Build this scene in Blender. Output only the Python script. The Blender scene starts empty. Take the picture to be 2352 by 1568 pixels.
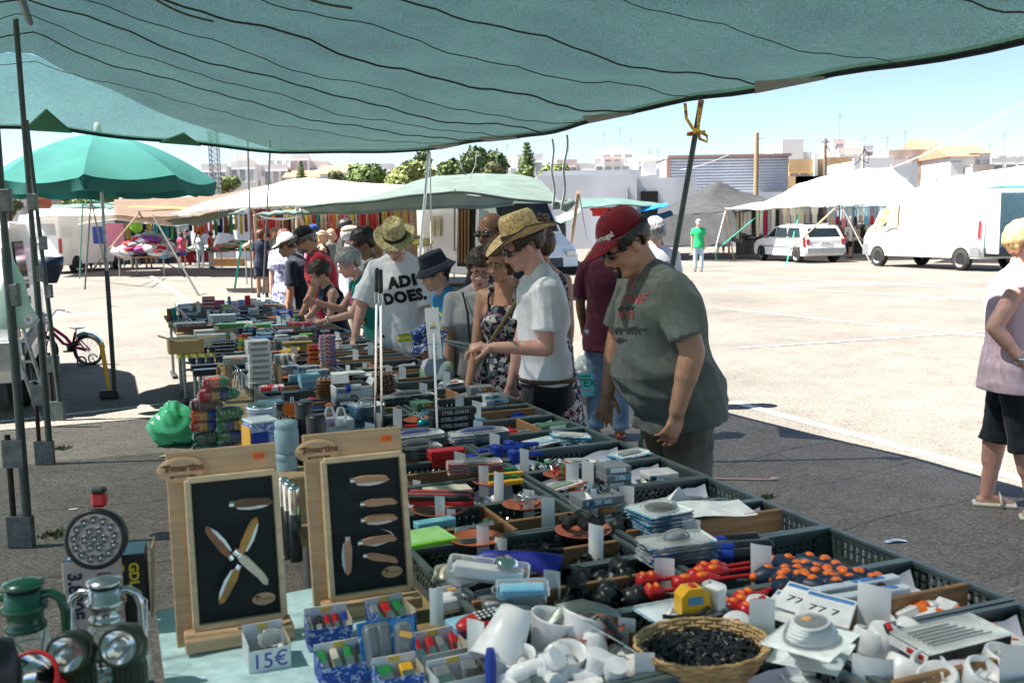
import bpy,bmesh,math,random
import numpy as np
from mathutils import Matrix,Vector,Euler
from mathutils.bvhtree import BVHTree
random.seed(7);rng=np.random.default_rng(7)
S=bpy.context.scene
COL=S.collection
rad=math.radians;pi=math.pi
# ---- camera, world, sun, exposure
PITCH,ROLL,CH,FPX=rad(6.67),0.018,1.70,2300.0
cam_d=bpy.data.cameras.new('camera');cam=bpy.data.objects.new('camera',cam_d);COL.objects.link(cam)
cam_d.sensor_width=36;cam_d.lens=FPX/2352*36;cam_d.clip_end=2500;cam_d.clip_start=.05
CF=Vector((0,math.cos(PITCH),-math.sin(PITCH)))
_u0=Vector((0,math.sin(PITCH),math.cos(PITCH)));_r0=Vector((1,0,0))
CR=math.cos(ROLL)*_r0-math.sin(ROLL)*_u0
CU=math.cos(ROLL)*_u0+math.sin(ROLL)*_r0
cam.matrix_world=Matrix(((CR.x,CU.x,-CF.x,0),(CR.y,CU.y,-CF.y,0),(CR.z,CU.z,-CF.z,CH),(0,0,0,1)))
cam_d.dof.use_dof=True;cam_d.dof.focus_distance=6.2;cam_d.dof.aperture_fstop=6.3
S.camera=cam
W=bpy.data.worlds.new('World');S.world=W;W.use_nodes=True
_nt=W.node_tree;_sky=_nt.nodes.new('ShaderNodeTexSky');_sky.sky_type='NISHITA';_sky.sun_disc=False
LDIR=Vector((0.62,0.055,-1.0)).normalized()
_sky.sun_elevation=math.asin(-LDIR.z);_sky.sun_rotation=math.atan2(-LDIR.x,-LDIR.y)
_sky.air_density=.8;_sky.dust_density=.4;_sky.ozone_density=1.5
_nt.links.new(_sky.outputs[0],_nt.nodes['Background'].inputs[0]);_nt.nodes['Background'].inputs[1].default_value=0.05
sun_d=bpy.data.lights.new('sun','SUN');sun_d.energy=4.8;sun_d.angle=rad(.53);sun_d.color=(1,.95,.86)
sun=bpy.data.objects.new('sun',sun_d);COL.objects.link(sun);sun.location=(-20,0,30)
sun.rotation_euler=LDIR.to_track_quat('-Z','Y').to_euler()
S.view_settings.view_transform='Standard';S.view_settings.look='None';S.view_settings.gamma=1
S.view_settings.use_curve_mapping=False
S.view_settings.exposure=2.15
S.cycles.max_bounces=7;S.cycles.transparent_max_bounces=16;S.cycles.caustics_reflective=False;S.cycles.caustics_refractive=False
# ---- photograph <-> place
def ray(px,py):
 return CF+CR*((px-1176)/FPX)+CU*((784-py)/FPX)
def at_z(px,py,z=0.0):
 r=ray(px,py);t=(z-CH)/r.z;return Vector((r.x*t,r.y*t,z))
def at_d(px,py,d):
 r=ray(px,py);t=d/r.y;return Vector((r.x*t,d,CH+r.z*t))
TC,TS=math.cos(rad(21.9)),math.sin(rad(21.9))
def uv(u,v,z=0.0):return Vector((TC*u-TS*v,TS*u+TC*v,z))
def to_uv(p):return(TC*p.x+TS*p.y,-TS*p.x+TC*p.y)
TROT=rad(21.9)
# ---- mesh builder
class MB:
 def __init__(self):self.v=[];self.f=[];self.m=[];self.s=[];self.M=None;self.mi=0;self.sm=False
 def add(self,vs,fs,mi=None,sm=None):
  o=len(self.v)
  if self.M is not None:vs=[self.M@Vector(p)for p in vs]
  self.v.extend([tuple(p)for p in vs])
  mi=self.mi if mi is None else mi;sm=self.sm if sm is None else sm
  for f in fs:self.f.append([i+o for i in f]);self.m.append(mi);self.s.append(sm)
  return self
 def box(self,c,s,R=None,mi=None,ch=0):
  x,y,z=s[0]/2,s[1]/2,s[2]/2;c=Vector(c)
  if ch<=0:
   vs=[Vector((a*x,b*y,d*z))for a in(-1,1)for b in(-1,1)for d in(-1,1)]
   fs=[(0,1,3,2),(4,6,7,5),(0,4,5,1),(2,3,7,6),(0,2,6,4),(1,5,7,3)]
  else:
   ch=min(ch,x*.9,y*.9,z*.9);vs=[];ix={}
   for a in(-1,1):
    for b in(-1,1):
     for d in(-1,1):
      for k in range(3):
       p=[a*x,b*y,d*z]
       for j in range(3):
        if j!=k:p[j]-=(a,b,d)[j]*ch
       ix[a,b,d,k]=len(vs);vs.append(Vector(p))
   I=ix;fs=[]
   for k in range(3):
    i,j=(k+1)%3,(k+2)%3
    for sgn in(-1,1):
     q=[]
     for(p1,p2)in((-1,-1),(1,-1),(1,1),(-1,1)):
      t=[0]*3;t[k]=sgn;t[i]=p1;t[j]=p2;q.append(I[t[0],t[1],t[2],k])
     fs.append(q if sgn>0 else q[::-1])
    for p1 in(-1,1):
     for p2 in(-1,1):
      t0=[0]*3;t1=[0]*3;t0[k]=-1;t1[k]=1;t0[i]=t1[i]=p1;t0[j]=t1[j]=p2
      q=[I[(*t0,i)],I[(*t1,i)],I[(*t1,j)],I[(*t0,j)]]
      fs.append(q[::-1]if p1*p2>0 else q)
   for a in(-1,1):
    for b in(-1,1):
     for d in(-1,1):
      q=[I[a,b,d,0],I[a,b,d,1],I[a,b,d,2]];fs.append(q if a*b*d>0 else q[::-1])
  if R is not None:vs=[R@p for p in vs]
  return self.add([p+c for p in vs],fs,mi,False)
 def tube(self,pts,r,n=8,mi=None,caps=True,sm=True,flat=1.0):
  pts=[Vector(p)for p in pts];k=len(pts);rs=r if isinstance(r,(list,tuple))else[r]*k
  vs=[];fs=[];pu=None
  for i,p in enumerate(pts):
   d=(pts[min(i+1,k-1)]-pts[max(i-1,0)]);d=d.normalized()if d.length>1e-9 else Vector((0,0,1))
   if pu is None:pu=d.orthogonal().normalized()if abs(d.z)<.9 else Vector((1,0,0))
   pu=(pu-d*pu.dot(d));pu=pu.normalized()if pu.length>1e-6 else d.orthogonal().normalized()
   w=d.cross(pu)
   for j in range(n):
    a=2*pi*j/n;vs.append(p+pu*(math.cos(a)*rs[i])+w*(math.sin(a)*rs[i]*flat))
  for i in range(k-1):
   for j in range(n):
    a=i*n+j;b=i*n+(j+1)%n;fs.append((a,b,b+n,a+n))
  self.add(vs,fs,mi,sm)
  if caps:self.add(vs[:n],[list(range(n))[::-1]],mi,False);self.add(vs[-n:],[list(range(n))],mi,False)
  return self
 def lathe(self,prof,n=24,mi=None,c=(0,0,0),R=None,sm=True,sx=1,sy=1):
  c=Vector(c);vs=[];fs=[]
  for(r,z)in prof:
   for j in range(n):
    a=2*pi*j/n;p=Vector((r*math.cos(a)*sx,r*math.sin(a)*sy,z));vs.append(c+(R@p if R is not None else p))
  for i in range(len(prof)-1):
   for j in range(n):
    a=i*n+j;b=i*n+(j+1)%n;fs.append((a,b,b+n,a+n))
  return self.add(vs,fs,mi,sm)
 def ell(self,c,r,R=None,n=12,k=8,mi=None,fn=None):
  r=r if isinstance(r,(list,tuple))else(r,r,r);c=Vector(c);vs=[];fs=[]
  for i in range(k+1):
   t=pi*i/k
   for j in range(n):
    a=2*pi*j/n;d=Vector((math.sin(t)*math.cos(a),math.sin(t)*math.sin(a),-math.cos(t)))
    p=Vector((d.x*r[0],d.y*r[1],d.z*r[2]))
    if fn:p=p*fn(d)
    vs.append(c+(R@p if R is not None else p))
  for i in range(k):
   for j in range(n):
    a=i*n+j;b=i*n+(j+1)%n;fs.append((a,b,b+n,a+n))
  return self.add(vs,fs,mi,True)
 def grid(self,fn,nu,nv,mi=None,sm=True,closed=False):
  vs=[fn(i/nu,j/nv)for j in range(nv+1)for i in range(nu+1)]
  fs=[(j*(nu+1)+i,j*(nu+1)+i+1,(j+1)*(nu+1)+i+1,(j+1)*(nu+1)+i)for j in range(nv)for i in range(nu)]
  return self.add(vs,fs,mi,sm)
 def prism(self,poly,d0,d1,M=None,mi=None,sm=False):
  n=len(poly);vs=[Vector((p[0],p[1],d0))for p in poly]+[Vector((p[0],p[1],d1))for p in poly]
  if M is not None:vs=[M@p for p in vs]
  fs=[list(range(n))[::-1],list(range(n,2*n))]+[(i,(i+1)%n,n+(i+1)%n,n+i)for i in range(n)]
  return self.add(vs,fs,mi,sm)
 def cap(self,p0,p1,r0,r1,n=12,flat0=False,flat1=False,ax=None,e=1.0,mi=None):
  """tapered capsule; e squashes the section along the axis ax"""
  p0=Vector(p0);p1=Vector(p1);d=(p1-p0);L=d.length;d=d/L if L>1e-9 else Vector((0,0,1))
  a=Vector(ax)if ax is not None else d.orthogonal();a=a-d*a.dot(d);a=a.normalized()if a.length>1e-6 else d.orthogonal().normalized()
  b=d.cross(a);rings=[]
  if not flat0:rings+=[(-r0*math.cos(t),r0*math.sin(t))for t in(.05,.5,1.05)]
  else:rings+=[(0,.001)]
  rings+=[(0,r0),(L,r1)]
  if not flat1:rings+=[(L+r1*math.cos(t),r1*math.sin(t))for t in(1.05,.5,.05)]
  else:rings+=[(L,.001)]
  vs=[];fs=[]
  for(t,r)in rings:
   for j in range(n):
    q=2*pi*j/n;vs.append(p0+d*t+a*(r*e*math.cos(q))+b*(r*math.sin(q)))
  for i in range(len(rings)-1):
   for j in range(n):
    x=i*n+j;y=i*n+(j+1)%n;fs.append((x,y,y+n,x+n))
  fs+=[list(range(n))[::-1],[len(vs)-n+j for j in range(n)]]
  return self.add(vs,fs,mi,True)
 def loft(self,secs,n=20,mi=None,caps=True):
  """secs: (center, halfwidth, halfdepth, xaxis, yaxis)"""
  vs=[];fs=[]
  for(c,w,h,X,Y)in secs:
   for j in range(n):
    a=2*pi*j/n;vs.append(Vector(c)+X*(w*math.cos(a))+Y*(h*math.sin(a)))
  for i in range(len(secs)-1):
   for j in range(n):
    x=i*n+j;y=i*n+(j+1)%n;fs.append((x,y,y+n,x+n))
  if caps:fs+=[list(range(n))[::-1],[len(vs)-n+j for j in range(n)]]
  return self.add(vs,fs,mi,True)
 def mesh(self,name):
  me=bpy.data.meshes.new(name);me.from_pydata(self.v,[],self.f);n=len(self.f)
  me.polygons.foreach_set('material_index',self.m);me.polygons.foreach_set('use_smooth',self.s);me.update();return me
 def build(self,name,mats,parent=None,loc=None,rz=None):
  return link(name,self.mesh(name),mats,parent,loc,rz)
def link(name,me,mats,parent=None,loc=None,rz=None):
 for m in(mats if isinstance(mats,(list,tuple))else[mats]):me.materials.append(m)
 return put(name,me,parent,loc,rz)
def put(name,me,parent=None,loc=None,rz=None):
 o=bpy.data.objects.new(name,me);COL.objects.link(o)
 if parent is not None:o.parent=parent
 if loc is not None:o.location=loc
 if rz is not None:o.rotation_euler=(0,0,rz)if not isinstance(rz,(tuple,Euler))else rz
 return o
def tag(o,label=None,cat=None,group=None,kind=None):
 if label:o['label']=label
 if cat:o['category']=cat
 if group:o['group']=group
 if kind:o['kind']=kind
 return o
def thing(name,label,cat,loc=(0,0,0),rz=0,group=None):
 o=put(name,None,None,loc,rz);o.empty_display_size=.1;return tag(o,label,cat,group)
def dup(root,loc=None,rz=None,label=None,group=None,scale=None):
 r=root.copy();COL.objects.link(r)
 if loc is not None:r.location=loc
 if rz is not None:r.rotation_euler=(0,0,rz)if not isinstance(rz,(tuple,Euler))else rz
 if scale is not None:r.scale=scale
 if label:r['label']=label
 if group:r['group']=group
 for ch in root.children:
  c=ch.copy();COL.objects.link(c);c.parent=r
  for g in ch.children:
   d=g.copy();COL.objects.link(d);d.parent=c
 return r
RX=lambda a:Matrix.Rotation(a,3,'X')
RY=lambda a:Matrix.Rotation(a,3,'Y')
RZ=lambda a:Matrix.Rotation(a,3,'Z')
def lerp(a,b,t):return a+(b-a)*t
def sstep(a,b,x):
 t=min(1,max(0,(x-a)/(b-a)));return t*t*(3-2*t)
 # ---- materials
MAT={}
def mat(name,rgb,rough=.6,metal=0,var=.12,vs=14,bump=0,bs=60,spec=.5,coat=0,trans=0,alpha=1,sheen=0,rnd=0,rgb2=None,stretch=None,ior=1.45,sub=0):
 if name in MAT:return MAT[name]
 m=bpy.data.materials.new(name);MAT[name]=m;m.use_nodes=True;nt=m.node_tree;N=nt.nodes;L=nt.links;b=N['Principled BSDF']
 b.inputs['Roughness'].default_value=rough;b.inputs['Metallic'].default_value=metal
 b.inputs['Specular IOR Level'].default_value=spec;b.inputs['Coat Weight'].default_value=coat;b.inputs['IOR'].default_value=ior
 b.inputs['Transmission Weight'].default_value=trans;b.inputs['Alpha'].default_value=alpha;b.inputs['Sheen Weight'].default_value=sheen
 tc=N.new('ShaderNodeTexCoord');vec=tc.outputs['Object']
 if stretch:
  mp=N.new('ShaderNodeMapping');mp.inputs['Scale'].default_value=stretch;L.new(vec,mp.inputs['Vector']);vec=mp.outputs[0]
 no=N.new('ShaderNodeTexNoise');no.inputs['Scale'].default_value=vs;no.inputs['Detail'].default_value=5;L.new(vec,no.inputs['Vector'])
 mx=N.new('ShaderNodeMix');mx.data_type='RGBA'
 c1=[max(0,c*(1-var))for c in rgb];c2=[min(1,c*(1+var))for c in(rgb2 or rgb)]
 mx.inputs[6].default_value=(*c1,1);mx.inputs[7].default_value=(*c2,1)
 rp=N.new('ShaderNodeMapRange');rp.inputs[1].default_value=.3;rp.inputs[2].default_value=.7;L.new(no.outputs[0],rp.inputs[0]);L.new(rp.outputs[0],mx.inputs[0])
 out=mx.outputs[2]
 if rnd:
  oi=N.new('ShaderNodeObjectInfo');hs=N.new('ShaderNodeHueSaturation');r2=N.new('ShaderNodeMapRange');r2.inputs[3].default_value=1-rnd;r2.inputs[4].default_value=1+rnd
  L.new(oi.outputs['Random'],r2.inputs[0]);L.new(r2.outputs[0],hs.inputs['Value']);L.new(out,hs.inputs['Color']);out=hs.outputs[0]
 L.new(out,b.inputs['Base Color'])
 if bump:
  n2=N.new('ShaderNodeTexNoise');n2.inputs['Scale'].default_value=bs;n2.inputs['Detail'].default_value=4;L.new(vec,n2.inputs['Vector'])
  bp=N.new('ShaderNodeBump');bp.inputs['Strength'].default_value=bump;bp.inputs['Distance'].default_value=.01;L.new(n2.outputs[0],bp.inputs['Height']);L.new(bp.outputs[0],b.inputs['Normal'])
 return m
def cells(name,cols,scale=40,rough=.8,base=None,stretch=None,rnd=1.0):
 """print of coloured patches: Voronoi cells picking from a colour list"""
 if name in MAT:return MAT[name]
 m=bpy.data.materials.new(name);MAT[name]=m;m.use_nodes=True;nt=m.node_tree;N=nt.nodes;L=nt.links;b=N['Principled BSDF']
 b.inputs['Roughness'].default_value=rough;b.inputs['Specular IOR Level'].default_value=.2
 tc=N.new('ShaderNodeTexCoord');mp=N.new('ShaderNodeMapping');mp.inputs['Scale'].default_value=stretch or(1,1,1);L.new(tc.outputs['Object'],mp.inputs[0])
 no=N.new('ShaderNodeTexNoise');no.inputs['Scale'].default_value=scale*.6;L.new(mp.outputs[0],no.inputs['Vector'])
 ad=N.new('ShaderNodeMix');ad.data_type='VECTOR';ad.inputs[0].default_value=.06;L.new(mp.outputs[0],ad.inputs[4]);L.new(no.outputs['Color'],ad.inputs[5])
 vo=N.new('ShaderNodeTexVoronoi');vo.inputs['Scale'].default_value=scale;vo.inputs['Randomness'].default_value=rnd;L.new(ad.outputs[1],vo.inputs['Vector'])
 sp=N.new('ShaderNodeSeparateColor');L.new(vo.outputs['Color'],sp.inputs[0])
 cr=N.new('ShaderNodeValToRGB');cr.color_ramp.interpolation='CONSTANT';e=cr.color_ramp.elements
 while len(e)<len(cols):e.new(.5)
 for i,c in enumerate(cols):e[i].position=i/len(cols);e[i].color=(*c,1)
 L.new(sp.outputs[0],cr.inputs[0]);L.new(cr.outputs[0],b.inputs['Base Color'])
 return m
def glassy(name,rgb=(.9,.95,.95),rough=.05,mixf=.25):
 """thin clear film or plastic: mostly see-through, glossy"""
 if name in MAT:return MAT[name]
 m=bpy.data.materials.new(name);MAT[name]=m;m.use_nodes=True;nt=m.node_tree;N=nt.nodes;L=nt.links;b=N['Principled BSDF']
 b.inputs['Base Color'].default_value=(*rgb,1);b.inputs['Roughness'].default_value=rough
 no=N.new('ShaderNodeTexNoise');no.inputs['Scale'].default_value=35;bp=N.new('ShaderNodeBump');bp.inputs['Strength'].default_value=.35;bp.inputs['Distance'].default_value=.01
 tc=N.new('ShaderNodeTexCoord');L.new(tc.outputs['Object'],no.inputs['Vector']);L.new(no.outputs[0],bp.inputs['Height']);L.new(bp.outputs[0],b.inputs['Normal'])
 t=N.new('ShaderNodeBsdfTransparent');t.inputs[0].default_value=(*[min(1,c*1.05)for c in rgb],1);fr=N.new('ShaderNodeFresnel');fr.inputs[0].default_value=1.5
 ma=N.new('ShaderNodeMath');ma.operation='ADD';ma.inputs[1].default_value=mixf;L.new(fr.outputs[0],ma.inputs[0])
 mx=N.new('ShaderNodeMixShader');L.new(ma.outputs[0],mx.inputs[0]);L.new(t.outputs[0],mx.inputs[1]);L.new(b.outputs[0],mx.inputs[2]);L.new(mx.outputs[0],N['Material Output'].inputs[0])
 return m
def cloth_sheet(name,rgb,trans_rgb,see=.0,weave=0,rough=.8):
 """thin fabric that lets light through: diffuse + translucent + a fraction of open mesh"""
 if name in MAT:return MAT[name]
 m=bpy.data.materials.new(name);MAT[name]=m;m.use_nodes=True;nt=m.node_tree;N=nt.nodes;L=nt.links
 N.remove(N['Principled BSDF'])
 tc=N.new('ShaderNodeTexCoord');no=N.new('ShaderNodeTexNoise');no.inputs['Scale'].default_value=2.2;no.inputs['Detail'].default_value=6;L.new(tc.outputs['Object'],no.inputs['Vector'])
 mr=N.new('ShaderNodeMapRange');mr.inputs[1].default_value=.25;mr.inputs[2].default_value=.75;mr.inputs[3].default_value=.8;mr.inputs[4].default_value=1.2;L.new(no.outputs[0],mr.inputs[0]);val=mr.outputs[0]
 if weave:
  m3=N.new('ShaderNodeMapping');m3.inputs['Scale'].default_value=(130,45,130);m3.inputs['Rotation'].default_value=(0,0,-TROT);L.new(tc.outputs['Object'],m3.inputs[0]);n3=N.new('ShaderNodeTexNoise');n3.inputs['Scale'].default_value=1;n3.inputs['Detail'].default_value=3;L.new(m3.outputs[0],n3.inputs['Vector']);r3=N.new('ShaderNodeMapRange');r3.inputs[1].default_value=.3;r3.inputs[2].default_value=.72;r3.inputs[3].default_value=.6;r3.inputs[4].default_value=1.55;L.new(n3.outputs[0],r3.inputs[0]);k3=N.new('ShaderNodeMath');k3.operation='MULTIPLY';L.new(r3.outputs[0],k3.inputs[0]);L.new(val,k3.inputs[1]);val=k3.outputs[0]  # fine streaks in the colour imitate light sparkling through the net
 def col(c):
  h=N.new('ShaderNodeHueSaturation');h.inputs['Color'].default_value=(*c,1);L.new(val,h.inputs['Value']);return h.outputs[0]
 d=N.new('ShaderNodeBsdfDiffuse');L.new(col(rgb),d.inputs[0]);t=N.new('ShaderNodeBsdfTranslucent');L.new(col(trans_rgb),t.inputs[0])
 a=N.new('ShaderNodeAddShader');L.new(d.outputs[0],a.inputs[0]);L.new(t.outputs[0],a.inputs[1]);out=a.outputs[0]
 if see>0:
  tr=N.new('ShaderNodeBsdfTransparent');tr.inputs[0].default_value=(1,1,1,1);mx=N.new('ShaderNodeMixShader')
  if weave:
   mp=N.new('ShaderNodeMapping');mp.inputs['Scale'].default_value=(weave,weave*.4,weave);mp.inputs['Rotation'].default_value=(0,0,-TROT);L.new(tc.outputs['Object'],mp.inputs[0])
   n2=N.new('ShaderNodeTexNoise');n2.inputs['Scale'].default_value=1;n2.inputs['Detail'].default_value=2;L.new(mp.outputs[0],n2.inputs['Vector'])
   r2=N.new('ShaderNodeMapRange');r2.inputs[1].default_value=.48;r2.inputs[2].default_value=.78;r2.inputs[3].default_value=see*.35;r2.inputs[4].default_value=see*4.5;L.new(n2.outputs[0],r2.inputs[0]);L.new(r2.outputs[0],mx.inputs[0])
  else:mx.inputs[0].default_value=see
  L.new(out,mx.inputs[1]);L.new(tr.outputs[0],mx.inputs[2]);out=mx.outputs[0]
 L.new(out,N['Material Output'].inputs[0]);return m
plastic=lambda n,c,r=.4:mat('plastic_'+n,c,r,var=.06)
P_black=plastic('black',(.013,.015,.017),.38);P_white=plastic('white',(.78,.78,.78),.35);P_red=plastic('red',(.52,.018,.02),.35)
P_orange=plastic('orange',(.85,.17,.015),.4);P_blue=plastic('blue',(.012,.045,.33),.35);P_green=plastic('green',(.02,.26,.07),.4)
P_yellow=plastic('yellow',(.85,.45,.02),.35);P_navy=plastic('navy',(.012,.025,.06),.45);P_teal=plastic('teal',(.02,.3,.38),.35)
P_pink=plastic('pink',(.75,.12,.3),.4);P_sky=plastic('sky',(.2,.55,.75),.4);P_lime=plastic('lime',(.3,.75,.06),.4);P_purple=plastic('purple',(.2,.06,.4),.4)
P_grey=plastic('grey',(.22,.24,.25),.45);P_cream=plastic('cream',(.7,.64,.5),.5);P_brown=plastic('brown',(.16,.06,.03),.5)
crate_m=mat('crate_plastic',(.055,.08,.08),.42,var=.12,vs=9)
steel=mat('steel',(.62,.63,.64),.25,1,var=.1);zinc=mat('galvanised_steel',(.34,.37,.37),.45,.8,var=.25,vs=22,bump=.1)
pole_m=mat('painted_pole',(.055,.075,.07),.5,.3,var=.25,vs=18,bump=.1);chrome=mat('chrome',(.8,.8,.8),.08,1,var=.02)
rubber=mat('rubber',(.02,.02,.02),.8,var=.2);dark=mat('dark_void',(.008,.008,.008),.9)
paper=mat('paper',(.83,.83,.81),.8,var=.04,rnd=.06);wood=mat('wood',(.29,.155,.065),.65,var=.3,vs=6,stretch=(1,14,14),bump=.1)
palewood=mat('pale_wood',(.54,.36,.21),.6,var=.14,vs=5,stretch=(2,2,16),bump=.05);terracotta=mat('terracotta',(.46,.13,.06),.5,var=.14,vs=20)
white_paint=mat('white_paint',(.82,.82,.82),.3,var=.03,vs=3,coat=.4);carglass=mat('car_glass',(.02,.03,.035),.06,var=.1,spec=.8)
clear=glassy('clear_plastic',(.93,.96,.96),.06,.06);film=glassy('plastic_film',(.93,.96,.95),.1,.05);lampglass=glassy('lamp_glass',(.9,.94,.92),.03,.06)
card_m=mat('cardboard',(.42,.3,.17),.8,var=.12,vs=8)
rope_white=mat('rope_white',(.66,.64,.58),.9,var=.15);rope_green=mat('rope_green',(.03,.42,.3),.7,var=.15);cord_dark=mat('cord_dark',(.03,.035,.035),.9)
rope_yellow=cells('rope_yellow',[(.7,.5,.05),(.7,.5,.05),(.3,.04,.05)],90)
WS=bpy.data.scenes.new('workbench')
def evaluated(o):
 WS.collection.objects.link(o)
 with bpy.context.temp_override(scene=WS,view_layer=WS.view_layers[0]):me=bpy.data.meshes.new_from_object(o.evaluated_get(bpy.context.evaluated_depsgraph_get()))
 return me
def text_mesh(s,size,bold=0.0,extrude=0.0,space=1.0):
 cu=bpy.data.curves.new('t','FONT');cu.body=s;cu.size=size;cu.align_x='CENTER';cu.align_y='CENTER';cu.extrude=extrude;cu.offset=bold;cu.resolution_u=3;cu.space_character=space
 o=bpy.data.objects.new('t',cu);me=evaluated(o)
 bpy.data.objects.remove(o);bpy.data.curves.remove(cu);return me
def lettering(s,size,m,parent,M,bold=0.0):
 """flat lettering, text plane XY of the 4x4 M in parent's space"""
 me=text_mesh(s,size,bold);me.transform(M);me.name='lettering'
 return link('lettering',me,m,parent)
def frame(origin,x,y):
 x=Vector(x).normalized();z=x.cross(Vector(y)).normalized();y=z.cross(x)
 return Matrix(((x.x,y.x,z.x,origin[0]),(x.y,y.y,z.y,origin[1]),(x.z,y.z,z.z,origin[2]),(0,0,0,1)))
ink_black=mat('ink_black',(.01,.01,.012),.8,var=.02);ink_white=mat('ink_white',(.8,.8,.8),.8,var=.02);ink_red=mat('ink_red',(.5,.02,.03),.8,var=.02);ink_blue=mat('ink_blue',(.03,.06,.35),.7,var=.02)
ink_brown=mat('ink_brown',(.19,.07,.025),.8,var=.1);ink_yellow=mat('ink_yellow',(.8,.62,.05),.7,var=.02);ink_green=mat('ink_green',(.01,.22,.1),.7,var=.02)
# ---- ground
def asphalt():
 m=bpy.data.materials.new('asphalt');m.use_nodes=True;nt=m.node_tree;N=nt.nodes;L=nt.links;b=N['Principled BSDF'];b.inputs['Roughness'].default_value=.92;b.inputs['Specular IOR Level'].default_value=.25
 tc=N.new('ShaderNodeTexCoord')
 def noise(s,d=4,r=.6):
  n=N.new('ShaderNodeTexNoise');n.inputs['Scale'].default_value=s;n.inputs['Detail'].default_value=d;n.inputs['Roughness'].default_value=r;L.new(tc.outputs['Object'],n.inputs['Vector']);return n.outputs[0]
 def ramp(x,a,b_,c,d):
  r=N.new('ShaderNodeMapRange');r.inputs[1].default_value=a;r.inputs[2].default_value=b_;r.inputs[3].default_value=c;r.inputs[4].default_value=d;L.new(x,r.inputs[0]);return r.outputs[0]
 v=N.new('ShaderNodeTexVoronoi');v.inputs['Scale'].default_value=95;L.new(tc.outputs['Object'],v.inputs['Vector'])
 sp=N.new('ShaderNodeSeparateColor');L.new(v.outputs['Color'],sp.inputs[0])
 a=ramp(sp.outputs[0],0,1,.62,1.38);f=ramp(noise(55,3),.3,.7,.72,1.28);g=ramp(noise(.35,6),.28,.72,.74,1.2);h=ramp(noise(2.3,5,.7),.3,.75,1.14,.8)
 def mul(x,y):
  k=N.new('ShaderNodeMath');k.operation='MULTIPLY';L.new(x,k.inputs[0]);L.new(y,k.inputs[1]);return k.outputs[0]
 val=mul(mul(a,f),mul(g,h))
 hs=N.new('ShaderNodeHueSaturation');hs.inputs['Color'].default_value=(.172,.158,.138,1);L.new(val,hs.inputs['Value']);L.new(hs.outputs[0],b.inputs['Base Color'])
 bp=N.new('ShaderNodeBump');bp.inputs['Strength'].default_value=.5;bp.inputs['Distance'].default_value=.006;L.new(v.outputs['Distance'],bp.inputs['Height']);L.new(bp.outputs[0],b.inputs['Normal'])
 return m
g=MB();g.grid(lambda s,t:Vector((lerp(-500,500,s),lerp(-60,900,t),0)),2,2)
tag(g.build('ground',asphalt()),kind='structure')
def paint_lines():
 m=mat('road_paint',(.62,.61,.58),.85,var=.12,vs=30)
 nt=m.node_tree;N=nt.nodes;L=nt.links;n=N.new('ShaderNodeTexNoise');n.inputs['Scale'].default_value=38;n.inputs['Detail'].default_value=6;n.inputs['Roughness'].default_value=.75
 tc=N.new('ShaderNodeTexCoord');L.new(tc.outputs['Object'],n.inputs['Vector']);r=N.new('ShaderNodeMapRange');r.inputs[1].default_value=.36;r.inputs[2].default_value=.46;L.new(n.outputs[0],r.inputs[0]);L.new(r.outputs[0],N['Principled BSDF'].inputs['Alpha'])
 segs=[((1690,925),(2352,1102),.11,-.02,1.5),((0,969),(440,921),.07,-.3,.2),((368,648),(452,705),.12,-.5,.35),((1657,654),(1952,671),.1,0,3),((1660,664),(1952,655),.09,0,1.6),((1655,632),(2090,655),.1,0,1.2),((1671,710),(1952,740),.1,-.1,1.6),((1650,607),(2000,612),.1,0,1),((1700,800),(2330,758),.08,0,.4),((90,727),(330,712),.08,0,1),((700,640),(1000,700),.09,-.5,.3)]
 for k,(a,b,w,e0,e1)in enumerate(segs):
  p,q=at_z(*a,0),at_z(*b,0);d=q-p;p=p+d*e0;q=q+d*e1;d=(q-p).normalized();n=Vector((-d.y,d.x,0))*w/2;z=Vector((0,0,.004+.0007*k));b_=MB()
  b_.add([p-n+z,p+n+z,q+n+z,q-n+z],[(0,3,2,1)]);tag(b_.build('painted_line',m),kind='structure')
paint_lines()
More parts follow.
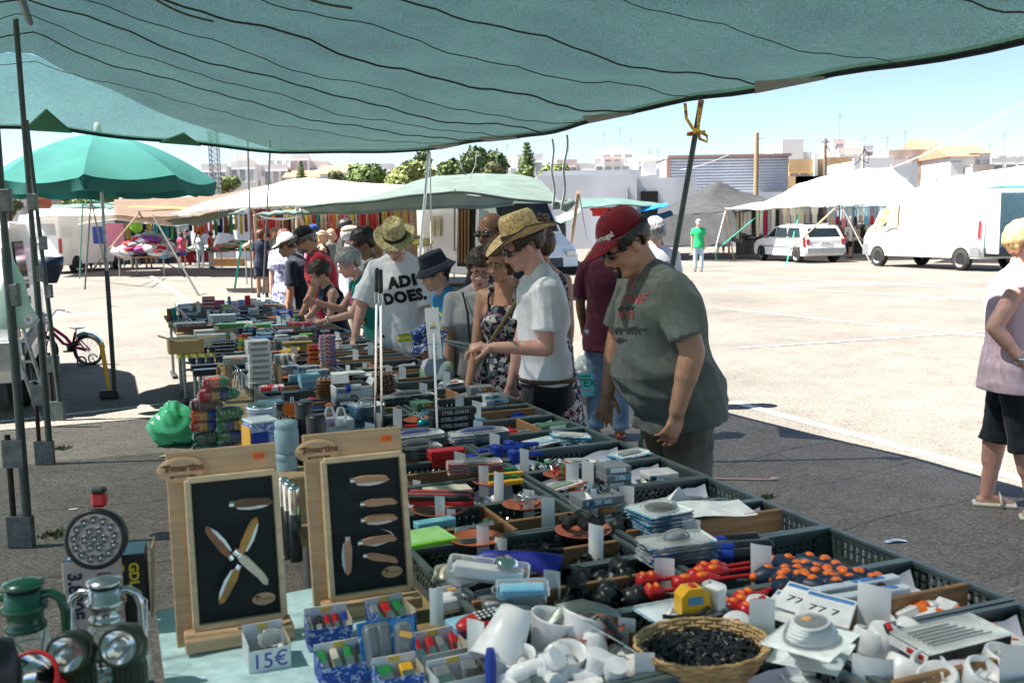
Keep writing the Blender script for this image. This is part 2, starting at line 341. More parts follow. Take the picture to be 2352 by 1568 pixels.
def small_ground_bits():
 grassm=mat('weed_green',(.06,.1,.03),.8,var=.4)
 for k,(px,py,w,lab)in enumerate([(140,1031,.16,'scrubby green weed growing from the asphalt beside the second pole'),(125,1228,.2,'low brown green weed growing from the asphalt below the nearest pole'),(2020,1297,.13,'dark tuft of weed in an asphalt crack beyond the table'),(1760,1143,.12,'small weed in the asphalt behind the man in grey')]):
  p=at_z(px,py);b=MB()
  for i in range(60):
   a=random.uniform(0,2*pi);r=random.uniform(0,w*.5);c=Vector((r*math.cos(a),r*math.sin(a)*.8,0));h=random.uniform(.01,.035);t=Vector((random.uniform(-.03,.03),random.uniform(-.03,.03),h));s=Vector((.006,.003,0))
   b.add([c-s,c+s,c+t],[(0,1,2)])
  tag(b.build('weed',grassm,None,p),lab,'weed','weeds in the asphalt')
 p=at_z(2058,1245);b=MB();b.grid(lambda s,t:Vector(((s-.5)*.12,(t-.5)*.035,.006+.01*math.sin(s*3.1)**2)),6,2);o=b.build('wrapper',[mat('wrapper_blue',(.4,.55,.8),.3,var=.6,vs=40)],None,p,.1);tag(o,'blue and white crumpled wrapper lying on the asphalt','litter')
 p=at_z(1700,1103);b=MB();b.tube([(-.32,.06,.008),(-.1,.02,.008),(.1,-.01,.008),(.2,-.02,.008)],.007,6);b.ell((.22,-.02,.012),(.03,.015,.012));tag(b.build('string',[mat('string_pink',(.5,.35,.33),.9)],None,p),'thin pinkish string lying on the asphalt behind the man in grey','string')
 p=at_z(395,1049);b=MB();b.grid(lambda s,t:Vector(((s-.5)*.18,(t-.5)*.08,.006+.006*math.sin(s*5))),6,2);tag(b.build('paper_slip',[mat('paper_yellow',(.55,.6,.3),.8)],None,p,-.2),'pale yellow paper slip lying below the clothes pegs','paper')
 p=at_z(168,1170);b=MB();b.grid(lambda s,t:Vector(((s-.5)*.05,(t-.5)*.03,.005)),2,2);tag(b.build('paper_scrap',[paper],None,p,.2),'tiny white paper scrap on the asphalt behind the round lamp','paper')
small_ground_bits()
# ---- far buildings
wall_white=mat('wall_white',(.66,.64,.62),.85,var=.08,vs=.6);wall_pink=mat('wall_pink',(.62,.5,.47),.85,var=.08,vs=.6);wall_orange=mat('wall_orange',(.5,.33,.17),.85,var=.06,vs=.6)
wall_beige=mat('wall_beige',(.42,.36,.31),.9,var=.28,vs=.5);roof_tile=mat('roof_tile',(.36,.19,.12),.85,var=.2,vs=3);pane_m=mat('window_pane',(.3,.32,.34),.25,var=.3,vs=2,spec=.5);wall_dirty=mat('wall_weathered',(.5,.5,.52),.9,var=.22,vs=.4,stretch=(1,1,.25));shutter=mat('shutter',(.42,.42,.42),.6)
def facade(root,m,x0,x1,z0,z1,y0,dep,win=(0,0),ws=(1.1,1.3),roof=None,name='wall',skip=.0,bal=False):
 """one block of a building in the root's space, front at y0"""
 b=MB();b.box(((x0+x1)/2,y0+dep/2,(z0+z1)/2),(x1-x0,dep,z1-z0));w=b.build(name,m,root)
 if roof is None:
  b=MB();b.box(((x0+x1)/2,y0+.12,z1+.14),(x1-x0+.1,.24,.28));b.build('parapet',m,w)
 else:
  rb=MB();h=roof;o=.35
  rb.add([(x0-o,y0-o,z1),(x1+o,y0-o,z1),(x1+o,y0+dep+o,z1),(x0-o,y0+dep+o,z1),(x0-o,y0+dep/2,z1+h),(x1+o,y0+dep/2,z1+h)],[(0,1,5,4),(2,3,4,5),(0,4,3),(1,2,5),(3,2,1,0)]);rb.build('roof',roof_tile,root)
 nx,nz=win;nz=max(nz,round((z1-z0)/3.1))if nz else 0
 if nz:ws=(min(ws[0],(x1-x0)/nx*.7),min(ws[1],(z1-z0)/nz*.55))
 for i in range(nx):
  for j in range(nz):
   if random.random()<skip:continue
   cx=lerp(x0,x1,(i+.5)/nx);cz=lerp(z0,z1,(j+.55)/nz);W_,H_=ws
   f=MB();f.box((cx,y0-.02,cz+H_/2+.05),(W_+.2,.16,.1));f.box((cx,y0-.05,cz-H_/2-.05),(W_+.25,.22,.1))
   for s in(-1,1):f.box((cx+s*(W_/2+.05),y0-.02,cz),(.1,.16,H_))
   fo=f.build('window',m,root);p=MB();p.box((cx,y0-.006,cz),(W_,.03,H_));p.build('pane',shutter if random.random()<.25 else pane_m,fo)
   if bal and random.random()<.7:
    k=MB();k.box((cx,y0-.55,cz-H_/2-.25),(W_+1.6,1.1,.14));k.box((cx,y0-1.07,cz-H_/2+.25),(W_+1.6,.06,.85));k.build('balcony',m,root)
 return w
def antenna(root,x,y,z,h):
 b=MB();b.tube([(x,y,z),(x,y,z+h)],.035,5);
 for k in range(4):b.tube([(x-.5+.08*k,y,z+h-.15*k),(x+.5-.08*k,y,z+h-.15*k)],.025,4)
 b.build('antenna',zinc,root)
def bld(px0,px1,pyb,d,label,cat='building',name='house'):
 """root at the building's front left bottom corner; returns root and a pixel mapper into its space"""
 o=at_d(px0,pyb,d);root=thing(name,label,cat,(o.x,o.y,0))
 def q(px,py):p=at_d(px,py,d);return p.x-o.x,p.z
 return root,q
def blocks(px0,px1,d,label,parts,name='apartment_building',cat='building',ant=()):
 root,q=bld(px0,px1,500,d,label,cat,name)
 for(m,a,b_,yt,yb,yo,dep,win,kw)in parts:
  x0,z1=q(a,yt);x1,_=q(b_,yt);z0=q(a,yb)[1]if yb else 0
  facade(root,m,x0,x1,max(0,z0),z1,yo,dep,win,**kw)
 for(a,yt,h)in ant:
  x,z=q(a,yt);antenna(root,x,3,z-.3,h)
 return root
Ww,Wp,Wo,Wb,Wd=wall_white,wall_pink,wall_orange,wall_beige,wall_dirty
blocks(462,575,125,'white apartment block behind the green parasol edge with dark balcony recess',[(Ww,462,520,382,0,0,9,(3,3),{}),(Ww,520,578,375,0,1.5,10,(3,3),dict(ws=(2,1.5))),(Wp,520,548,358,376,4,6,(1,1),{})],ant=[(530,358,3)])
blocks(590,745,130,'stepped white apartment block with roof antennas above the white awning',[(Ww,588,660,383,0,0,10,(4,2),dict(ws=(2,1.6))),(Ww,660,706,360,0,1,10,(2,4),dict(ws=(1.6,1.6))),(Ww,600,660,361,384,3,8,(3,1),{}),(Wp,616,640,350,362,5,5,(1,1),{}),(Ww,706,748,373,0,2,9,(3,2),dict(ws=(2,1.4)))],ant=[(636,350,3.2),(684,360,2.5),(610,361,2)])
for a,b_,yt,lab in[(735,768,392,'small white house with orange tiled roof, left one of the pair'),(764,796,389,'small white house with orange tiled gable roof beside the round trees')]:
 blocks(a,b_,118,lab,[(Ww,a,b_,yt+8,0,0,7,(2,1),dict(roof=1.2))],'house','house')
blocks(800,905,140,'long low white building behind the round green trees',[(Ww,796,905,382,0,0,8,(6,2),{})],ant=[(800,382,3),(870,382,2)])
blocks(1155,1245,110,'white flat roofed house right of the dark pine tree',[(Ww,1150,1190,372,0,2,8,(2,2),{}),(Ww,1188,1246,360,0,0,9,(3,2),{}),(Wp,1170,1190,360,374,4,4,(1,1),{})],'house',ant=[(1165,372,2.5)])
blocks(1280,1368,120,'row of low pinkish white houses left of the white tower',[(Wp,1280,1325,372,0,0,8,(3,2),{}),(Ww,1324,1368,380,0,1,8,(3,1),{}),(Ww,1270,1290,364,0,3,5,(1,1),{})],'house',ant=[(1310,372,2.2)])
blocks(1365,1472,135,'white stepped tower block with antennas standing above the long white wall',[(Ww,1366,1468,368,0,0,10,(5,2),dict(ws=(1.8,1.3))),(Ww,1384,1460,350,369,2,9,(3,1),{}),(Ww,1398,1440,336,351,4,6,(0,0),{}),(Wp,1385,1425,366,374,-.6,1,(2,1),dict(ws=(.8,.8)))],ant=[(1392,345,3),(1430,336,3),(1455,350,2.5)])
blocks(1470,1540,128,'brownish low house with chimneys beside the grey shed',[(Wb,1480,1540,372,0,0,8,(3,1),{}),(Ww,1468,1486,368,0,1,6,(1,1),{})],'house',ant=[(1500,372,2),(1520,372,2)])
blocks(1783,1860,130,'blank white tower block right of the wooden pole',[(Ww,1797,1846,327,0,0,9,(0,0),{}),(Ww,1783,1800,350,0,1,7,(1,2),{}),(Ww,1846,1872,352,0,1.5,7,(1,2),dict(ws=(3,1.4)))])
blocks(1812,1965,105,'orange yellow apartment building with white balcony columns',[(Wo,1812,1905,372,0,0,10,(4,2),dict(ws=(1.4,1),bal=True)),(Wo,1905,1968,366,0,1,9,(2,2),dict(ws=(1.2,1.2))),(Ww,1868,1876,360,0,-.4,1,(0,0),{})])
blocks(1918,2012,135,'tall pinkish tower block with stepped roof and antennas',[(Wp,1926,1988,345,0,0,10,(4,4),{}),(Wp,1930,1960,322,346,3,6,(1,1),{}),(Wd,1985,2012,338,0,1,8,(2,3),{}),(Ww,1992,2000,318,340,4,3,(0,0),{}),(Ww,1918,1990,366,0,-2,3,(5,1),{})],ant=[(1945,322,4),(2003,338,2)])
blocks(2036,2186,120,'large bare beige gable wall building with small scattered windows',[(Wb,2042,2146,350,0,0,12,(3,4),dict(ws=(1,.9),skip=.45)),(Ww,2144,2150,338,0,-.3,2,(0,0),{}),(Wd,2150,2192,352,0,1,12,(0,0),dict(roof=2.2)),(Wp,2030,2070,376,0,-3,4,(2,1),{})],ant=[(2060,350,2.5),(2100,350,3)])
blocks(2180,2285,112,'white house with orange tiled roof and chimney on the right skyline',[(Ww,2184,2240,360,0,0,9,(0,0),dict(roof=1.5)),(Ww,2238,2280,352,0,.5,9,(2,2),dict(roof=1.3)),(Wb,2215,2262,386,0,-2,3,(2,1),{})],'house')
blocks(2278,2400,118,'white flat roofed buildings with dishes at the right edge',[(Ww,2278,2420,368,0,0,9,(5,1),{}),(Ww,2310,2380,352,369,2,7,(3,1),{})],ant=[(2335,352,3),(2300,368,2.5)])
blocks(1930,2060,95,'flat white house front with glazed veranda behind the big white awning',[(Ww,1962,2052,370,0,0,8,(3,1),dict(ws=(2.6,1)))],'house')
blocks(2046,2112,78,'small grey white rendered block with streaked wall above the awning',[(Wd,2050,2106,386,0,0,7,(1,1),dict(ws=(.4,.5)))],'house')
blocks(-40,70,110,'low white houses with red roof at the left edge',[(Ww,-40,30,450,0,0,8,(3,1),dict(roof=1.4)),(Ww,25,78,462,0,2,6,(2,1),{})],'house')
blocks(85,330,95,'white house with red roof behind the brick pillar',[(Ww,112,210,470,0,0,8,(3,1),dict(roof=1.0)),(Ww,205,340,462,0,3,8,(4,1),{})],'house')
blocks(560,735,128,'white low houses between the lattice mast and the stepped block',[(Ww,560,600,405,0,0,7,(2,1),{}),(Wp,655,735,408,0,0,7,(3,1),dict(roof=1.2))],'house')
def long_wall():
 root,q=bld(1235,1815,500,66,'long white weathered warehouse wall behind the market stalls','building','warehouse')
 for(a,b_,yt,y0)in((1232,1463,404,0),(1463,1602,409,.3),(1602,1815,442,2)):
  x0,z1=q(a,yt);x1,_=q(b_,yt);b=MB();b.box(((x0+x1)/2,y0+4,z1/2),(x1-x0,8,z1));b.build('wall',Wd,root)
 x0,z1=q(1500,382);b=MB();b.box((x0,2,z1),(.9,.9,1.0));b.add([(x0-.8,1.3,z1+.5),(x0+.8,1.3,z1+.5),(x0+.8,2.7,z1+.5),(x0-.8,2.7,z1+.5),(x0,2,z1+.85)],[(0,1,4),(1,2,4),(2,3,4),(3,0,4),(3,2,1,0)]);b.build('chimney',Ww,root)
 a,z=q(1250,393);c,_=q(1540,391);b=MB();b.box(((a+c)/2,5,z-.2),(c-a,.3,.9));b.build('roof_parapet',mat('zinc_sheet',(.32,.34,.36),.5,.4),root)
 x0,z1=q(1492,455);b=MB();b.box((x0,-.03+.3,z1-.5),(1.1,.5,1.9));d=b.build('doorway',dark,root)
 x0,z1=q(1441,440);b=MB();b.tube([(x0,-.08,z1+.2),(x0,-.08,z1-1.6)],.09,8);b.build('drain_pipe',zinc,root)
 root,q=bld(1537,1812,500,74,'grey corrugated metal shed with tall blank side','building','metal_shed')
 x0,z1=q(1538,364);x1,_=q(1811,366);m=mat('corrugated_metal',(.34,.36,.4),.5,.3,var=.14,vs=.5)
 b=MB();n=60;zs=[z1*k/n for k in range(n+1)]
 vs=[];
 for k,z in enumerate(zs):vs+=[(x0,-.06*(k%2),z),(x1,-.06*(k%2),z)]
 b.add(vs,[(2*k,2*k+1,2*k+3,2*k+2)for k in range(n)]);b.build('corrugated_sheet',m,root)
 b=MB();b.box(((x0+x1)/2,6.01,z1/2),(x1-x0,12,z1-.02));b.build('wall',m,root);b=MB();b.box(((x0+x1)/2,0,z1+.1),(x1-x0+.3,.5,.2));b.box((x0-.1,0,z1/2),(.25,.4,z1));b.build('trim',mat('rusty_trim',(.25,.16,.13),.7),root)
long_wall()
def brick_gate():
 p=at_d(105,500,62);root=thing('brick_pillar','square red brick pillar behind the white panel van','pillar',(p.x,p.y,0));z1=at_d(105,458,62).z
 bm=mat('brick_red',(.4,.12,.06),.85,var=.15,rnd=.12);mort=mat('mortar',(.4,.3,.25),.9);w=1.5
 b=MB();b.box((0,0,z1/2),(w-.03,w-.03,z1));b.build('mortar_core',mort,root)
 me=MB();me.box((0,0,0),(.36,.05,.13));me=me.mesh('brick');me.materials.append(bm);n=0
 z=z1-.08
 while z>z1-3.2 and n<200:
  for k in range(4):put('brick',me,root,(-w/2+.19+.375*k+(0 if n%8<4 else 0),-w/2,z));n+=1
  z-=.15
 b=MB();b.box((0,0,z1+.06),(w+.1,w+.1,.12));b.build('coping',bm,root)
 root=thing('brick_pillar','orange brick wall end right of the white panel van','pillar',tuple(at_d(178,500,58).xy)+(0,));z1=at_d(178,505,58).z;b=MB();b.box((0,0,z1/2),(.9,.9,z1));b.build('wall',bm,root)
brick_gate()
# ---- trees
leaf_m={k:mat('leaf_'+k,c,.75,var=.45,vs=1.1,rgb2=c2)for k,c,c2 in[('dark',(.03,.062,.022),(.07,.11,.035)),('mid',(.06,.105,.025),(.12,.17,.05)),('light',(.1,.14,.04),(.2,.23,.07)),('olive',(.08,.1,.045),(.15,.16,.07))]}
bark=mat('bark',(.1,.07,.05),.9,var=.3,bump=.3)
def tree(px,pyt,pyb,d,wpx,kind,label,lobes=9,n=2600,ls=.22,cat='tree',name='tree',bare=.25):
 p=at_d(px,500,d);zt=at_d(px,pyt,d).z;zb=max(.6,at_d(px,pyb,d).z);w=wpx*d/FPX/2
 root=thing(name,label,cat,(p.x,p.y,0));t=MB();hc=zt-zb;zt_=lerp(zb,zt,.6)
 t.tube([(0,0,0),(.05,0,zb*.5),(0,.05,zb+.2*hc),(0,0,zt_)],[.05*w+.1,.045*w+.08,.04*w+.05,.04],8);L=[]
 for k in range(lobes):
  a=2*pi*k/lobes*1.618;r=w*random.uniform(.25,.68)*(1 if k else 0);z=lerp(zb,zt,random.uniform(.28,.78));c=Vector((r*math.cos(a),r*math.sin(a),z));R=random.uniform(.34,.5)*min(w,hc);R=min(R,zt-z+.02)
  R=max(R,.22*w);c.z=min(c.z,zt-R*.85);L.append((c,R));t.tube([(0,0,lerp(zb*.6,zt_,.4)),c*.55+Vector((0,0,.25*z)),c],[.05+.02*w,.05,.02],5)
 t.build('trunk',bark,root);c_=MB();N_=n
 for i in range(N_):
  c,R=L[i%len(L)];dv=Vector(rng.normal(size=3));dv.normalize();q=c+dv*R*(random.random()**.28)*Vector((1,1,.85)).length/1.65
  if random.random()<.12:q+=dv*R*.2
  s=ls*random.uniform(.6,1.35);a=Vector(rng.normal(size=3)).normalized()*s;b=dv.cross(a).normalized()*s*.7;c_.add([q-a-b*.2,q+b,q+a-b*.1,q-b],[(0,1,2,3)])
 c_.build('crown',leaf_m[kind],root);return root
tree(1110,338,408,84,118,'dark','tall dark pine tree rising behind the canopy corner',16,5200,.2)
tree(848,379,440,80,118,'mid','rounded mid green tree left of the paler clipped tree',11,3600,.2)
tree(945,370,440,78,112,'light','rounded pale yellow green tree beside the canopy corner pole',10,3800,.19)
tree(975,342,400,92,52,'dark','slim dark tree showing behind the canopy corner pole',6,1500,.2)
tree(1032,366,410,88,66,'mid','low bushy green tree left of the dark pine',7,1900,.2)
tree(195,428,500,70,165,'mid','wide leafy tree under the green parasol',12,3600,.22)
tree(318,440,480,76,60,'olive','small leafy tree right of the parasol pole',6,1300,.2)
tree(528,408,450,95,78,'light','pale green bush below the lattice mast',7,1500,.2)
tree(1210,383,425,86,60,'mid','low green tree around the foot of the Norfolk pine',6,1300,.2)
tree(1283,377,418,90,76,'light','pale green tree above the long white wall',7,1700,.2)
tree(775,395,430,90,50,'olive','small bush left of the rounded trees',5,900,.18)
tree(1130,372,415,78,40,'olive','low bush in front of the dark pine',5,900,.17)
tree(20,458,500,60,60,'olive','dull green tree at the left edge',6,1300,.18)
tree(1500,372,400,118,40,'olive','pale bush on the skyline left of the grey shed',5,700,.22)
def norfolk(px,pyt,pyb,d,wpx,label,tiers):
 p=at_d(px,500,d);zt=at_d(px,pyt,d).z;zb=at_d(px,pyb,d).z;w=wpx*d/FPX/2;root=thing('norfolk_pine',label,'tree',(p.x,p.y,0))
 t=MB();t.tube([(0,0,0),(0,0,zb),(0,0,zt)],[.22,.16,.03],8);t.build('trunk',bark,root);c=MB()
 for k in range(tiers):
  f=k/(tiers-1);z=lerp(zb,zt-.3,f);R=w*(1-f*.75)
  for j in range(7):
   a=2*pi*j/7+k;e=Vector((R*math.cos(a),R*math.sin(a),z+.25*R));s=Vector((0,0,z))
   for i in range(26):
    u=random.uniform(.2,1);q=s.lerp(e,u)+Vector(rng.normal(size=3))*.07*R;v=Vector((random.uniform(-.1,.1),random.uniform(-.1,.1),random.uniform(.08,.26)));h=Vector((math.sin(a),-math.cos(a),0))*.1;c.add([q-h,q+h,q+v],[(0,1,2)])
 c.build('crown',leaf_m['mid'],root)
norfolk(1213,326,392,88,50,'Norfolk pine with open flat tiers right of the dark pine',8)
norfolk(696,369,410,105,26,'small conifer in front of the stepped white block',6)
# ---- masts, poles and wires
def post(px,yt,yb,d,r,m,label,name='utility_pole',cat='pole',extra=None):
 p=at_d(px,yb,d);z=at_d(px,yt,d).z;root=thing(name,label,cat,(p.x,p.y,0));b=MB();b.tube([(0,0,0),(0,0,z*.5),(.02,0,z)],[r*1.15,r,r*.85],10);b.build('pole',m,root);return root,z
woodpole=mat('pole_wood',(.3,.2,.11),.85,var=.3,vs=5,stretch=(6,6,.5));greypole=mat('pole_grey',(.16,.13,.11),.9,var=.3,vs=5);conc=mat('concrete',(.42,.4,.37),.9,var=.15,vs=6)
post(1736,305,470,60,.15,woodpole,'plain tan wooden utility pole in front of the grey shed')
r_,z_=post(1893,318,470,74,.13,greypole,'dark weathered utility pole above the white awning');b=MB();b.tube([(0,-.15,z_-.4),(.3,-.2,z_-.9),(.2,-.2,z_-1.6)],.03,5);b.tube([(-.3,0,z_-.25),(.3,0,z_-.25)],.05,5);b.build('bracket',zinc,r_)
r_,z_=post(1979,335,470,70,.13,conc,'concrete utility pole with cable loops above the white awning');b=MB();b.tube([(0,-.2,z_-.2),(.35,-.25,z_-.6),(.3,-.25,z_-1.2),(-.3,-.25,z_-.9),(0,-.2,z_-.3)],.035,5);b.build('cable_loop',cord_dark,r_)
r_,z_=post(2148,412,470,66,.07,zinc,'grey street lamp with curved arm on the right','street_lamp','street lamp');b=MB();b.tube([(0,0,z_),(.25,0,z_+.8),(.9,0,z_+1.1)],.05,6);b.box((1.2,0,z_+1.12),(.7,.25,.12));b.build('lamp_head',zinc,r_)
def wire(a,b_,sag,r,label,m=None,n=14):
 p,q=at_d(*a),at_d(*b_);t=MB();t.tube([p.lerp(q,k/n)-Vector((0,0,sag*4*(k/n)*(1-k/n)))for k in range(n+1)],r,5);tag(t.build('overhead_cable',m or mat('wire_pale',(.4,.42,.44),.6)),label,'cable')
wire((1740,318,60),(2420,268,60),.5,.02,'thin overhead cable from the tan pole to the right edge');wire((1732,325,60),(1550,392,75),.3,.02,'thin overhead cable from the tan pole down behind the shed')
wire((2420,195,24),(1905,412,60),.6,.02,'pale rope slanting down across the right sky',rope_white);wire((1896,330,74),(1978,365,70),1.0,.03,'slack dark cable between the two rear poles',cord_dark);wire((1896,325,74),(2020,390,90),.3,.025,'pale cable running down from the dark pole')
def lattice():
 p=at_d(496,430,90);zt=at_d(496,300,90).z;root=thing('lattice_mast','grey steel lattice mast rising beside the parasol','mast',(p.x,p.y,0));b=MB();w=.36;n=24
 for sx in(-1,1):
  for sy in(-1,1):b.tube([(sx*w,sy*w,0),(sx*w,sy*w,zt)],.045,5)
 b.build('upright',mat('mast_steel',(.13,.14,.15),.5,.4),root);b=MB()
 for k in range(n):
  z0,z1=zt*k/n,zt*(k+1)/n
  for s in(-1,1):
   b.tube([(-w,s*w,z0),(w,s*w,z1)],.025,4,caps=False);b.tube([(w,s*w,z0),(-w,s*w,z1)],.025,4,caps=False);b.tube([(s*w,-w,z0),(s*w,w,z1)],.025,4,caps=False);b.tube([(-w,s*w,z0),(w,s*w,z0)],.025,4,caps=False)
 b.build('bracing',mat('mast_steel',(.13,.14,.15),.5,.4),root)
lattice()
# ---- the shade-net canopy over the stall
net_m=cloth_sheet('shade_net',(.0165,.039,.030),(.0108,.0255,.0190),.115,weave=330)
net_dark=mat('net_hem',(.008,.02,.016),.9)
def can_right(v):
 pts=[(-3,4.05,2.5),(3.39,3.9,2.5),(5.83,3.73,2.53),(8.4,3.55,2.5),(11.04,3.38,2.55),(13,3.3,2.55)]
 for(a,b_)in zip(pts,pts[1:]):
  if v<=b_[0]:t=(v-a[0])/(b_[0]-a[0]);sag=-.06*math.sin(pi*max(0,min(1,t)))if a[0]>0 else 0;return lerp(a[1],b_[1],t)+sag*.8,lerp(a[2],b_[2],t)+sag*.6
 return pts[-1][1:]
def hem_v(u):return 10.08+(u+.45)/(3.38+.45)*.96 if u>-.45 else 10.08
def can(u_,t):
 """u_ across (0 = far left eave, 1 = right edge), t along (0 near end, 1 far hem)"""
 v=lerp(-3,0,0);ur,zr=0,0
 ul=-3.6;v_end=11.04
 vv=lerp(-3,1,0)
 v0=lerp(-3,10.5,t);ur,zr=can_right(v0);u=lerp(ul,ur,u_);vh=hem_v(u);v=lerp(-3,vh,t);ur,zr=can_right(v);u=lerp(ul,ur,u_)
 ridge=3.2
 if u>=-.4:f=(u+.4)/(ur+.4);z=lerp(ridge,zr,f)-.14*math.sin(pi*f)
 else:f=(-.4-u)/(3.2);z=lerp(ridge,2.45,f)-.05*math.sin(pi*f)
 k=sstep(8.0,vh,v)if v>8 else 0;k0=max(0,(v-8.0)/(vh-8.0))if v>8 else 0
 zh=lerp(2.66,2.55,max(0,min(1,(u+.45)/3.83)))-.10*math.sin(pi*max(0,min(1,(u+.45)/3.83)))if u>-.45 else 2.64
 z=lerp(z,zh,.55*k0+.45*k0*k0)
 z+=.018*math.sin(3.1*u+1.7*v)*math.sin(1.3*v+.6*u)+.012*math.sin(7*u+2*math.sin(2.1*v))*max(0,1-k0)
 return uv(u,v,z)
def canopy():
 root=thing('canopy','green shade net canopy stretched over the whole stall on metal poles','canopy',(0,0,0))
 tb=lambda s:lerp(.885,1,min(1,max(0,(s-.42)/.36)))
 b=MB();b.grid(lambda s,t:can(s,t*tb(s)),90,120);b.build('shade_net',net_m,root)
 b=MB();b.grid(lambda s,t:can(s*.78,lerp(tb(s*.78),1,t)),60,14);b.build('edge_strip',cloth_sheet('shade_net_single',(.025,.07,.06),(.02,.055,.045),.22,weave=330),root)
 b=MB();b.tube([can(s/60,1)+Vector((0,0,.0))for s in range(61)],.022,8);b.tube([can(1,s/60)for s in range(61)],.026,8);b.build('hem',net_dark,root)
 b=MB();b.tube([can(0,s/40)for s in range(41)],.022,6);b.build('hem',net_dark,root)
 for k,(t,r)in enumerate([(.36,.007),(.43,.011),(.50,.006),(.565,.012),(.62,.006),(.675,.012),(.73,.006),(.775,.010),(.825,.006),(.86,.009),(.90,.005)]):
  b=MB();ph=k*1.3;b.tube([can(.02+.98*s/80,t+.002*math.sin(s*.35+ph))+Vector((0,0,-.012-.012*abs(math.sin(s*.9+ph))))for s in range(81)],r*(.4 if k<4 else.55),6);b.build('cord',cord_dark,root)
 for(s0,t0)in((.36,.60),(.43,.66),(.40,.63),(.5,.57)):
  b=MB();pts=[]
  for i in range(70):
   a=i*.22;rr=.05+.008*(i%9);pts.append(can(s0+.0022*i+.012*math.sin(a)*(.3+.7*(i>20 and i<50)),t0+.0004*i+.010*math.cos(a)*(.3+.7*(i>20 and i<50)))+Vector((0,0,-.02)))
  b.tube(pts,.007,5);b.build('loose_rope',mat('rope_olive',(.06,.08,.045),.9),root)
 for(s,t,e)in((.35,1,1),(.62,1,1),(.455,1,1),(.999,.84,2),(.999,.70,2),(.999,.93,2),(.999,.56,2)):
  w=.028;h=.028;q=[]
  for(a,c)in((-1,0),(1,0),(0,-1)):
   q.append(can(s+a*w,t+c*h)if e==1 else can(s+c*w*1.3,t+a*h*.8))
  b=MB();off=Vector((0,0,-.014));b.add([p+off for p in q]+[p+off*2.2 for p in q],[(0,1,2),(5,4,3),(0,3,4,1),(1,4,5,2),(2,5,3,0)]);b.build('corner_patch',mat('patch_green',(.02,.1,.045),.9)if e==1 else mat('patch_grey',(.18,.2,.17),.9),root)
 return root
canopy()
clamp_m=mat('clamp_steel',(.12,.14,.14),.5,.6,var=.3,vs=30)
def leg_pole(base,top,r,label,sleeve=True,stake=True,m=pole_m,group='poles holding up the canopy'):
 root=thing('canopy_pole',label,'pole',tuple(base),0,group);r*=.78;d=Vector(top)-Vector(base);b=MB();b.tube([(0,0,0),d*.52],r,10);b.build('lower_tube',m,root);b=MB();b.tube([d*.5,d],r*.82,10);b.build('upper_tube',m,root)
 if sleeve:
  for f in(.44,.60):b=MB();c=d*f;b.box(c+Vector((.022,-.0,0)),(.06,.04,.12),ch=.004);b.build('clamp',clamp_m,root)
 if stake:
  b=MB();b.tube([(-.085,.02,0),(-.085,.02,.62)],.016,8);b.build('stake',mat('stake_rust',(.05,.035,.03),.7,.5),root);b=MB();b.box((-.04,0,.09),(.13,.05,.17));b.build('bracket',clamp_m,root);b=MB();b.box((-.05,.01,.52),(.11,.045,.15));b.build('bracket',clamp_m,root)
 return root
A0,B0,C0=at_z(68,1256),at_z(117,1066),at_z(142,965)
leg_pole(A0,Vector((A0.x-.06,A0.y+.1,3.12)),.03,'nearest of the left canopy poles, with the pale bag hung on it')
leg_pole(B0,Vector((B0.x-.02,B0.y,3.2)),.03,'middle of the left canopy poles, reaching the roof ridge',)
leg_pole(C0,Vector((C0.x-.1,C0.y-.05,2.68)),.028,'farthest of the left canopy poles, beside the parasol')
cp=at_d(985,352,11.4);leg_pole((cp.x-.28,cp.y-.1,0),(cp.x,cp.y,cp.z),.026,'galvanised corner pole leaning behind the man in the straw hat',False,False,mat('pole_bright',(.5,.52,.53),.3,.9))
rp=at_d(1611,230,6.85);leg_pole((rp.x-.42,rp.y+.1,0),(rp.x,rp.y,rp.z),.03,'leaning canopy pole behind the man in the red cap',False,False)
def ridge_rail():
 b=MB();b.tube([uv(-.4,v,3.17)for v in(-2,1,3,5,8)],.024,8);tag(b.build('ridge_rail',pole_m),'metal ridge rail running under the canopy above the left poles','rail')
ridge_rail()
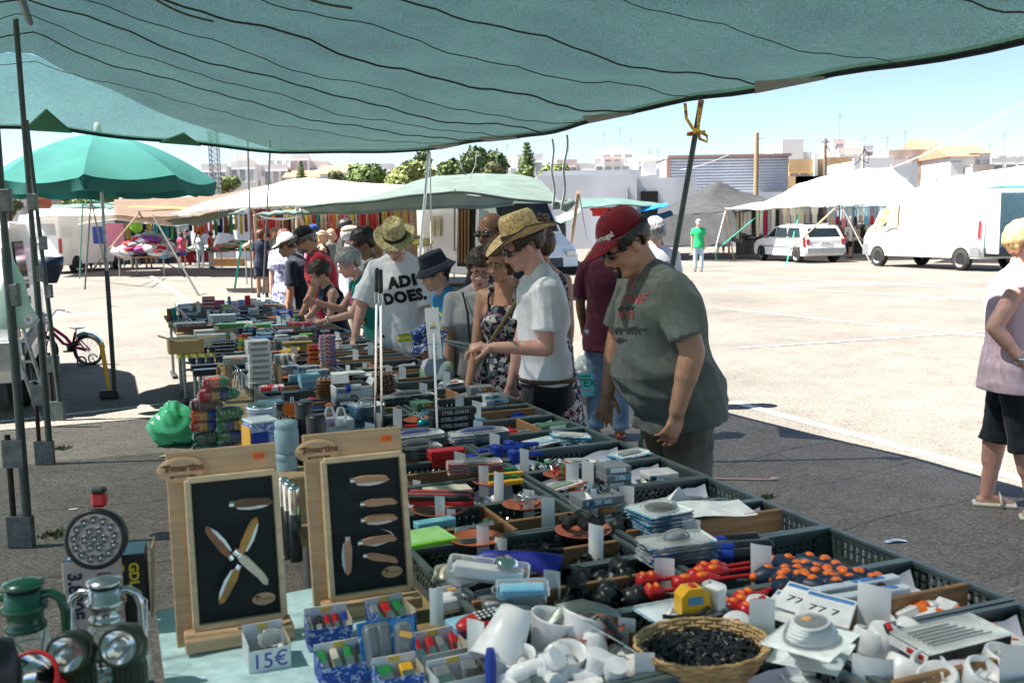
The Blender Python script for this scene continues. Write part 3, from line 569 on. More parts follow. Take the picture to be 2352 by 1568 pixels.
def tie_rope():
 b=MB();p=rp;b.tube([p+Vector((-.11,0,-.02)),p+Vector((-.1,0,-.12)),p+Vector((-.06,-.03,-.19)),p+Vector((-.02,-.04,-.21)),p+Vector((.03,-.05,-.24)),p+Vector((.03,-.05,-.28)),p+Vector((-.02,-.05,-.26)),p+Vector((-.03,-.05,-.2)),p+Vector((-.02,-.03,-.1)),p+Vector((-.01,-.02,.0))],.011,7)
 b.tube([p+Vector((-.09,0,-.22)),p+Vector((-.03,-.06,-.215)),p+Vector((.02,0,-.21)),p+Vector((-.05,.05,-.22)),p+Vector((-.09,0,-.225))],.012,7);tag(b.build('tie_rope',rope_yellow),'yellow flecked rope knotted round the leaning canopy pole','rope')
 for(a,b2,lab)in(((1268,318,9.6),(1272,480,9.8),'thick grey rope hanging from the canopy edge, left one'),((1302,308,9.2),(1292,482,9.6),'thick grey rope hanging from the canopy edge, right one')):
  p,q=at_d(*a),at_d(*b2);t=MB();t.tube([p.lerp(q,k/12)+Vector((.012*math.sin(k*.9),0,0))for k in range(13)],.011,6);tag(t.build('rope',mat('rope_grey',(.3,.33,.32),.9)),lab,'rope','ropes hanging from the canopy edge')
 p=at_d(1062,348,11);t=MB();t.tube([at_d(1095,350,10.8),at_d(1092,380,10.8),at_d(1080,408,10.8),at_d(1066,400,10.8),at_d(1058,375,10.8),at_d(1056,352,10.8)],.006,5);tag(t.build('rope',mat('rope_grey',(.3,.33,.32),.9)),'thin looped cord dangling near the canopy corner','rope')
 t=MB();t.tube([at_d(988,350,11.3),at_d(990,560,11.3)],.008,5);tag(t.build('rope',rope_white),'straight white guy cord beside the bright corner pole','rope')
tie_rope()
# ---- people
def remesh(mb,vox,smooth=2,dec=1.0,fac=.5):
 me=mb.mesh('tmp');o=bpy.data.objects.new('tmp',me)
 m=o.modifiers.new('r','REMESH');m.mode='VOXEL';m.voxel_size=vox;m.use_smooth_shade=True
 if smooth:s=o.modifiers.new('s','SMOOTH');s.iterations=smooth;s.factor=fac
 if dec<1:d=o.modifiers.new('d','DECIMATE');d.ratio=dec
 out=evaluated(o);bpy.data.objects.remove(o);bpy.data.meshes.remove(me)
 for p in out.polygons:p.use_smooth=True
 return out
def coords(me):
 a=np.empty(len(me.vertices)*3,np.float32);me.vertices.foreach_get('co',a);return a.reshape(-1,3)
def set_coords(me,a):me.vertices.foreach_set('co',np.ascontiguousarray(a,np.float32).ravel());me.update()
def vnormals(me):
 a=np.empty(len(me.vertices)*3,np.float32);me.vertices.foreach_get('normal',a);return a.reshape(-1,3)
def folds(me,amp=.006,sd=0,kz=5,kx=16,diag=.6):
 """soft cloth folds: ridged sine bands pushed along the normals"""
 a=coords(me);n=vnormals(me);x,y,z=a[:,0],a[:,1],a[:,2]
 rd=lambda q:1-2*np.abs(np.sin(q))
 w=.55*np.sin(kx*(x+.7*y)+kz*z*diag+1.7*np.sin(kz*z+sd)+sd)+.9*rd(7*x*diag-6*y+kz*2.6*z+1.4*np.sin(6*x+4*y+sd)+2*sd)*(.5+.5*np.sin(5*z+7*x+sd))+.6*rd(-9*x+8*y+kz*3.3*z+1.1*np.sin(9*z+sd))*(.5+.5*np.sin(6*z-5*x+8*y+1+sd))+.25*np.sin(31*x-23*y+17*z+sd)
 set_coords(me,a+n*(amp*w)[:,None])
skin_tones={'light':(.54,.33,.24),'pink':(.58,.33,.26),'tan':(.42,.23,.145),'brown':(.24,.125,.075),'dark':(.17,.085,.05)}
def skin(k):
 c=skin_tones[k];return mat('skin_'+k,c,.5,var=.12,vs=9,rgb2=[c[0]*1.02,c[1]*.95,c[2]*.93],bump=.12,bs=120,spec=.4)
lip_m=mat('lips',(.34,.15,.115),.5);brow_m=mat('brow_dark',(.03,.02,.015),.8);eye_m=mat('eye_white',(.42,.39,.36),.25);iris_m=mat('iris',(.03,.02,.015),.15)
def hairm(k):
 c={'black':(.012,.01,.009),'dark':(.03,.02,.014),'brown':(.075,.038,.02),'grey':(.24,.24,.235),'darkgrey':(.12,.115,.11),'white':(.5,.49,.47),'blond':(.55,.38,.18),'redbrown':(.11,.035,.02)}[k]
 return mat('hair_'+k,c,.45,var=.5,vs=60,stretch=(1,1,.16),bump=.35,bs=150)
fab=lambda n,c,var=.08,**k:mat('fabric_'+n,c,.85,var=var,vs=7,bump=.15,bs=260,spec=.2,sheen=.15,**k)
def rotm(yaw=0,pitch=0,roll=0):
 """yaw to the left about z, then pitch forward/down, then roll; acts on vectors (x right, y forward, z up)"""
 return RZ(yaw)@RX(-pitch)@RY(roll)
V=Vector
def unit(v):return Vector(v).normalized()
class Person:pass
def human(label,pos,yaw,H=1.72,sk='light',lean=0,girth=1.0,belly=0,bust=0,fem=False,head=(0,0,0),arms=None,top=None,bottom=None,hair=None,hat=None,vox=.009,shoes=None,twist=0,legs=(0,0),face=True,child=False,glasses=None,beard=None,group=None,curve=0,hipw=1.0,z0=0,footwear=True,hsc=1.0):
 """arms: {'L': (upper_dir, fore_dir, curl, palm), 'R': ...} in the person's own axes (x right, y forward, z up)"""
 P=Person();s=H/1.75;P.s=s;hs=s*hsc*(1.0 if not child else 1.0+.22*(1.75-H)/.6);ws=s*(girth if girth<1 else 1)
 root=thing('person',label,'person',(pos[0],pos[1],z0),yaw,group);P.root=root
 arms=arms or{};A={'L':((-.12,.02,-1),(-.03,.14,-1),.5,None),'R':((.12,.02,-1),(.03,.14,-1),.5,None)};A.update(arms)
 hipz=.93*s;pelvis=V((0,0,hipz));Rt=RX(-lean*.55)@RZ(twist*.5);Rt2=RX(-lean)@RZ(twist)
 def spine(t):
  t=t*s
  k=.22*s
  return pelvis+(Rt@V((0,0,min(t,k))))+(Rt2@V((0,0,max(0,t-k))))
 def axes(t):R=Rt if t<.2 else Rt2;return R@V((1,0,0)),R@V((0,1,0))
 wf=.93 if fem else 1.0;hw=1.04*hipw if fem else 1.0*hipw;sw=(.90 if fem else 1.0)
 prof=[(-.10,.184*hw,.128),(-.02,.178*hw,.124),(.10,.155*wf,.108),(.22,.152*wf,.108),(.34,.17*wf,.118),(.42,.172*sw,.11),(.475,.15*sw,.09),(.515,.10,.07),(.545,.06,.058)]
 def tsec(infl,t0=-.12,t1=.56,gr=None):
  out=[]
  for(t,w,d)in prof:
   if t<t0-.001 or t>t1+.001:continue
   g=math.exp(-((t-.09)/(.17 if t<.09 else.23))**2);X,Y=axes(t);gg=girth if t<.46 else 1+(girth-1)*.5;bu=bust*math.exp(-((t-.33)/.075)**2)
   W=(w*gg+belly*.55*g)*s+infl;D=(d*gg+belly*.5*g+bu*.5)*s+infl
   out.append((spine(t)+Y*((belly*.62*g+bu*.5-.012)*s),W,D,X,Y))
  return out
 sh={k:spine(.462)+Rt2@V((sg*.175*sw*s*(1+(girth-1)*.75),-.01*s,0))for k,sg in(('L',-1),('R',1))}
 ul,fl=.29*s,.255*s;ra=s*(.046 if not fem else.042)*(1+(girth-1)*.9);J={}
 for k in 'LR':
  a=A[k];ud=unit(a[0]);fd=unit(a[1]);e=sh[k]+ud*ul;w=e+fd*fl;J[k]=(sh[k],e,w,ud,fd,a[2],a[3])
 hip={k:pelvis+V((sg*.09*s*hw*(1+(girth-1)*.5),0,-.03*s))for k,sg in(('L',-1),('R',1))}
 lr=girth*.92+.08;LG={}
 for i,k in enumerate('LR'):
  th=legs[i]if not isinstance(legs[i],tuple)else legs[i][0];bend=0 if not isinstance(legs[i],tuple)else legs[i][1]
  sg=-1 if k=='L' else 1;kd=V((sg*.03,math.sin(th),-math.cos(th))).normalized();kn=hip[k]+kd*.41*s;ad=V((0,math.sin(th-bend),-math.cos(th-bend)));an=kn+ad*.415*s
  LG[k]=(hip[k],kn,an)
 dz=min(LG['L'][2].z,LG['R'][2].z)-.075*s
 shift=V((0,0,-dz))
 # ---- body
 b=MB();fine=vox<=.012
 secs=tsec(-.024*s if top and top[0]in('tee','polo','long','blouse')else-.008 if top else 0);b.loft(secs,18)
 for k in 'LR':
  sh_,e,w,ud,fd,curl,palm=J[k];sg=-1 if k=='L' else 1
  b.cap(spine(.43)+Rt2@V((sg*.08*s,0,0)),sh_,.07*s,ra*1.12);b.cap(spine(.535)+Rt2@V((sg*.02*s,-.015*s,0)),sh_+Rt2@V((-sg*.02*s,-.01*s,.004*s)),.047*s,ra*.85);b.cap(sh_,e,ra*1.12,ra*.88);b.cap(e,w,ra*.88,ra*.58);b.cap(e+fd*.02,e+fd*fl*.45,ra*.9,ra*.82)
  n=Vector(palm).normalized()if palm is not None else(V((-sg,0,0))if abs(fd.x)<.8 else V((0,0,-1)))
  n=(n-fd*n.dot(fd)).normalized();sd=fd.cross(n)*sg*-1;hsz=s*(.95 if fem else 1.03)
  b.cap(w,w+fd*.08*hsz,.026*hsz,.039*hsz,ax=n,e=.5)
  if fine:
   for f in range(4):
    r0=w+fd*(.088-.006*abs(f-1.3))*hsz+sd*(.033-.0215*f)*hsz;L1=(.044,.048,.045,.036)[f]*hsz;c1=curl*(.45+.12*f);c2=curl*(1.2+.12*f)
    d1=(fd*math.cos(c1)+n*math.sin(c1)+sd*(.10-.075*f)).normalized();d2=(fd*math.cos(c2)+n*math.sin(c2)+sd*(.06-.05*f)).normalized();p1=r0+d1*L1;rf=max(.0088*hsz,vox*.95)
    b.cap(r0-d1*.02*hsz,p1,rf*1.1,rf,8);b.cap(p1,p1+d2*L1*.85,rf,rf*.85,8)
   td=(fd*.75+sd*.6+n*(.25+.3*curl)).normalized();r0=w+fd*.022*hsz+sd*.026*hsz;p1=r0+td*.045*hsz;b.cap(r0,p1,.015*hsz,.0115*hsz,8);b.cap(p1,p1+(td*.6+fd*.5+n*.3*curl).normalized()*.034*hsz,.0115*hsz,max(.0095*hsz,vox),8)
  else:b.cap(w+fd*.08*hsz,w+(fd*math.cos(curl)+n*math.sin(curl))*.16*hsz,.034*hsz,.022*hsz,ax=n,e=.5)
  hp,kn,an=LG[k];b.cap(hp,kn,.082*s*lr,.056*s*lr);b.cap(kn,an,.054*s*lr,.036*s*(1+(lr-1)*.5));b.cap(kn+(an-kn)*.12+V((0,-.018*s,0)),kn+(an-kn)*.5+V((0,-.012*s,0)),.05*s*lr,.042*s*lr)
  b.cap(an+V((0,-.03*s,-.045*s)),an+V((0,.13*s,-.055*s)),.034*s,.026*s);b.cap(an+V((0,.02*s,-.01*s)),an+V((0,.1*s,-.045*s)),.036*s,.03*s)
 nb=spine(.525);hy,hp_,hr=head;Rh=rotm(hy,hp_,hr)
 ho=nb+Rt2@V((0,.012*s,.043*s))+Rh@V((0,.02*s,0))
 def h(p):return ho+Rh@(V(p)*hs)
 nk=(.054 if not fem else.046)*s*(1+(girth-1)*.8);b.cap(nb-(Rt2@V((0,0,.03*s))),h((0,-.022,.085)),nk*1.15,nk*.98)
 def he(c,r,R=None):b.ell(h(c),[q*hs for q in r],Rh if R is None else Rh@R,14,10)
 jw=(1.0 if not fem else.93)*(1+(girth-1)*.35);
 he((0,-.018,.148),(.074,.094,.085));he((0,.008,.078),(.061*jw,.075,.07));he((0,.03,.042),(.048*jw,.054,.042));he((0,.072,.022),(.021,.018,.018));he((0,.062,.128),(.054,.024,.03))
 if girth>1.15:he((0,.03,.012),(.062,.058,.03));he((-.045,.03,.055),(.03,.035,.04));he((.045,.03,.055),(.03,.035,.04))
 for sg in(-1,1):he((sg*.036,.052,.076),(.026,.03,.028));he((sg*.0145,.092,.073),(.0105,.012,.009));he((sg*.077,-.012,.1),(.011,.019,.031),RZ(sg*-.35));he((sg*.032,.072,.133),(.026,.013,.008));he((sg*.0315,.0695,.1205),(.0165,.0125,.0105));he((sg*.0315,.066,.1015),(.017,.0115,.008))
 b.cap(h((0,.079,.122)),h((0,.105,.08)),.0085*hs,.0125*hs,8);he((0,.089,.047),(.023,.0075,.0055));he((0,.0835,.0375),(.020,.0085,.0065));he((0,.079,.06),(.022,.011,.013))
 if shift.z:b.v=[(p[0],p[1],p[2]+shift.z)for p in b.v]
 me=remesh(b,vox,2 if fine else 1);sm=skin(sk);P.h=lambda p:h(p)+shift;P.Rh=Rh;P.hs=hs;P.J={k:[j+shift if i<3 else j for i,j in enumerate(J[k])]for k in J};P.sp=lambda t:spine(t)+shift;P.Rt2=Rt2;P.pel=pelvis+shift
 bo=link('body',me,[sm,lip_m],root);P.body=bo
 if fine and face:
  c=np.empty(len(me.polygons)*3,np.float32);me.polygons.foreach_get('center',c);c=c.reshape(-1,3)
  Ri=np.array(Rh.transposed());hl=(c-np.array(ho+shift))@Ri.T/hs;mi=((np.abs(hl[:,0])<.023)&(np.abs(hl[:,2]-.0425)<.011)&(hl[:,1]>.087)).astype(np.int32);me.polygons.foreach_set('material_index',mi)
 if face and not(glasses=='sun'):
  for sg in(-1,1):
   e=MB();e.ell(P.h((sg*.031,.066,.1105)),.0125*hs,None,10,8);eo=e.build('eye',eye_m,root)
   e=MB();e.ell(P.h((sg*.031,.0748,.1095)),(.0072*hs,.0045*hs,.0072*hs),Rh,8,6);e.build('iris',iris_m,eo)
 if face and hair:
  e=MB()
  for sg in(-1,1):e.cap(P.h((sg*.014,.088,.131)),P.h((sg*.05,.068,.133)),.0048*hs,.003*hs,6)
  e.build('eyebrows',hairm(hair[0])if hair[0]not in('white','blond')else hairm('darkgrey'),root)
  # ---- hair
 def shell(name,m,keep,r=(.0815,.102,.0925),c=(0,-.02,.149),n=64,k=44,amp=.0022,fr=52,par=root,drop=None):
  d=MB();vs=[];idx={}
  for i in range(k+1):
   t=pi*i/k
   for j in range(n):
    a=2*pi*j/n;q=V((math.sin(t)*math.cos(a),math.sin(t)*math.sin(a),math.cos(t)))
    w=1+amp/.09*(math.sin(round(fr*.5)*a+2*math.sin(3*t))+.8*math.sin(round(fr*.9)*a+4*t)+.5*math.sin(13*t+3*a))
    p=V((c[0]+q.x*r[0]*w,c[1]+q.y*r[1]*w,c[2]+q.z*r[2]*w))
    if drop and p.z<c[2]-.02:p=V((p.x*drop[0],p.y*drop[1]-.004,c[2]-.02-(c[2]-.02-p.z)*drop[2]))
    idx[i,j]=p;vs.append(p)
  fs=[]
  for i in range(k):
   for j in range(n):
    q=[(i,j),(i,(j+1)%n),(i+1,(j+1)%n),(i+1,j)]
    if all(keep(idx[z])for z in q):fs.append([z[0]*n+z[1]for z in q])
  d.add([P.h(v)for v in vs],fs,sm=True);o=d.build(name,m,par);mo=o.modifiers.new('solid','SOLIDIFY');mo.thickness=.012*hs;mo.offset=-1;return o
 if hair:
  hc,st=hair;hm=hairm(hc)
  if hat:sh0=shell;hz_=(hat[2]if len(hat)>2 else{}).get('z',.168);tl_=(hat[2]if len(hat)>2 else{}).get('tilt',0);shell=lambda n_,m_,kf,**kw:sh0(n_,m_,lambda p:kf(p)and p.z<hz_-.0-(p.y+.018)*math.tan(tl_)*1.0,**{k_:v_ for k_,v_ in kw.items()if k_ not in('r',)})
  if st=='short':shell('hair',hm,lambda p:(p.y<.048 or p.z>.178+.25*max(0,p.y-.06))and p.z>(.075 if p.y<-.045 else.108)and not(abs(p.x)>.062 and-.04<p.y<.02 and p.z<.122))
  elif st=='thick':shell('hair',hm,lambda p:(p.y<.055 or p.z>.158)and p.z>(.06 if p.y<-.045 else.1)and not(abs(p.x)>.066 and-.035<p.y<.03 and p.z<.12),r=(.087,.109,.1),amp=.0028,fr=44)
  elif st=='bob':shell('hair',hm,lambda p:(p.y<.035 or p.z>.165)and p.z>-.01,r=(.09,.108,.097),amp=.0032,fr=40,drop=(.98,1.0,1.35))
  elif st=='long':shell('hair',hm,lambda p:(p.y<.03 or p.z>.17)and p.z>-.2,r=(.09,.108,.097),amp=.0032,fr=40,drop=(1.0,1.02,2.6))
  elif st=='bald':shell('hair',hm,lambda p:p.y<.02 and.07<p.z<.15 and not(abs(p.x)>.062 and-.04<p.y<.03 and p.z<.118))
  elif st=='bun':
   shell('hair',hm,lambda p:(p.y<.045 or p.z>.172)and p.z>.06);d=MB()
   for i in range(26):q=V((random.uniform(-.045,.045),random.uniform(-.06,.03)-.03,.26+random.uniform(-.03,.045)));d.ell(P.h(q),[random.uniform(.014,.03)*hs,random.uniform(.014,.03)*hs,random.uniform(.012,.024)*hs],rotm(random.random()*3,random.random()*3),8,6)
   d.build('hair_bun',hm,root)
 if beard:
  d=MB();
  he2=lambda c,r:d.ell(P.h(c),[q*hs for q in r],Rh,12,8)
  if beard=='goatee':he2((0,.083,.02),(.022,.016,.02));he2((0,.097,.0565),(.026,.007,.005));[he2((sg*.025,.083,.042),(.006,.008,.018))for sg in(-1,1)];bm=hairm('black')
  else:he2((0,.05,.03),(.053*jw,.052,.034));he2((0,.093,.058),(.028,.008,.007));bm=hairm('darkgrey')
  link('beard',remesh(d,.006,1),bm,root)
 if glasses:
  d=MB();sun_=glasses=='sun'
  for sg in(-1,1):
   if sun_:d.ell(P.h((sg*.034,.088,.112)),(.031*hs,.011*hs,.020*hs),Rh,12,8)
   else:d.tube([P.h((sg*.033+.024*math.cos(a),.094-.15*abs(.024*math.cos(a)),.110+.018*math.sin(a)))for a in np.linspace(0,2*pi,17)],.0022*hs,5,caps=False)
   d.tube([P.h((sg*.062,.08,.116)),P.h((sg*.079,.02,.117)),P.h((sg*.082,-.03,.11))],.0035*hs if sun_ else.002*hs,5)
  d.tube([P.h((-.012,.099,.115)),P.h((0,.102,.117)),P.h((.012,.099,.115))],.0025*hs,5);d.build('sunglasses' if sun_ else 'glasses',mat('sunglass',(.012,.012,.014),.12,spec=.8)if sun_ else mat('glasses_frame',(.1,.09,.08),.3,.6),root)
  # ---- clothes
 tm=None;P.top=None
 if top:
  kind,tm=top[0],top[1];o=top[2]if len(top)>2 else{};inf=o.get('inf',.017)*s;d=MB();t0=o.get('hem',-.1)
  if kind in('tee','polo','long','blouse'):
   sc=tsec(inf,t0);c,W_,D_,X,Y=sc[0];low=spine(t0)+Y*(c-spine(-.1)).dot(Y)
   if t0>-.1:pass
   elif t0<-.1:sc=[(spine(-.1)+V((0,0,(t0+.1)*s))+Y*(c-spine(-.1)).dot(Y),W_*o.get('flare',1.02),D_*o.get('flare',1.02),X,Y)]+sc
   d.loft(sc[:-1]+[(sc[-1][0]-Rt2@V((0,0,.012*s)),nk+.012*s,nk+.012*s,sc[-1][3],sc[-1][4])],22)
   for k in 'LR':
    sh_,e,w,ud,fd,curl,palm=J[k];sg=-1 if k=='L' else 1;sl=o.get('sleeve',.62);d.cap(spine(.43)+Rt2@V((sg*.08*s,0,0)),sh_,.075*s+inf*.6,ra*1.12+inf);d.cap(spine(.525)+Rt2@V((sg*.035*s,-.012*s,0)),sh_+Rt2@V((-sg*.02*s,-.01*s,.004*s)),.045*s+inf*.7,ra*.85+inf)
    if kind=='long':d.cap(sh_,e,ra*1.12+inf,ra*.95+inf);d.cap(e,w,ra*.95+inf,ra*.65+inf,flat1=True)
    else:d.cap(sh_,sh_+ud*ul*sl,ra*1.12+inf,ra*1.12+inf*o.get('loose',1.5),flat1=True)
  elif kind in('tank','dress'):
   tw=o.get('w',.8);sc=tsec(inf,-.1,.38);X,Y=axes(.4);c=spine(.425);sc.append((c+Y*(bust*.2*s),.145*s*sw*tw,.1*s+inf,X,Y))
   if kind=='dress':
    L_=o.get('len',.52)*s;c0,W0,D0,X0,Y0=sc[0];sc=[(c0+V((0,0,-L_)),W0*1.4,D0*1.6,V((1,0,0)),V((0,1,0))),(c0+V((0,0,-L_*.4)),W0*1.2,D0*1.38,V((1,0,0)),V((0,1,0)))]+sc
   d.loft(sc,22)
   for sg in(-1,1):
    w_=max(o.get('strap',.022)*s,vox*1.3);q=[spine(t)+Rt2@V((sg*x*s*sw,y*s,0))for(x,y,t)in((.085,.105+bust*.35,.36),(.09,.098+bust*.1,.43),(.092,.066,.50),(.094,-.005,.53),(.094,-.075,.49),(.09,-.115,.42),(.085,-.115,.35))]
    for a_,b_ in zip(q,q[1:]):d.cap(a_,b_,w_,w_,ax=Rt2@V((0,1,0)),e=.75)
  d.v=[(p[0],p[1],p[2]+shift.z)for p in d.v]
  me=remesh(d,vox*1.15,2 if kind!='tank' else 1);folds(me,o.get('fold',.006)*s,sd=len(label)%7,kx=o.get('kx',14));P.top=link({'dress':'dress','tank':'tank_top','polo':'polo_shirt','blouse':'blouse'}.get(kind,'shirt'),me,tm,root)
 if bottom:
  kind,bm=bottom[0],bottom[1];o=bottom[2]if len(bottom)>2 else{};d=MB();inf=o.get('inf',.012)*s
  sc=tsec(inf*.5,-.1,o.get('waist',.0));c,W_,D_,X,Y=sc[0];d.loft([(c+V((0,0,-.05*s)),W_*.9,D_*.92,X,Y)]+sc,20)
  fr=o.get('len',1.0 if kind=='trousers' else.45)
  for k in 'LR':
   hp,kn,an=LG[k];fl_=o.get('flare',1.25 if kind=='shorts' else 1.15)
   if fr<=.5:t=fr/.5;e=hp.lerp(kn,t);d.cap(hp,e,.086*s*lr+inf,lerp(.088,.062,t)*s*lr*fl_+inf,flat1=True)
   else:t=(fr-.5)/.5;e=kn.lerp(an,t*.97);d.cap(hp,kn,.085*s*lr+inf,.064*s*lr+inf);d.cap(kn,e,.064*s*lr+inf,lerp(.056,.05,t)*s*lr*fl_+inf,flat1=True)
  d.v=[(p[0],p[1],p[2]+shift.z)for p in d.v]
  me=remesh(d,vox*1.3,2);folds(me,o.get('fold',.004)*s,sd=2,kz=13,kx=8);P.bottom=link('shorts' if kind=='shorts' else 'trousers',me,bm,root)
 if footwear:
  for k in 'LR':
   an=LG[k][2]+shift;d=MB();d.cap(an+V((0,-.04*s,-.04*s)),an+V((0,.135*s,-.05*s)),.042*s,.034*s);d.cap(an+V((0,-.03*s,0)),an+V((0,.05*s,-.03*s)),.044*s,.036*s);d.v=[(p[0],p[1],max(p[2],.004))for p in d.v];d.build('shoe',shoes or mat('shoe_dark',(.03,.025,.02),.5),root)
   # ---- hats
 if hat:
  kind,hm=hat[0],hat[1];o=hat[2]if len(hat)>2 else{};d=MB()
  hz=o.get('z',.168);tilt=o.get('tilt',0);Rk=RX(-tilt)
  def q(p):return P.h(V((0,-.018,hz))+Rk@V(p))
  if kind=='straw':
   bw,bl=o.get('bw',.17),o.get('bl',.19);up=o.get('up',.03);n=48
   prof_=[(1.0,0),(.985,.03),(.93,.075),(.86,.105),(.7,.122),(.4,.117),(.0,.108)]
   def crown(t,a):
    i=t*(len(prof_)-1);j=min(int(i),len(prof_)-2);f=i-j;r=lerp(prof_[j][0],prof_[j+1][0],f);z=lerp(prof_[j][1],prof_[j+1][1],f);dent=-.018*math.exp(-(math.sin(a)*r*2.2)**2-(0.0))*(1 if z>.1 else 0)
    return q((.083*r*math.cos(a),.103*r*math.sin(a),z+dent*0))
   d.grid(lambda u,t:crown(t,2*pi*u),n,18)
   def brim(u,t):
    a=2*pi*u;r0=(.083,.103);x=lerp(r0[0],bw,t)*math.cos(a);y=lerp(r0[1],bl,t)*math.sin(a);return q((x,y,up*(t**1.5)*(abs(math.cos(a))**1.5*1.5-.35*abs(math.sin(a)))-.03*t*max(0,math.sin(a))*o.get('dip',1)+o.get('rag',0)*math.sin(23*a)*t))
   d.grid(lambda u,t:brim(u,t),n,8);ho_=d.build('hat',hm,root);mo=ho_.modifiers.new('solid','SOLIDIFY');mo.thickness=.004
   d=MB();d.grid(lambda u,t:q((.0845*math.cos(2*pi*u),.1045*math.sin(2*pi*u),.004+.026*t)),n,2);d.build('hat_band',o.get('band',mat('band_dark',(.02,.015,.012),.7)),ho_)
   d=MB();d.tube([brim(k/60,1)for k in range(61)],.0035,5);d.build('brim_edge',o.get('edge',hm),ho_);P.hat=ho_
  elif kind=='cap':
   d.grid(lambda u,t:q((.083*math.cos(2*pi*u)*math.cos(t*pi/2)**.75,.106*math.sin(2*pi*u)*math.cos(t*pi/2)**.75,-.012+.105*math.sin(t*pi/2))),36,14);ho_=d.build('cap',hm,root);mo=ho_.modifiers.new('solid','SOLIDIFY');mo.thickness=.003
   d=MB();bl=o.get('bill',.075)
   def bill(u,t):
    a=lerp(.12*pi,.88*pi,u);x=.084*math.cos(a);y=.106*math.sin(a);e=math.sin((u)*pi)**.55;return q((x*(1+.02*t),y+bl*t*e,-.006-.022*t*e+.016*(1-(x/.084)**2)*1.0-.012*t))
   d.grid(bill,20,8);bo_=d.build('bill',o.get('bm',hm),ho_);mo=bo_.modifiers.new('solid','SOLIDIFY');mo.thickness=.004
   d=MB();d.ell(q((0,0,.094)),.007*hs,None,8,6);d.build('button',hm,ho_);P.hat=ho_;P.q=q;P.bill=bill
  elif kind=='bucket':
   d.grid(lambda u,t:q((lerp(.086,.068,max(0,t))*math.cos(2*pi*u),lerp(.108,.088,t)*math.sin(2*pi*u),.085*t)),32,6);d.grid(lambda u,t:q((.068*(1-t)*math.cos(2*pi*u),.088*(1-t)*math.sin(2*pi*u),.085+.012*t)),32,5)
   d.grid(lambda u,t:q(((.086+.045*t)*math.cos(2*pi*u),(.108+.05*t)*math.sin(2*pi*u),-.045*t+.006*t*math.sin(10*pi*u))),32,4);ho_=d.build('bucket_hat',hm,root);mo=ho_.modifiers.new('solid','SOLIDIFY');mo.thickness=.003;P.hat=ho_
  elif kind=='visor':
   d.grid(lambda u,t:q((.085*math.cos(2*pi*u),.107*math.sin(2*pi*u),-.01+.035*t)),28,2);d.grid(lambda u,t:q((.085*math.cos(lerp(.1,.9,u)*pi),.107*math.sin(lerp(.1,.9,u)*pi)+.08*t*math.sin(u*pi),-.005-.02*t)),14,4);d.build('visor',hm,root)
  elif kind=='flat':
   d.ell(q((0,.012,.03)),(.09*hs,.12*hs,.055*hs),Rh,20,12);d.ell(q((0,.1,.0)),(.06*hs,.045*hs,.012*hs),Rh,16,8);d.build('flat_cap',hm,root)
 return P
def on_surface(P,target,s,size,m,origin,xdir,ydir,bold=.0,back=None,sub=True,name='lettering',cast=None,space=1.0):
 """print: text mesh laid on the cloth surface by casting it against the mesh along cast (in the person's space)"""
 me=text_mesh(s,size,bold,0,space)if isinstance(s,str)else s
 bm=bmesh.new();bm.from_mesh(me);
 if sub:bmesh.ops.triangulate(bm,faces=bm.faces[:]);bmesh.ops.subdivide_edges(bm,edges=[e for e in bm.edges if e.calc_length()>size*.18],cuts=2,use_grid_fill=False);bmesh.ops.triangulate(bm,faces=bm.faces[:])
 bm.to_mesh(me);bm.free();F=frame(origin,xdir,ydir);tv=target.data;bvh=BVHTree.FromPolygons([v.co for v in tv.vertices],[p.vertices[:]for p in tv.polygons]);nrm=F.to_3x3()@V((0,0,1));
 if cast is not None:nrm=-V(cast).normalized()
 for v in me.vertices:
  p=F@v.co;hit=bvh.ray_cast(p+nrm*.35,-nrm)
  v.co=hit[0]+nrm*.0035 if hit[0]is not None else p
 me.update();return link(name,me,m,target)
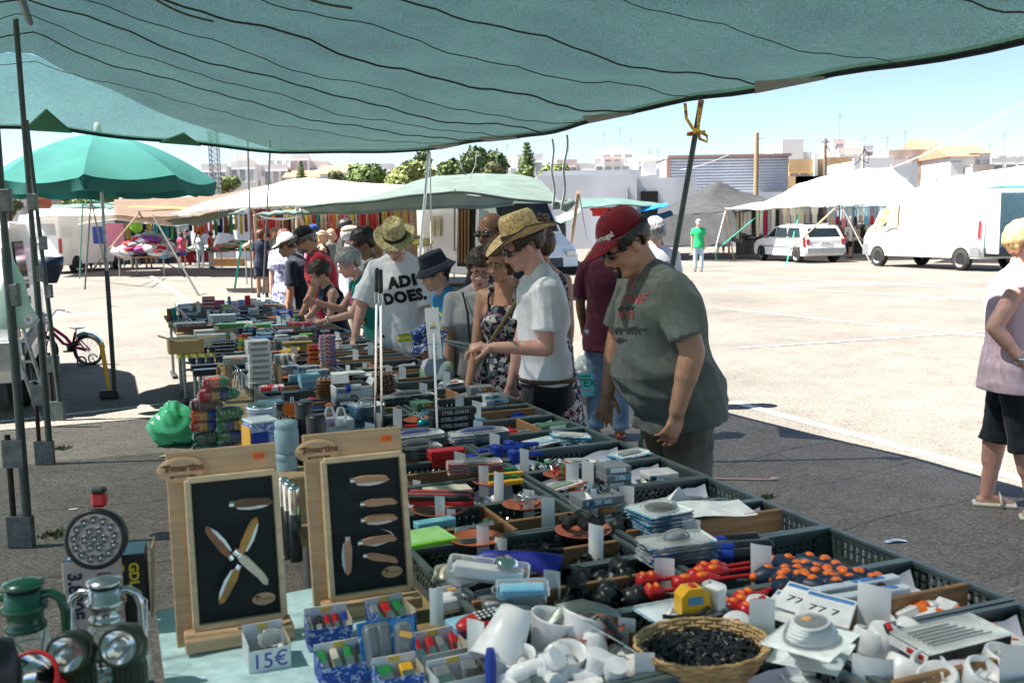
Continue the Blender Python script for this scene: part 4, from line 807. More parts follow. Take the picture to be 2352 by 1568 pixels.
 # ---- the stall: tables
ORD=['first','second','third','fourth','fifth','sixth','seventh','eighth','ninth','tenth','eleventh','twelfth','thirteenth','fourteenth','fifteenth','sixteenth','seventeenth','eighteenth','nineteenth','twentieth']
def ordw(n):return ORD[n]if n<20 else 'twenty '+ORD[n-20]if n<29 else 'thirtieth' if n==29 else 'thirty '+ORD[n-30]
TZ=.75
def tables():
 ply=mat('plywood',(.33,.25,.12),.7,var=.2,vs=8);legm=mat('table_leg',(.26,.29,.28),.4,.7,var=.15)
 for k in range(6):
  v0=1.0+1.93*k;v1=v0+1.92;c=uv(1.21,(v0+v1)/2);t=thing('trestle_table',f'{ordw(k)} long trestle table of the stall from the front, under the crates','table',tuple(c),TROT,'trestle tables end to end')
  b=MB();b.box((0,0,TZ-.0125),(1.30,v1-v0,.025));b.build('tabletop',ply,t)
  for sy in(-1,1):
   for sx in(-1,1):
    b=MB();y=sy*(.96-.28);b.tube([(sx*.56,y,TZ-.03),(sx*.56,y,.03)],.017,8);b.build('leg',legm,t)
   b=MB();y=sy*(.96-.28);b.tube([(-.56,y,.32),(.56,y,.32)],.013,6);b.build('crossbar',legm,t)
   for sx in(-1,1):b=MB();b.box((sx*.56,sy*(.96-.28),.02),(.05,.5,.035),ch=.008);b.build('foot',rubber,t)
 foam=mat('foam_board',(.5,.72,.73),.7,var=.12,vs=7,bump=.3,bs=40)
 t=thing('display_board','pale blue foam board at the front left carrying the knife displays','board',tuple(uv(.335,1.9)),TROT)
 b=MB();b.grid(lambda s,q:Vector(((s-.5)*.55,lerp(-.62,.60,q),.78+.004*math.sin(9*s+7*q)+.003*math.sin(15*q-4*s))),16,20);b.build('board_top',foam,t)
 b=MB();b.box((0,-.01,.742),(.545,1.21,.06),ch=.01);b.build('board_core',foam,t)
 for sx in(-1,1):
  for y in(-.5,.5):b=MB();b.tube([(sx*.24,y,.70),(sx*.24,y,0)],.018,8);b.build('leg',legm,t)
 t=thing('side_table','low grey side table under the lanterns at the left','table',tuple(uv(-.27,1.75)),TROT)
 b=MB();b.box((0,0,.757),(.62,1.1,.024));b.build('tabletop',mat('dull_board',(.2,.22,.22),.7),t)
 for sx in(-1,1):
  for sy in(-1,1):b=MB();b.tube([(sx*.28,sy*.5,.745),(sx*.28,sy*.5,0)],.018,8);b.build('leg',legm,t)
 t=thing('side_table','small side table behind the knife displays under the clothes pegs','table',tuple(uv(.425,3.8)),TROT)
 b=MB();b.box((0,0,.73),(.26,1.5,.03));b.build('tabletop',ply,t)
 for sx in(-1,1):
  for sy in(-1,1):b=MB();b.tube([(sx*.11,sy*.7,.72),(sx*.11,sy*.7,0)],.018,8);b.build('leg',legm,t)
tables()
# ---- crates
CW,CD,CHH=.548,.296,.088
def crate_mesh():
 b=MB();t=.006
 b.box((0,0,.004),(CW-.01,CD-.01,.006))
 for(L,ax,o)in((CW,0,CD/2-t/2),(CD-2*t,1,CW/2-t/2)):
  for s in(-1,1):
   def bx(a,z,la,lz,w=t):b.box(((a,s*o,z)if ax==0 else(s*o,a,z)),((la,w,lz)if ax==0 else(w,la,lz)))
   bx(0,.012,L,.024);bx(0,.046,L,.006);bx(0,CHH-.014,L,.02);n=int(L/.022)
   for i in range(n+1):bx(-L/2+.004+(L-.008)*i/n,.048,.009,.05)
   for q in(-1,1):bx(q*(L/2-.03),.048,.05,.05)
 return b.mesh('crate')
crate_me=crate_mesh();crate_me.materials.append(crate_m)
rb=MB();rb.box((0,CD/2-.001,CHH-.002),(CW+.012,.016,.008));rb.box((0,-CD/2+.001,CHH-.002),(CW+.012,.016,.008));rb.box((CW/2-.001,0,CHH-.0025),(.016,CD-.0165,.008));rb.box((-CW/2+.001,0,CHH-.0025),(.016,CD-.0165,.008));rim_me=rb.mesh('rim');rim_me.materials.append(mat('crate_rim',(.085,.115,.115),.4,var=.1))
pm=MB();pm.grid(lambda s,t:Vector(((s-.5)*.5,(t-.5)*.26,.011+.055*max(0,abs(t-.5)*2-.86)/.14*(.6+.4*math.sin(9*s))+.02*max(0,abs(s-.5)*2-.9)/.1)),14,14);lining_me=pm.mesh('paper_lining');lining_me.materials.append(mat('lining',(.68,.69,.8),.8,var=.06))
dm=MB();dm.box((0,0,.05),(CW-.03,.014,.085),ch=.002);div_me=dm.mesh('wooden_divider');div_me.materials.append(wood)
dm2=MB();dm2.box((0,0,.05),(.014,CD-.03,.085),ch=.002);div2_me=dm2.mesh('wooden_divider');div2_me.materials.append(wood)
ROWS=36;UC=(.985,1.563);PV=.31;V0=1.28
def row_v(k):return V0+PV*k+PV/2
CR_DESC={}
def crates():
 for k in range(ROWS):
  for c in(0,1):
   p=uv(UC[c]+random.uniform(-.006,.006),row_v(k)+random.uniform(-.004,.004),TZ+.003)
   t=put('crate',crate_me,None,p,TROT+random.uniform(-.012,.012));tag(t,f'grey green plastic crate, {"left" if c == 0 else "right"} one of the {ordw(k)} pair from the front','crate','plastic crates on the stall')
   put('rim',rim_me,t)
   if random.random()<.5 or c==1 and 3<k<10:put('paper_lining',lining_me,t)
   r=random.random()
   if r<.45 or(k,c)in((0,0),(1,1),(3,1),(4,0),(0,1)):put('wooden_divider',div_me,t,(0,random.uniform(-.05,.05),0))
   if r>.8 or(k,c)==(4,0):put('wooden_divider',div2_me,t,(random.uniform(-.12,.12),0,.001))
crates()
# ---- goods: shared helpers
LAB={}
def T(px,py,z=.80):return at_z(px,py,z)
def where(p):
 u,v=to_uv(p);k=int((v-V0)/PV);return f'{"left" if u < 1.27 else "right"} crate of the {ordw(k)} row'
def uniq(label,p=None):
 """if a label is taken, say which crate row it lies in"""
 if label in LAB:label+=', left of its twin' if p is not None and p.x<LAB[label]else ', right of its twin'
 LAB[label]=p.x if p is not None else 0;return label
def item(name,me_or_mb,mats,label,cat,p,rz=0,group=None,rot=None,shared=False,keep=False):
 me=me_or_mb.mesh(name)if isinstance(me_or_mb,MB)else me_or_mb
 if not len(me.materials):
  for m in(mats if isinstance(mats,(list,tuple))else[mats]):me.materials.append(m)
 o=put(name,me,None,p,rot if rot is not None else TROT+rz);tag(o,label if keep else uniq(label,p),cat,group);return o
def solid(c,kind='box',vs=30):
 return mat('c_%d_%d_%d'%tuple(int(100*x)for x in c),c,.45,var=.08,vs=vs)
def box_thing(name,label,cat,px,py,size,m,rz=0,z=.80,text=None,tm=None,ts=.03,side=None,band=None,group=None,lid=None,tz=.0):
 """carton with its front bottom edge at the pixel; parts: body, a printed band, lettering"""
 p=T(px,py,z);t=thing(name,uniq(label,p),cat,tuple(p),TROT+rz,group);w,d,h=size
 b=MB();b.box((0,d/2,h/2),(w,d,h),ch=min(.003,h*.1));b.build('carton',m,t)
 if band:b=MB();b.box((0,-.0012,h*.5),(w*.97,.0018,h*.42));b.build('printed_band',band,t)
 if side:b=MB();b.box((-w/2-.001,d/2,h/2),(.0018,d*.9,h*.85));b.build('end_panel',side,t)
 if lid:b=MB();b.box((0,d/2,h+.001),(w*.92,d*.92,.002));b.build('top_panel',lid,t)
 if text:lettering(text,ts,tm or ink_black,t,frame((0,-.0035,h*.5+tz),(1,0,0),(0,0,1)),.0006)
 return t
def stack(name,label,cat,px,py,n,size,m,group,z=.80,text=None,tm=None,ts=.02,band=None,rz=0,jit=.004,jr=.05,m2=None):
 """n equal cartons, each a thing of its own"""
 w,d,h=size;p=T(px,py,z)
 for i in range(n):
  t=thing(name,label.format(ordw(i)),cat,(p.x+random.uniform(-jit,jit),p.y+random.uniform(-jit,jit),z+h*i*1.02),TROT+rz+random.uniform(-jr,jr),group);LAB[t['label']]=0
  b=MB();b.box((0,d/2,h/2),(w,d,h),ch=min(.003,h*.12));b.build('carton',m if not m2 or i%2 else m2,t)
  if band:b=MB();b.box((0,-.0012,h*.5),(w*.9,.0018,h*.5));b.build('printed_band',band,t)
  if text:lettering(text,ts,tm or ink_white,t,frame((0,-.0035,h*.5),(1,0,0),(0,0,1)),.0005)
DISH=MB();DISH.lathe([(0,.004),(.5,.004),(.62,.03),(.93,.17),(1.0,.2),(1.03,.23),(1.0,.24),(.95,.215),(.6,.07),(.48,.045),(0,.04)],36);dish_me=DISH.mesh('dish');dish_me.materials.append(terracotta)
def dish(px,py,w,label,z=.845,rz=0):
 """terracotta dish; w is its width in metres, pixel of its centre at rim height"""
 p=T(px,py,z+.03);p.z=z;o=put('dish',dish_me,None,p,rz);o.scale=(w/2,w/2,w/2);return tag(o,uniq(label,p),'dish','terracotta dishes on the crates'),p
def bits(label,name,p,r,n,ms,shapes,z0=.0,cat='small parts',kind='stuff',h=.012):
 """uncountable small hardware: one heap"""
 b=MB()
 for i in range(n):
  a=random.uniform(0,2*pi);q=r*math.sqrt(random.random());c=Vector((q*math.cos(a),q*math.sin(a)*.75,z0+h*random.random()*(1-q/r*.6)));R=Euler((random.uniform(0,6),random.uniform(0,6),random.uniform(0,6))).to_matrix();k=random.choice(shapes);mi=random.randrange(len(ms))
  if k=='rod':b.tube([c-R@Vector((0,0,.018)),c+R@Vector((0,0,.018))],.0028,5,mi)
  elif k=='nut':b.tube([c-R@Vector((0,0,.005)),c+R@Vector((0,0,.005))],.009,6,mi,sm=False)
  elif k=='cube':b.box(c,(.016,.016,.016),R,mi)
  elif k=='ring':b.tube([c+R@Vector((.013*math.cos(x),.013*math.sin(x),0))for x in np.linspace(0,6.28,9)],.003,4,mi,caps=False)
  elif k=='cap':b.tube([c-R@Vector((0,0,.01)),c+R@Vector((0,0,.01))],.012,8,mi)
  elif k=='flat':b.box(c,(.04,.018,.003),R,mi)
  elif k=='key':b.box(c,(.045,.009,.004),R,mi);b.tube([c+R@Vector((.03,0,-.002)),c+R@Vector((.03,0,.002))],.012,8,mi)
 o=b.build(name,ms,None,p,TROT);return tag(o,uniq(label,p),cat,None,kind)
def card(px,pyb,pyt,w,near,z=.80,lean=0,yaw=None,m=None):
 """white price card standing on its short end, a little curled"""
 p=T(px,pyb,z);d=p.y;sc=FPX/math.hypot(d,CH-z);h=(pyb-pyt)/sc*1.03;w=w/sc*1.12;yaw=random.uniform(-.35,.2)if yaw is None else yaw;cu=random.uniform(-.22,.3);le=random.uniform(-.04,.07)+lean;sl=random.uniform(.05,.2)*w;b=MB()
 def fn(s,t):return Vector(((s-.5)*w,cu*w*(s-.5)**2*2+le*t*h+.08*h*cu*t*t,t*h-(sl*s if t>.99 else sl*s*t)))
 b.grid(fn,4,6);b2=[tuple(v)for v in b.v];n=len(b2);b.add([Vector(v)+Vector((0,.0012,0))for v in b2],[list(f)[::-1]for f in b.f[:24]])
 o=b.build('price_card',m or paper,None,p,yaw);return tag(o,uniq(f'plain white price card standing {near}',p),'price card','white price cards on the stall')
 # ---- price cards
for(x,yb,yt,w,near)in[(1112,1140,1070,20,'left of the green and yellow packs'),(1145,1162,1085,20,'right of the red and black pens'),(1205,1090,1030,18,'beside the blue clamps'),(1315,1130,1065,26,'left of the dish of keys'),(1040,1078,1040,17,'in front of the red plastic cases'),(1012,1217,1140,20,'before the red and black pens'),(1037,1217,1168,18,'right against a taller card by the pens'),(1110,1282,1208,25,'behind the blue comb pouch'),(1150,1290,1236,25,'beside the dish with pliers'),(1215,1196,1125,22,'right of the dish of bolts'),(1260,1227,1143,27,'left of the dish of black caps'),(1368,1296,1207,30,'between the black bits and the blue handled tools'),(1440,1180,1115,30,'left of the blue disc packs'),(1587,1247,1188,36,'before the crate of blue handled tools'),(1526,1362,1283,40,'among the red screwdrivers'),(1750,1350,1252,42,'between red and orange black tools'),(1268,1392,1307,33,'left of the black pipe fittings'),(1004,1436,1354,27,'right of the right knife display'),(1096,1532,1424,36,'left of the white lamp holders'),(2006,1458,1344,62,'in front of the orange and white adapters'),(1747,1502,1376,52,'behind the wicker basket'),(1150,1572,1480,42,'at the bottom edge before the lamp holders'),(2006,1600,1510,78,'at the bottom edge before white sockets'),(2335,1600,1480,75,'in the bottom right corner'),(972,1035,1002,14,'before long clear packs on the left'),(1068,1000,958,13,'before the black dart boxes'),(1136,1030,1000,14,'right of the clear tool packs'),(955,945,915,12,'left of the dish of silver bits'),(908,890,892-35,12,'beside the battery packs'),(925,1182,1090,22,'right of the right display frame'),(957,1140,1103,18,'left of the loose chain'),(1012,960,935,10,'right of the dish of silver bits'),(872,985,948,12,'before the dish with orange crumbs'),(768,1000,968,12,'in front of the small white box'),(838,862,833,9,'behind the white battery carton'),(800,870,838,9,'on the white paper stack'),(776,842,825,8,'right of the red and blue boxes'),(650,845,822,7,'beside the clear tub'),(662,850,832,7,'close right of the clear tub card'),(548,840,820,7,'left of the tall white box stack'),(560,845,828,7,'near the paper stack'),(696,802,785,6,'on the yellow and blue box'),(626,810,790,6,'near the small black boxes'),(622,912,885,9,'before the red striped packets'),(470,880,850,8,'left behind the clothes pegs'),(480,882,856,8,'beside its neighbour behind the pegs'),(660,925,905,10,'right of the black cartons'),(590,785,770,5,'near the blue packs'),(500,765,752,5,'in the far third of the stall'),(610,735,722,5,'near the far right corner of the stall'),(430,748,735,5,'by the folded grey cloths'),(575,720,707,5,'among the far dark trays')]:
 card(x,yb,yt,w,near)
 # ---- near goods
def rnd_rot():return Euler((random.uniform(-.5,.5),random.uniform(-.5,.5),random.uniform(0,6.28)))
def scatter(n,poly,name,me,label,cat,group,z=.79,dz=.03,lay=0.0,sc=(1,1)):
 """n separate copies strewn over the pixel quad poly"""
 a,b_,c,d=[T(x,y,z)for(x,y)in poly]
 for i in range(n):
  s,t=random.random(),random.random();p=a.lerp(b_,s).lerp(d.lerp(c,s),t);p.z=z+random.random()*dz
  tl=random.uniform(-lay,lay);o=put(name,me,None,p,Euler((random.choice((0,1))*lay*random.uniform(.3,1)*1.5,tl,random.uniform(0,6.28))));k=random.uniform(*sc);o.scale=(k,k,k);tag(o,label,cat,group)
LABELSHARED=True
f_=MB();f_.lathe([(.018,-.028),(.024,-.028),(.026,-.024),(.026,-.008),(.031,-.006),(.031,.006),(.023,.009),(.021,.03),(.017,.03),(.016,-.02)],16);fit_me=f_.mesh('pipe_fitting');fit_me.materials.append(P_black)
scatter(26,[(1265,1345),(1450,1335),(1475,1410),(1285,1420)],'pipe_fitting',fit_me,'glossy black plastic pipe fitting heaped behind the dish with grey handles','pipe fitting','black pipe fittings, front crate',.79,.05,1.2)
scatter(24,[(1310,1215),(1520,1225),(1550,1262),(1330,1258)],'pipe_fitting',fit_me,'black plastic pipe fitting heaped beside the blue handled tools','pipe fitting','black pipe fittings, rear crate',.79,.05,1.2)
scatter(22,[(1230,1245),(1330,1240),(1345,1262),(1240,1270)],'hose_clip',fit_me,'small black plastic clip piled beyond the wooden divider','clip','small black clips',.785,.03,1.2,(.45,.6))
scatter(26,[(1290,1288),(1400,1282),(1440,1300),(1320,1312)],'hose_clip',fit_me,'small black plastic clip piled this side of the wooden divider','clip','small black clips, near side',.785,.03,1.2,(.45,.6))
l_=MB();l_.lathe([(0,.0),(.020,.0),(.026,.004),(.030,.03),(.040,.08),(.043,.086),(.040,.086),(.034,.07),(.026,.03),(0,.026)],24);lh_me=l_.mesh('lamp_holder');lh_me.materials.append(P_white)
for(x,y,rx,ry,s,lab)in[(1190,1530,2.6,.5,1.35,'large white lamp holder tipped mouth down at the left of its crate'),(1248,1515,0,.25,1.15,'white lamp holder standing open in the middle of its crate'),(1310,1520,-.2,.35,1.2,'white lamp holder leaning right with two screw dots'),(1208,1565,.3,-.2,.8,'small white lamp holder in front, left of two'),(1300,1560,.3,.1,.85,'small white lamp holder in front, right of two'),(1365,1530,pi,.0,.85,'small white lamp holder upside down at the right'),(1290,1468,1.0,.2,1.15,'white lamp holder facing the front behind the others')]:
 p=T(x,y,.80);p.z=.80+(.09*s if abs(rx)>2 else 0);o=put('lamp_holder',lh_me,None,p,Euler((rx,ry,0)));o.scale=(s,s,s);tag(o,lab,'lamp holder','white lamp holders')
e_=MB();e_.tube([(-.05,0,0),(-.015,0,0),(.012,.006,0),(.024,.03,0),(.024,.055,0)],.017,12);e_.tube([(-.055,0,0),(-.032,0,0)],.022,12);e_.tube([(.024,.05,0),(.024,.066,0)],.022,12);el_me=e_.mesh('pipe_elbow');el_me.materials.append(P_white)
scatter(20,[(1150,1552),(1460,1545),(1480,1590),(1150,1600)],'pipe_elbow',el_me,'white plastic pipe elbow heaped at the bottom edge before the wooden divider','pipe fitting','white pipe elbows',.80,.04,.8)
s_=MB();s_.lathe([(0,0),(.036,0),(.038,.004),(.038,.045),(.035,.05),(.031,.05),(.029,.03),(0,.03)],24);s_.tube([(-.009,0,.03),(-.009,0,.048)],.003,6);s_.tube([(.009,0,.03),(.009,0,.048)],.003,6);so_me=s_.mesh('wall_socket');so_me.materials.append(P_white)
for(x,y,rx,ry,lab)in[(2120,1560,.5,.1,'white round socket with two pins at the bottom, upper middle'),(2160,1590,.3,-.3,'white round socket lying at the bottom edge, middle'),(2235,1575,.45,.3,'white round socket at the bottom edge, right of middle'),(2060,1570,-.3,.6,'white round socket at the bottom edge, left'),(2290,1545,.2,.2,'white round socket near the bottom right card')]:
 p=T(x,y,.80);tag(put('wall_socket',so_me,None,p,Euler((rx,ry,0))),lab,'socket','white round sockets')
def switch(x,y,rx,ry,lab,sc=1.0):
 p=T(x,y,.81);t=thing('rocker_switch',lab,'switch',tuple(p),Euler((rx,ry,0)),'white switches with red rockers');t.scale=(sc,)*3
 b=MB();b.lathe([(0,0),(.034,0),(.037,.005),(.037,.04),(.03,.046),(0,.046)],24);b.build('housing',P_white,t);b=MB();b.box((0,0,.047),(.017,.034,.008),ch=.003);bz=b.build('bezel',P_black,t);b=MB();b.box((0,.004,.052),(.012,.024,.008),ch=.003);b.build('rocker',P_red,bz)
switch(1690,1450,.95,-.2,'white round switch with red rocker facing the front, left of the card');switch(1740,1420,.3,.2,'white round switch lying flat behind the price card');switch(2020,1485,.3,.3,'white round switch with red rocker right of the cable coils')
for(x,y,rx,ry,lab)in[(1830,1420,.5,.2,'white round junction cap behind the cable coils'),(1800,1445,.2,-.3,'white round junction cap left of the cable coils'),(2070,1480,.4,.9,'white conical cap left of the drill bit case'),(1990,1500,.2,.3,'white flat cap right of the coil packs'),(1560,1450,.4,-.4,'white domed cap behind the wicker basket')]:
 p=T(x,y,.80);tag(put('junction_cap',so_me,None,p,Euler((rx,ry,1))),lab,'cap','white junction caps')
def adapter(x,y,rot,lab):
 p=T(x,y,.805);t=thing('plug_adapter',lab,'adapter',tuple(p),rot,'orange and white plug adapters');b=MB();b.box((0,0,0),(.042,.05,.038),ch=.004);b.build('body',P_white,t);b=MB();b.tube([(0,-.025,0),(0,-.042,0)],.0195,16);q=b.build('face',P_orange,t)
 for s in(-1,1):b=MB();b.tube([(s*.009,-.042,0),(s*.009,-.058,0)],.0024,6);b.build('pin',chrome,q)
for i,(x,y)in enumerate([(2060,1395),(2100,1380),(2140,1395),(2085,1415),(2130,1420),(2170,1400),(2190,1425),(2040,1440),(1975,1420),(2100,1440),(2215,1440),(2110,1458),(2160,1462),(2215,1455),(2265,1462),(2300,1470),(2325,1485),(2250,1450)]):
 adapter(x,y,Euler((random.uniform(-.4,.4),random.uniform(-.5,.5),random.uniform(-2.2,2.2))),f'white plug adapter with orange face, {ordw(i)} of the heap from the far side')
def screwdriver(a,b2,lab,hm=P_red,gm=P_orange,shaft=True,r=.021,hl=.55,group='red screwdrivers',name='screwdriver',cat='screwdriver',sm_=None,z=.842):
 p,q=T(*a,z),T(*b2,z);d=q-p;L=d.length;t=thing(name,lab,cat,tuple(p),(0,0,math.atan2(d.y,d.x)),group);k=min(.13,L*hl);b=MB()
 b.tube([(0,0,0),(.006,0,0),(k*.2,0,0),(k*.5,0,0),(k*.75,0,0),(k*.9,0,0),(k,0,0)],[r*.5,r*.9,r,r*.82,r,r*.6,r*.45],12);b.build('handle',hm,t)
 for f in(.25,.62):b=MB();b.ell((k*f,0,r*.72),(k*.13,r*.6,r*.38),None,10,6);b.build('grip',gm,t)
 if shaft:b=MB();b.tube([(k,0,0),(L,0,0)],r*.26,8);b.build('shaft',sm_ or hm,t)
for a,b2,lab in[((1462,1335),(1560,1325),'red screwdriver with orange grips left of the card'),((1545,1342),(1740,1318),'long red screwdriver with orange grips right of the card'),((1580,1325),(1745,1300),'red screwdriver lying behind the long one'),((1600,1312),(1720,1292),'red screwdriver at the back of the crate'),((1670,1400),(1760,1360),'red screwdriver with orange grips right of the tape measure'),((1700,1408),(1800,1375),'red screwdriver half under the paper packets'),((1640,1395),(1720,1385),'red screwdriver beside the wooden divider'),((1690,1380),(1770,1352),'red screwdriver behind the tape measure pack'),((1480,1362),(1560,1352),'red screwdriver below the front card')]:
 screwdriver(a,b2,lab)
def stubby(x,y,rz,tilt,lab):
 p=T(x,y,.836);p.z=.836;t=thing('stubby_tool',lab,'hand tool',tuple(p),Euler((tilt,0,rz)),'orange and black stubby tools');t.scale=(1.3,)*3;b=MB();b.tube([(-.045,0,0),(-.03,0,0),(-.005,.002,0),(.02,.006,0),(.035,.014,0)],[.012,.022,.018,.022,.014],14);b.build('handle',P_navy,t)
 for c,r in(((-.047,0,0),.013),((.038,.016,0),.013),((-.02,0,.017),.011),((.012,.004,.018),.010)):b=MB();b.ell(c,(r,r,r*.7),None,10,6);b.build('grip',P_orange,t)
for i,(x,y)in enumerate([(1790,1325),(1815,1305),(1845,1318),(1870,1300),(1830,1335),(1880,1325),(1905,1310),(1925,1328),(1960,1330),(1980,1338),(1795,1345),(1850,1345),(1910,1345),(1940,1345),(1865,1335)]):
 stubby(x,y,random.uniform(0,6.28),random.uniform(-.6,.6),f'black and orange stubby hand tool, {ordw(i)} of the heap by the table corner')
for i,(a,b2,lab)in enumerate([((1745,1238),(1600,1246),'blue and black long handled tool, rear of three'),((1775,1254),(1610,1262),'blue and black long handled tool, middle of three'),((1760,1272),(1620,1278),'blue and black long handled tool, front of three')]):
 p,q=T(*a,.835),T(*b2,.835);d=q-p;t=thing('long_tool',lab,'hand tool',tuple(p),(0,0,math.atan2(d.y,d.x)),'blue and black handled tools');L=d.length;b=MB();b.tube([(0,0,0),(.01,0,0),(L*.55,0,0)],[.012,.021,.018],10);b.build('handle',P_black,t);b=MB();b.tube([(L*.55,0,0),(L,0,0)],.0155,10);b.build('collar',P_blue,t)
def pack(name,label,cat,px,py,size,m,n=1,rz=0,z=.84,bub=(.5,.5,.4),fill=None,group=None,tilt=0,txt=None):
 p=T(px,py,z);w,d=size
 for i in range(n):
  t=thing(name,uniq(label if n==1 else label.format(ordw(i)),p),cat,(p.x+random.uniform(-.006,.006),p.y+random.uniform(-.006,.006),z+i*.011),Euler((tilt,random.uniform(-.02,.02),TROT+rz+random.uniform(-.09,.09))),group)
  b=MB();b.box((0,0,.001),(w,d,.002));b.build('backing_card',m,t)
  b=MB();b.box((0,0,.006),(w*.98,d*.96,.008),ch=.003);b.build('plastic_shell',clear,t)
  if i==n-1:
   b=MB();b.ell((0,0,.012),(w*bub[0]*.5,d*bub[1]*.5,bub[2]*.05),None,16,8);b.build('bubble',clear,t)
   if fill:b=MB();b.ell((0,0,.011),(w*bub[0]*.4,d*bub[1]*.36,bub[2]*.03),None,14,8);b.build('content',fill,t)
ccard=cells('pack_print_blue',[(.1,.35,.55),(.55,.65,.7),(.12,.4,.6),(.05,.15,.3),(.7,.7,.7)],45);ccard2=cells('pack_print_grey',[(.4,.42,.45),(.1,.12,.15),(.55,.57,.6),(.05,.2,.4),(.25,.27,.3)],45);ccard3=cells('pack_print_red',[(.5,.06,.05),(.6,.6,.6),(.35,.04,.05),(.1,.1,.12),(.6,.3,.1)],45);ccard4=cells('pack_print_dark',[(.02,.02,.03),(.06,.07,.09),(.02,.03,.05),(.25,.27,.3),(.03,.03,.03)],45)
pack('disc_pack','blue clear pack with black cutting wheel, {} from the bottom of its stack','blister pack',1515,1205,(.15,.13),ccard,5,.05,.845,(.75,.8,.25),P_black,'packs with black cutting wheels')
pack('pliers_pack','flat clear pack with coloured card, {} from the bottom, by the blue handled tools','blister pack',1555,1280,(.19,.10),ccard2,5,-.05,.84,(.4,.5,.4),P_grey,'flat clear tool packs')
def tape_measure():
 pack('tape_pack','clear pack under the yellow tape measure','blister pack',1560,1402,(.19,.11),ccard,1,.05,.845,(.3,.3,.2))
 p=T(1590,1402,.856);t=thing('tape_measure','yellow tape measure with black strap on a clear pack','tape measure',tuple(p),TROT-.1);b=MB();b.prism([(-.034,0),(.03,0),(.035,.01),(.03,.045),(.015,.056),(-.018,.056),(-.034,.04)],-.02,.02,Matrix(((1,0,0,0),(0,0,1,0),(0,1,0,0),(0,0,0,1))));b.build('case',P_yellow,t)
 b=MB();b.box((-.002,-.0205,.03),(.035,.002,.018));b.build('sticker',solid((.1,.3,.5)),t);b=MB();b.box((0,0,.0575),(.012,.02,.004));b.build('button',P_red,t);b=MB();b.tube([(.03,-.02,.012),(.0,-.034,.004),(-.06,-.03,.005),(-.08,-.02,.006)],.005,6);b.build('strap',rubber,t)
 p=T(1640,1398,.85);t=thing('clear_box','small clear plastic case beside the yellow tape measure','box',tuple(p),TROT+.3);b=MB();b.box((0,0,.03),(.03,.05,.06),ch=.004);b.build('case',clear,t);b=MB();b.box((0,0,.028),(.022,.04,.045));b.build('card',paper,t)
tape_measure()
for i,(a,b2)in enumerate([((1830,1368),(2060,1328)),((1900,1380),(2085,1352)),((1760,1408),(1930,1390))]):
 p,q=T(*a,.85),T(*b2,.85);d=q-p;t=thing('ruler_pack',['long white and blue strip pack across the crate corner, rear one','long white and blue strip pack across the crate corner, middle one','long white and blue strip pack, front one under the packets'][i],'pack',tuple((p+q)/2),(0,0,math.atan2(d.y,d.x)),'white and blue strip packs');b=MB();b.box((0,0,0),(d.length,.028,.02),ch=.003);b.build('strip',solid((.55,.62,.66)),t);b=MB();b.box((d.length*.2,0,.011),(d.length*.3,.016,.002));b.build('label',solid((.06,.2,.5)),t)
for i,(x,y,rz,tx)in enumerate([(1830,1372,-.55,'77'),(1880,1392,-.5,'77'),(1920,1402,-.45,'7'),(1800,1392,-.6,'7')]):
 p=T(x,y,.87-.004*i);t=thing('paper_packet',['white and blue paper packet with number, left of the fan','white and blue paper packet with number, middle of the fan','white and blue paper packet, right of the fan','white paper packet with dark print, front left of the fan'][i],'packet',tuple(p),Euler((.1,.12,rz)),'fan of white and blue packets');t.scale=(.85,)*3;b=MB();b.box((0,0,0),(.085,.15,.006),ch=.002);b.build('packet',paper,t);b=MB();b.box((.0,.055,.0035),(.075,.018,.001));b.build('blue_stripe',solid((.08,.25,.55)),t);lettering(tx,.045,ink_black,t,frame((0,-.02,.0042),(1,0,0),(0,1,0)))
def coil_pack(x,y,z,i):
 p=T(x,y,z);t=thing('cable_coil',['coiled white cable in a clear pack with orange sticker, top of its stack','coiled white cable in a clear pack, middle of its stack','coiled white cable in a clear pack, bottom of its stack'][i],'cable',tuple(p),TROT+.5+.15*i,'white cable coils in clear packs');t.scale=(.8,.8,.85);b=MB();b.box((0,0,0),(.2,.17,.004));b.build('clear_tray',clear,t)
 b=MB()
 for k in range(5):b.tube([((.062-.003*k)*math.cos(a),(.052-.003*k)*math.sin(a),.006+.008*k+.002*math.sin(2*a+k))for a in np.linspace(0,2*pi,25)],.0052,6,caps=False)
 b.build('cable',P_white,t)
 if i==0:b=MB();b.box((-.005,.01,.046),(.026,.018,.001));b.build('sticker',solid((.85,.4,.08)),t);b=MB();b.ell((0,0,.0),(.075,.065,.055),None,18,10);b.build('bubble',clear,t)
for i,z in enumerate((.90,.85,.80)):coil_pack(1862+2*i,1465+32*i,z,i)
def bit_case():
 p=T(2222,1500,.835);t=thing('drill_bit_case','flat black case of silver drill bits with clear lid and red print','tool case',tuple(p),Euler((.05,.0,TROT+.03)));t.scale=(.86,.62,.9);b=MB();b.box((0,.07,.012),(.26,.17,.024),ch=.003);b.build('tray',P_black,t);b=MB();b.box((0,.07,.027),(.262,.172,.006),ch=.002);b.build('lid',clear,t)
 for k in range(6):b=MB();b.tube([(-.1,.02+.02*k,.026),(.09-.012*k,.02+.02*k,.026)],.005,8);b.build('drill_bit',chrome,t)
 b=MB();b.box((-.131,.07,.012),(.002,.16,.02));b.build('end_label',ink_white,t);b=MB();b.box((-.1325,.04,.012),(.001,.07,.012));b.build('red_print',ink_red,t)
bit_case()
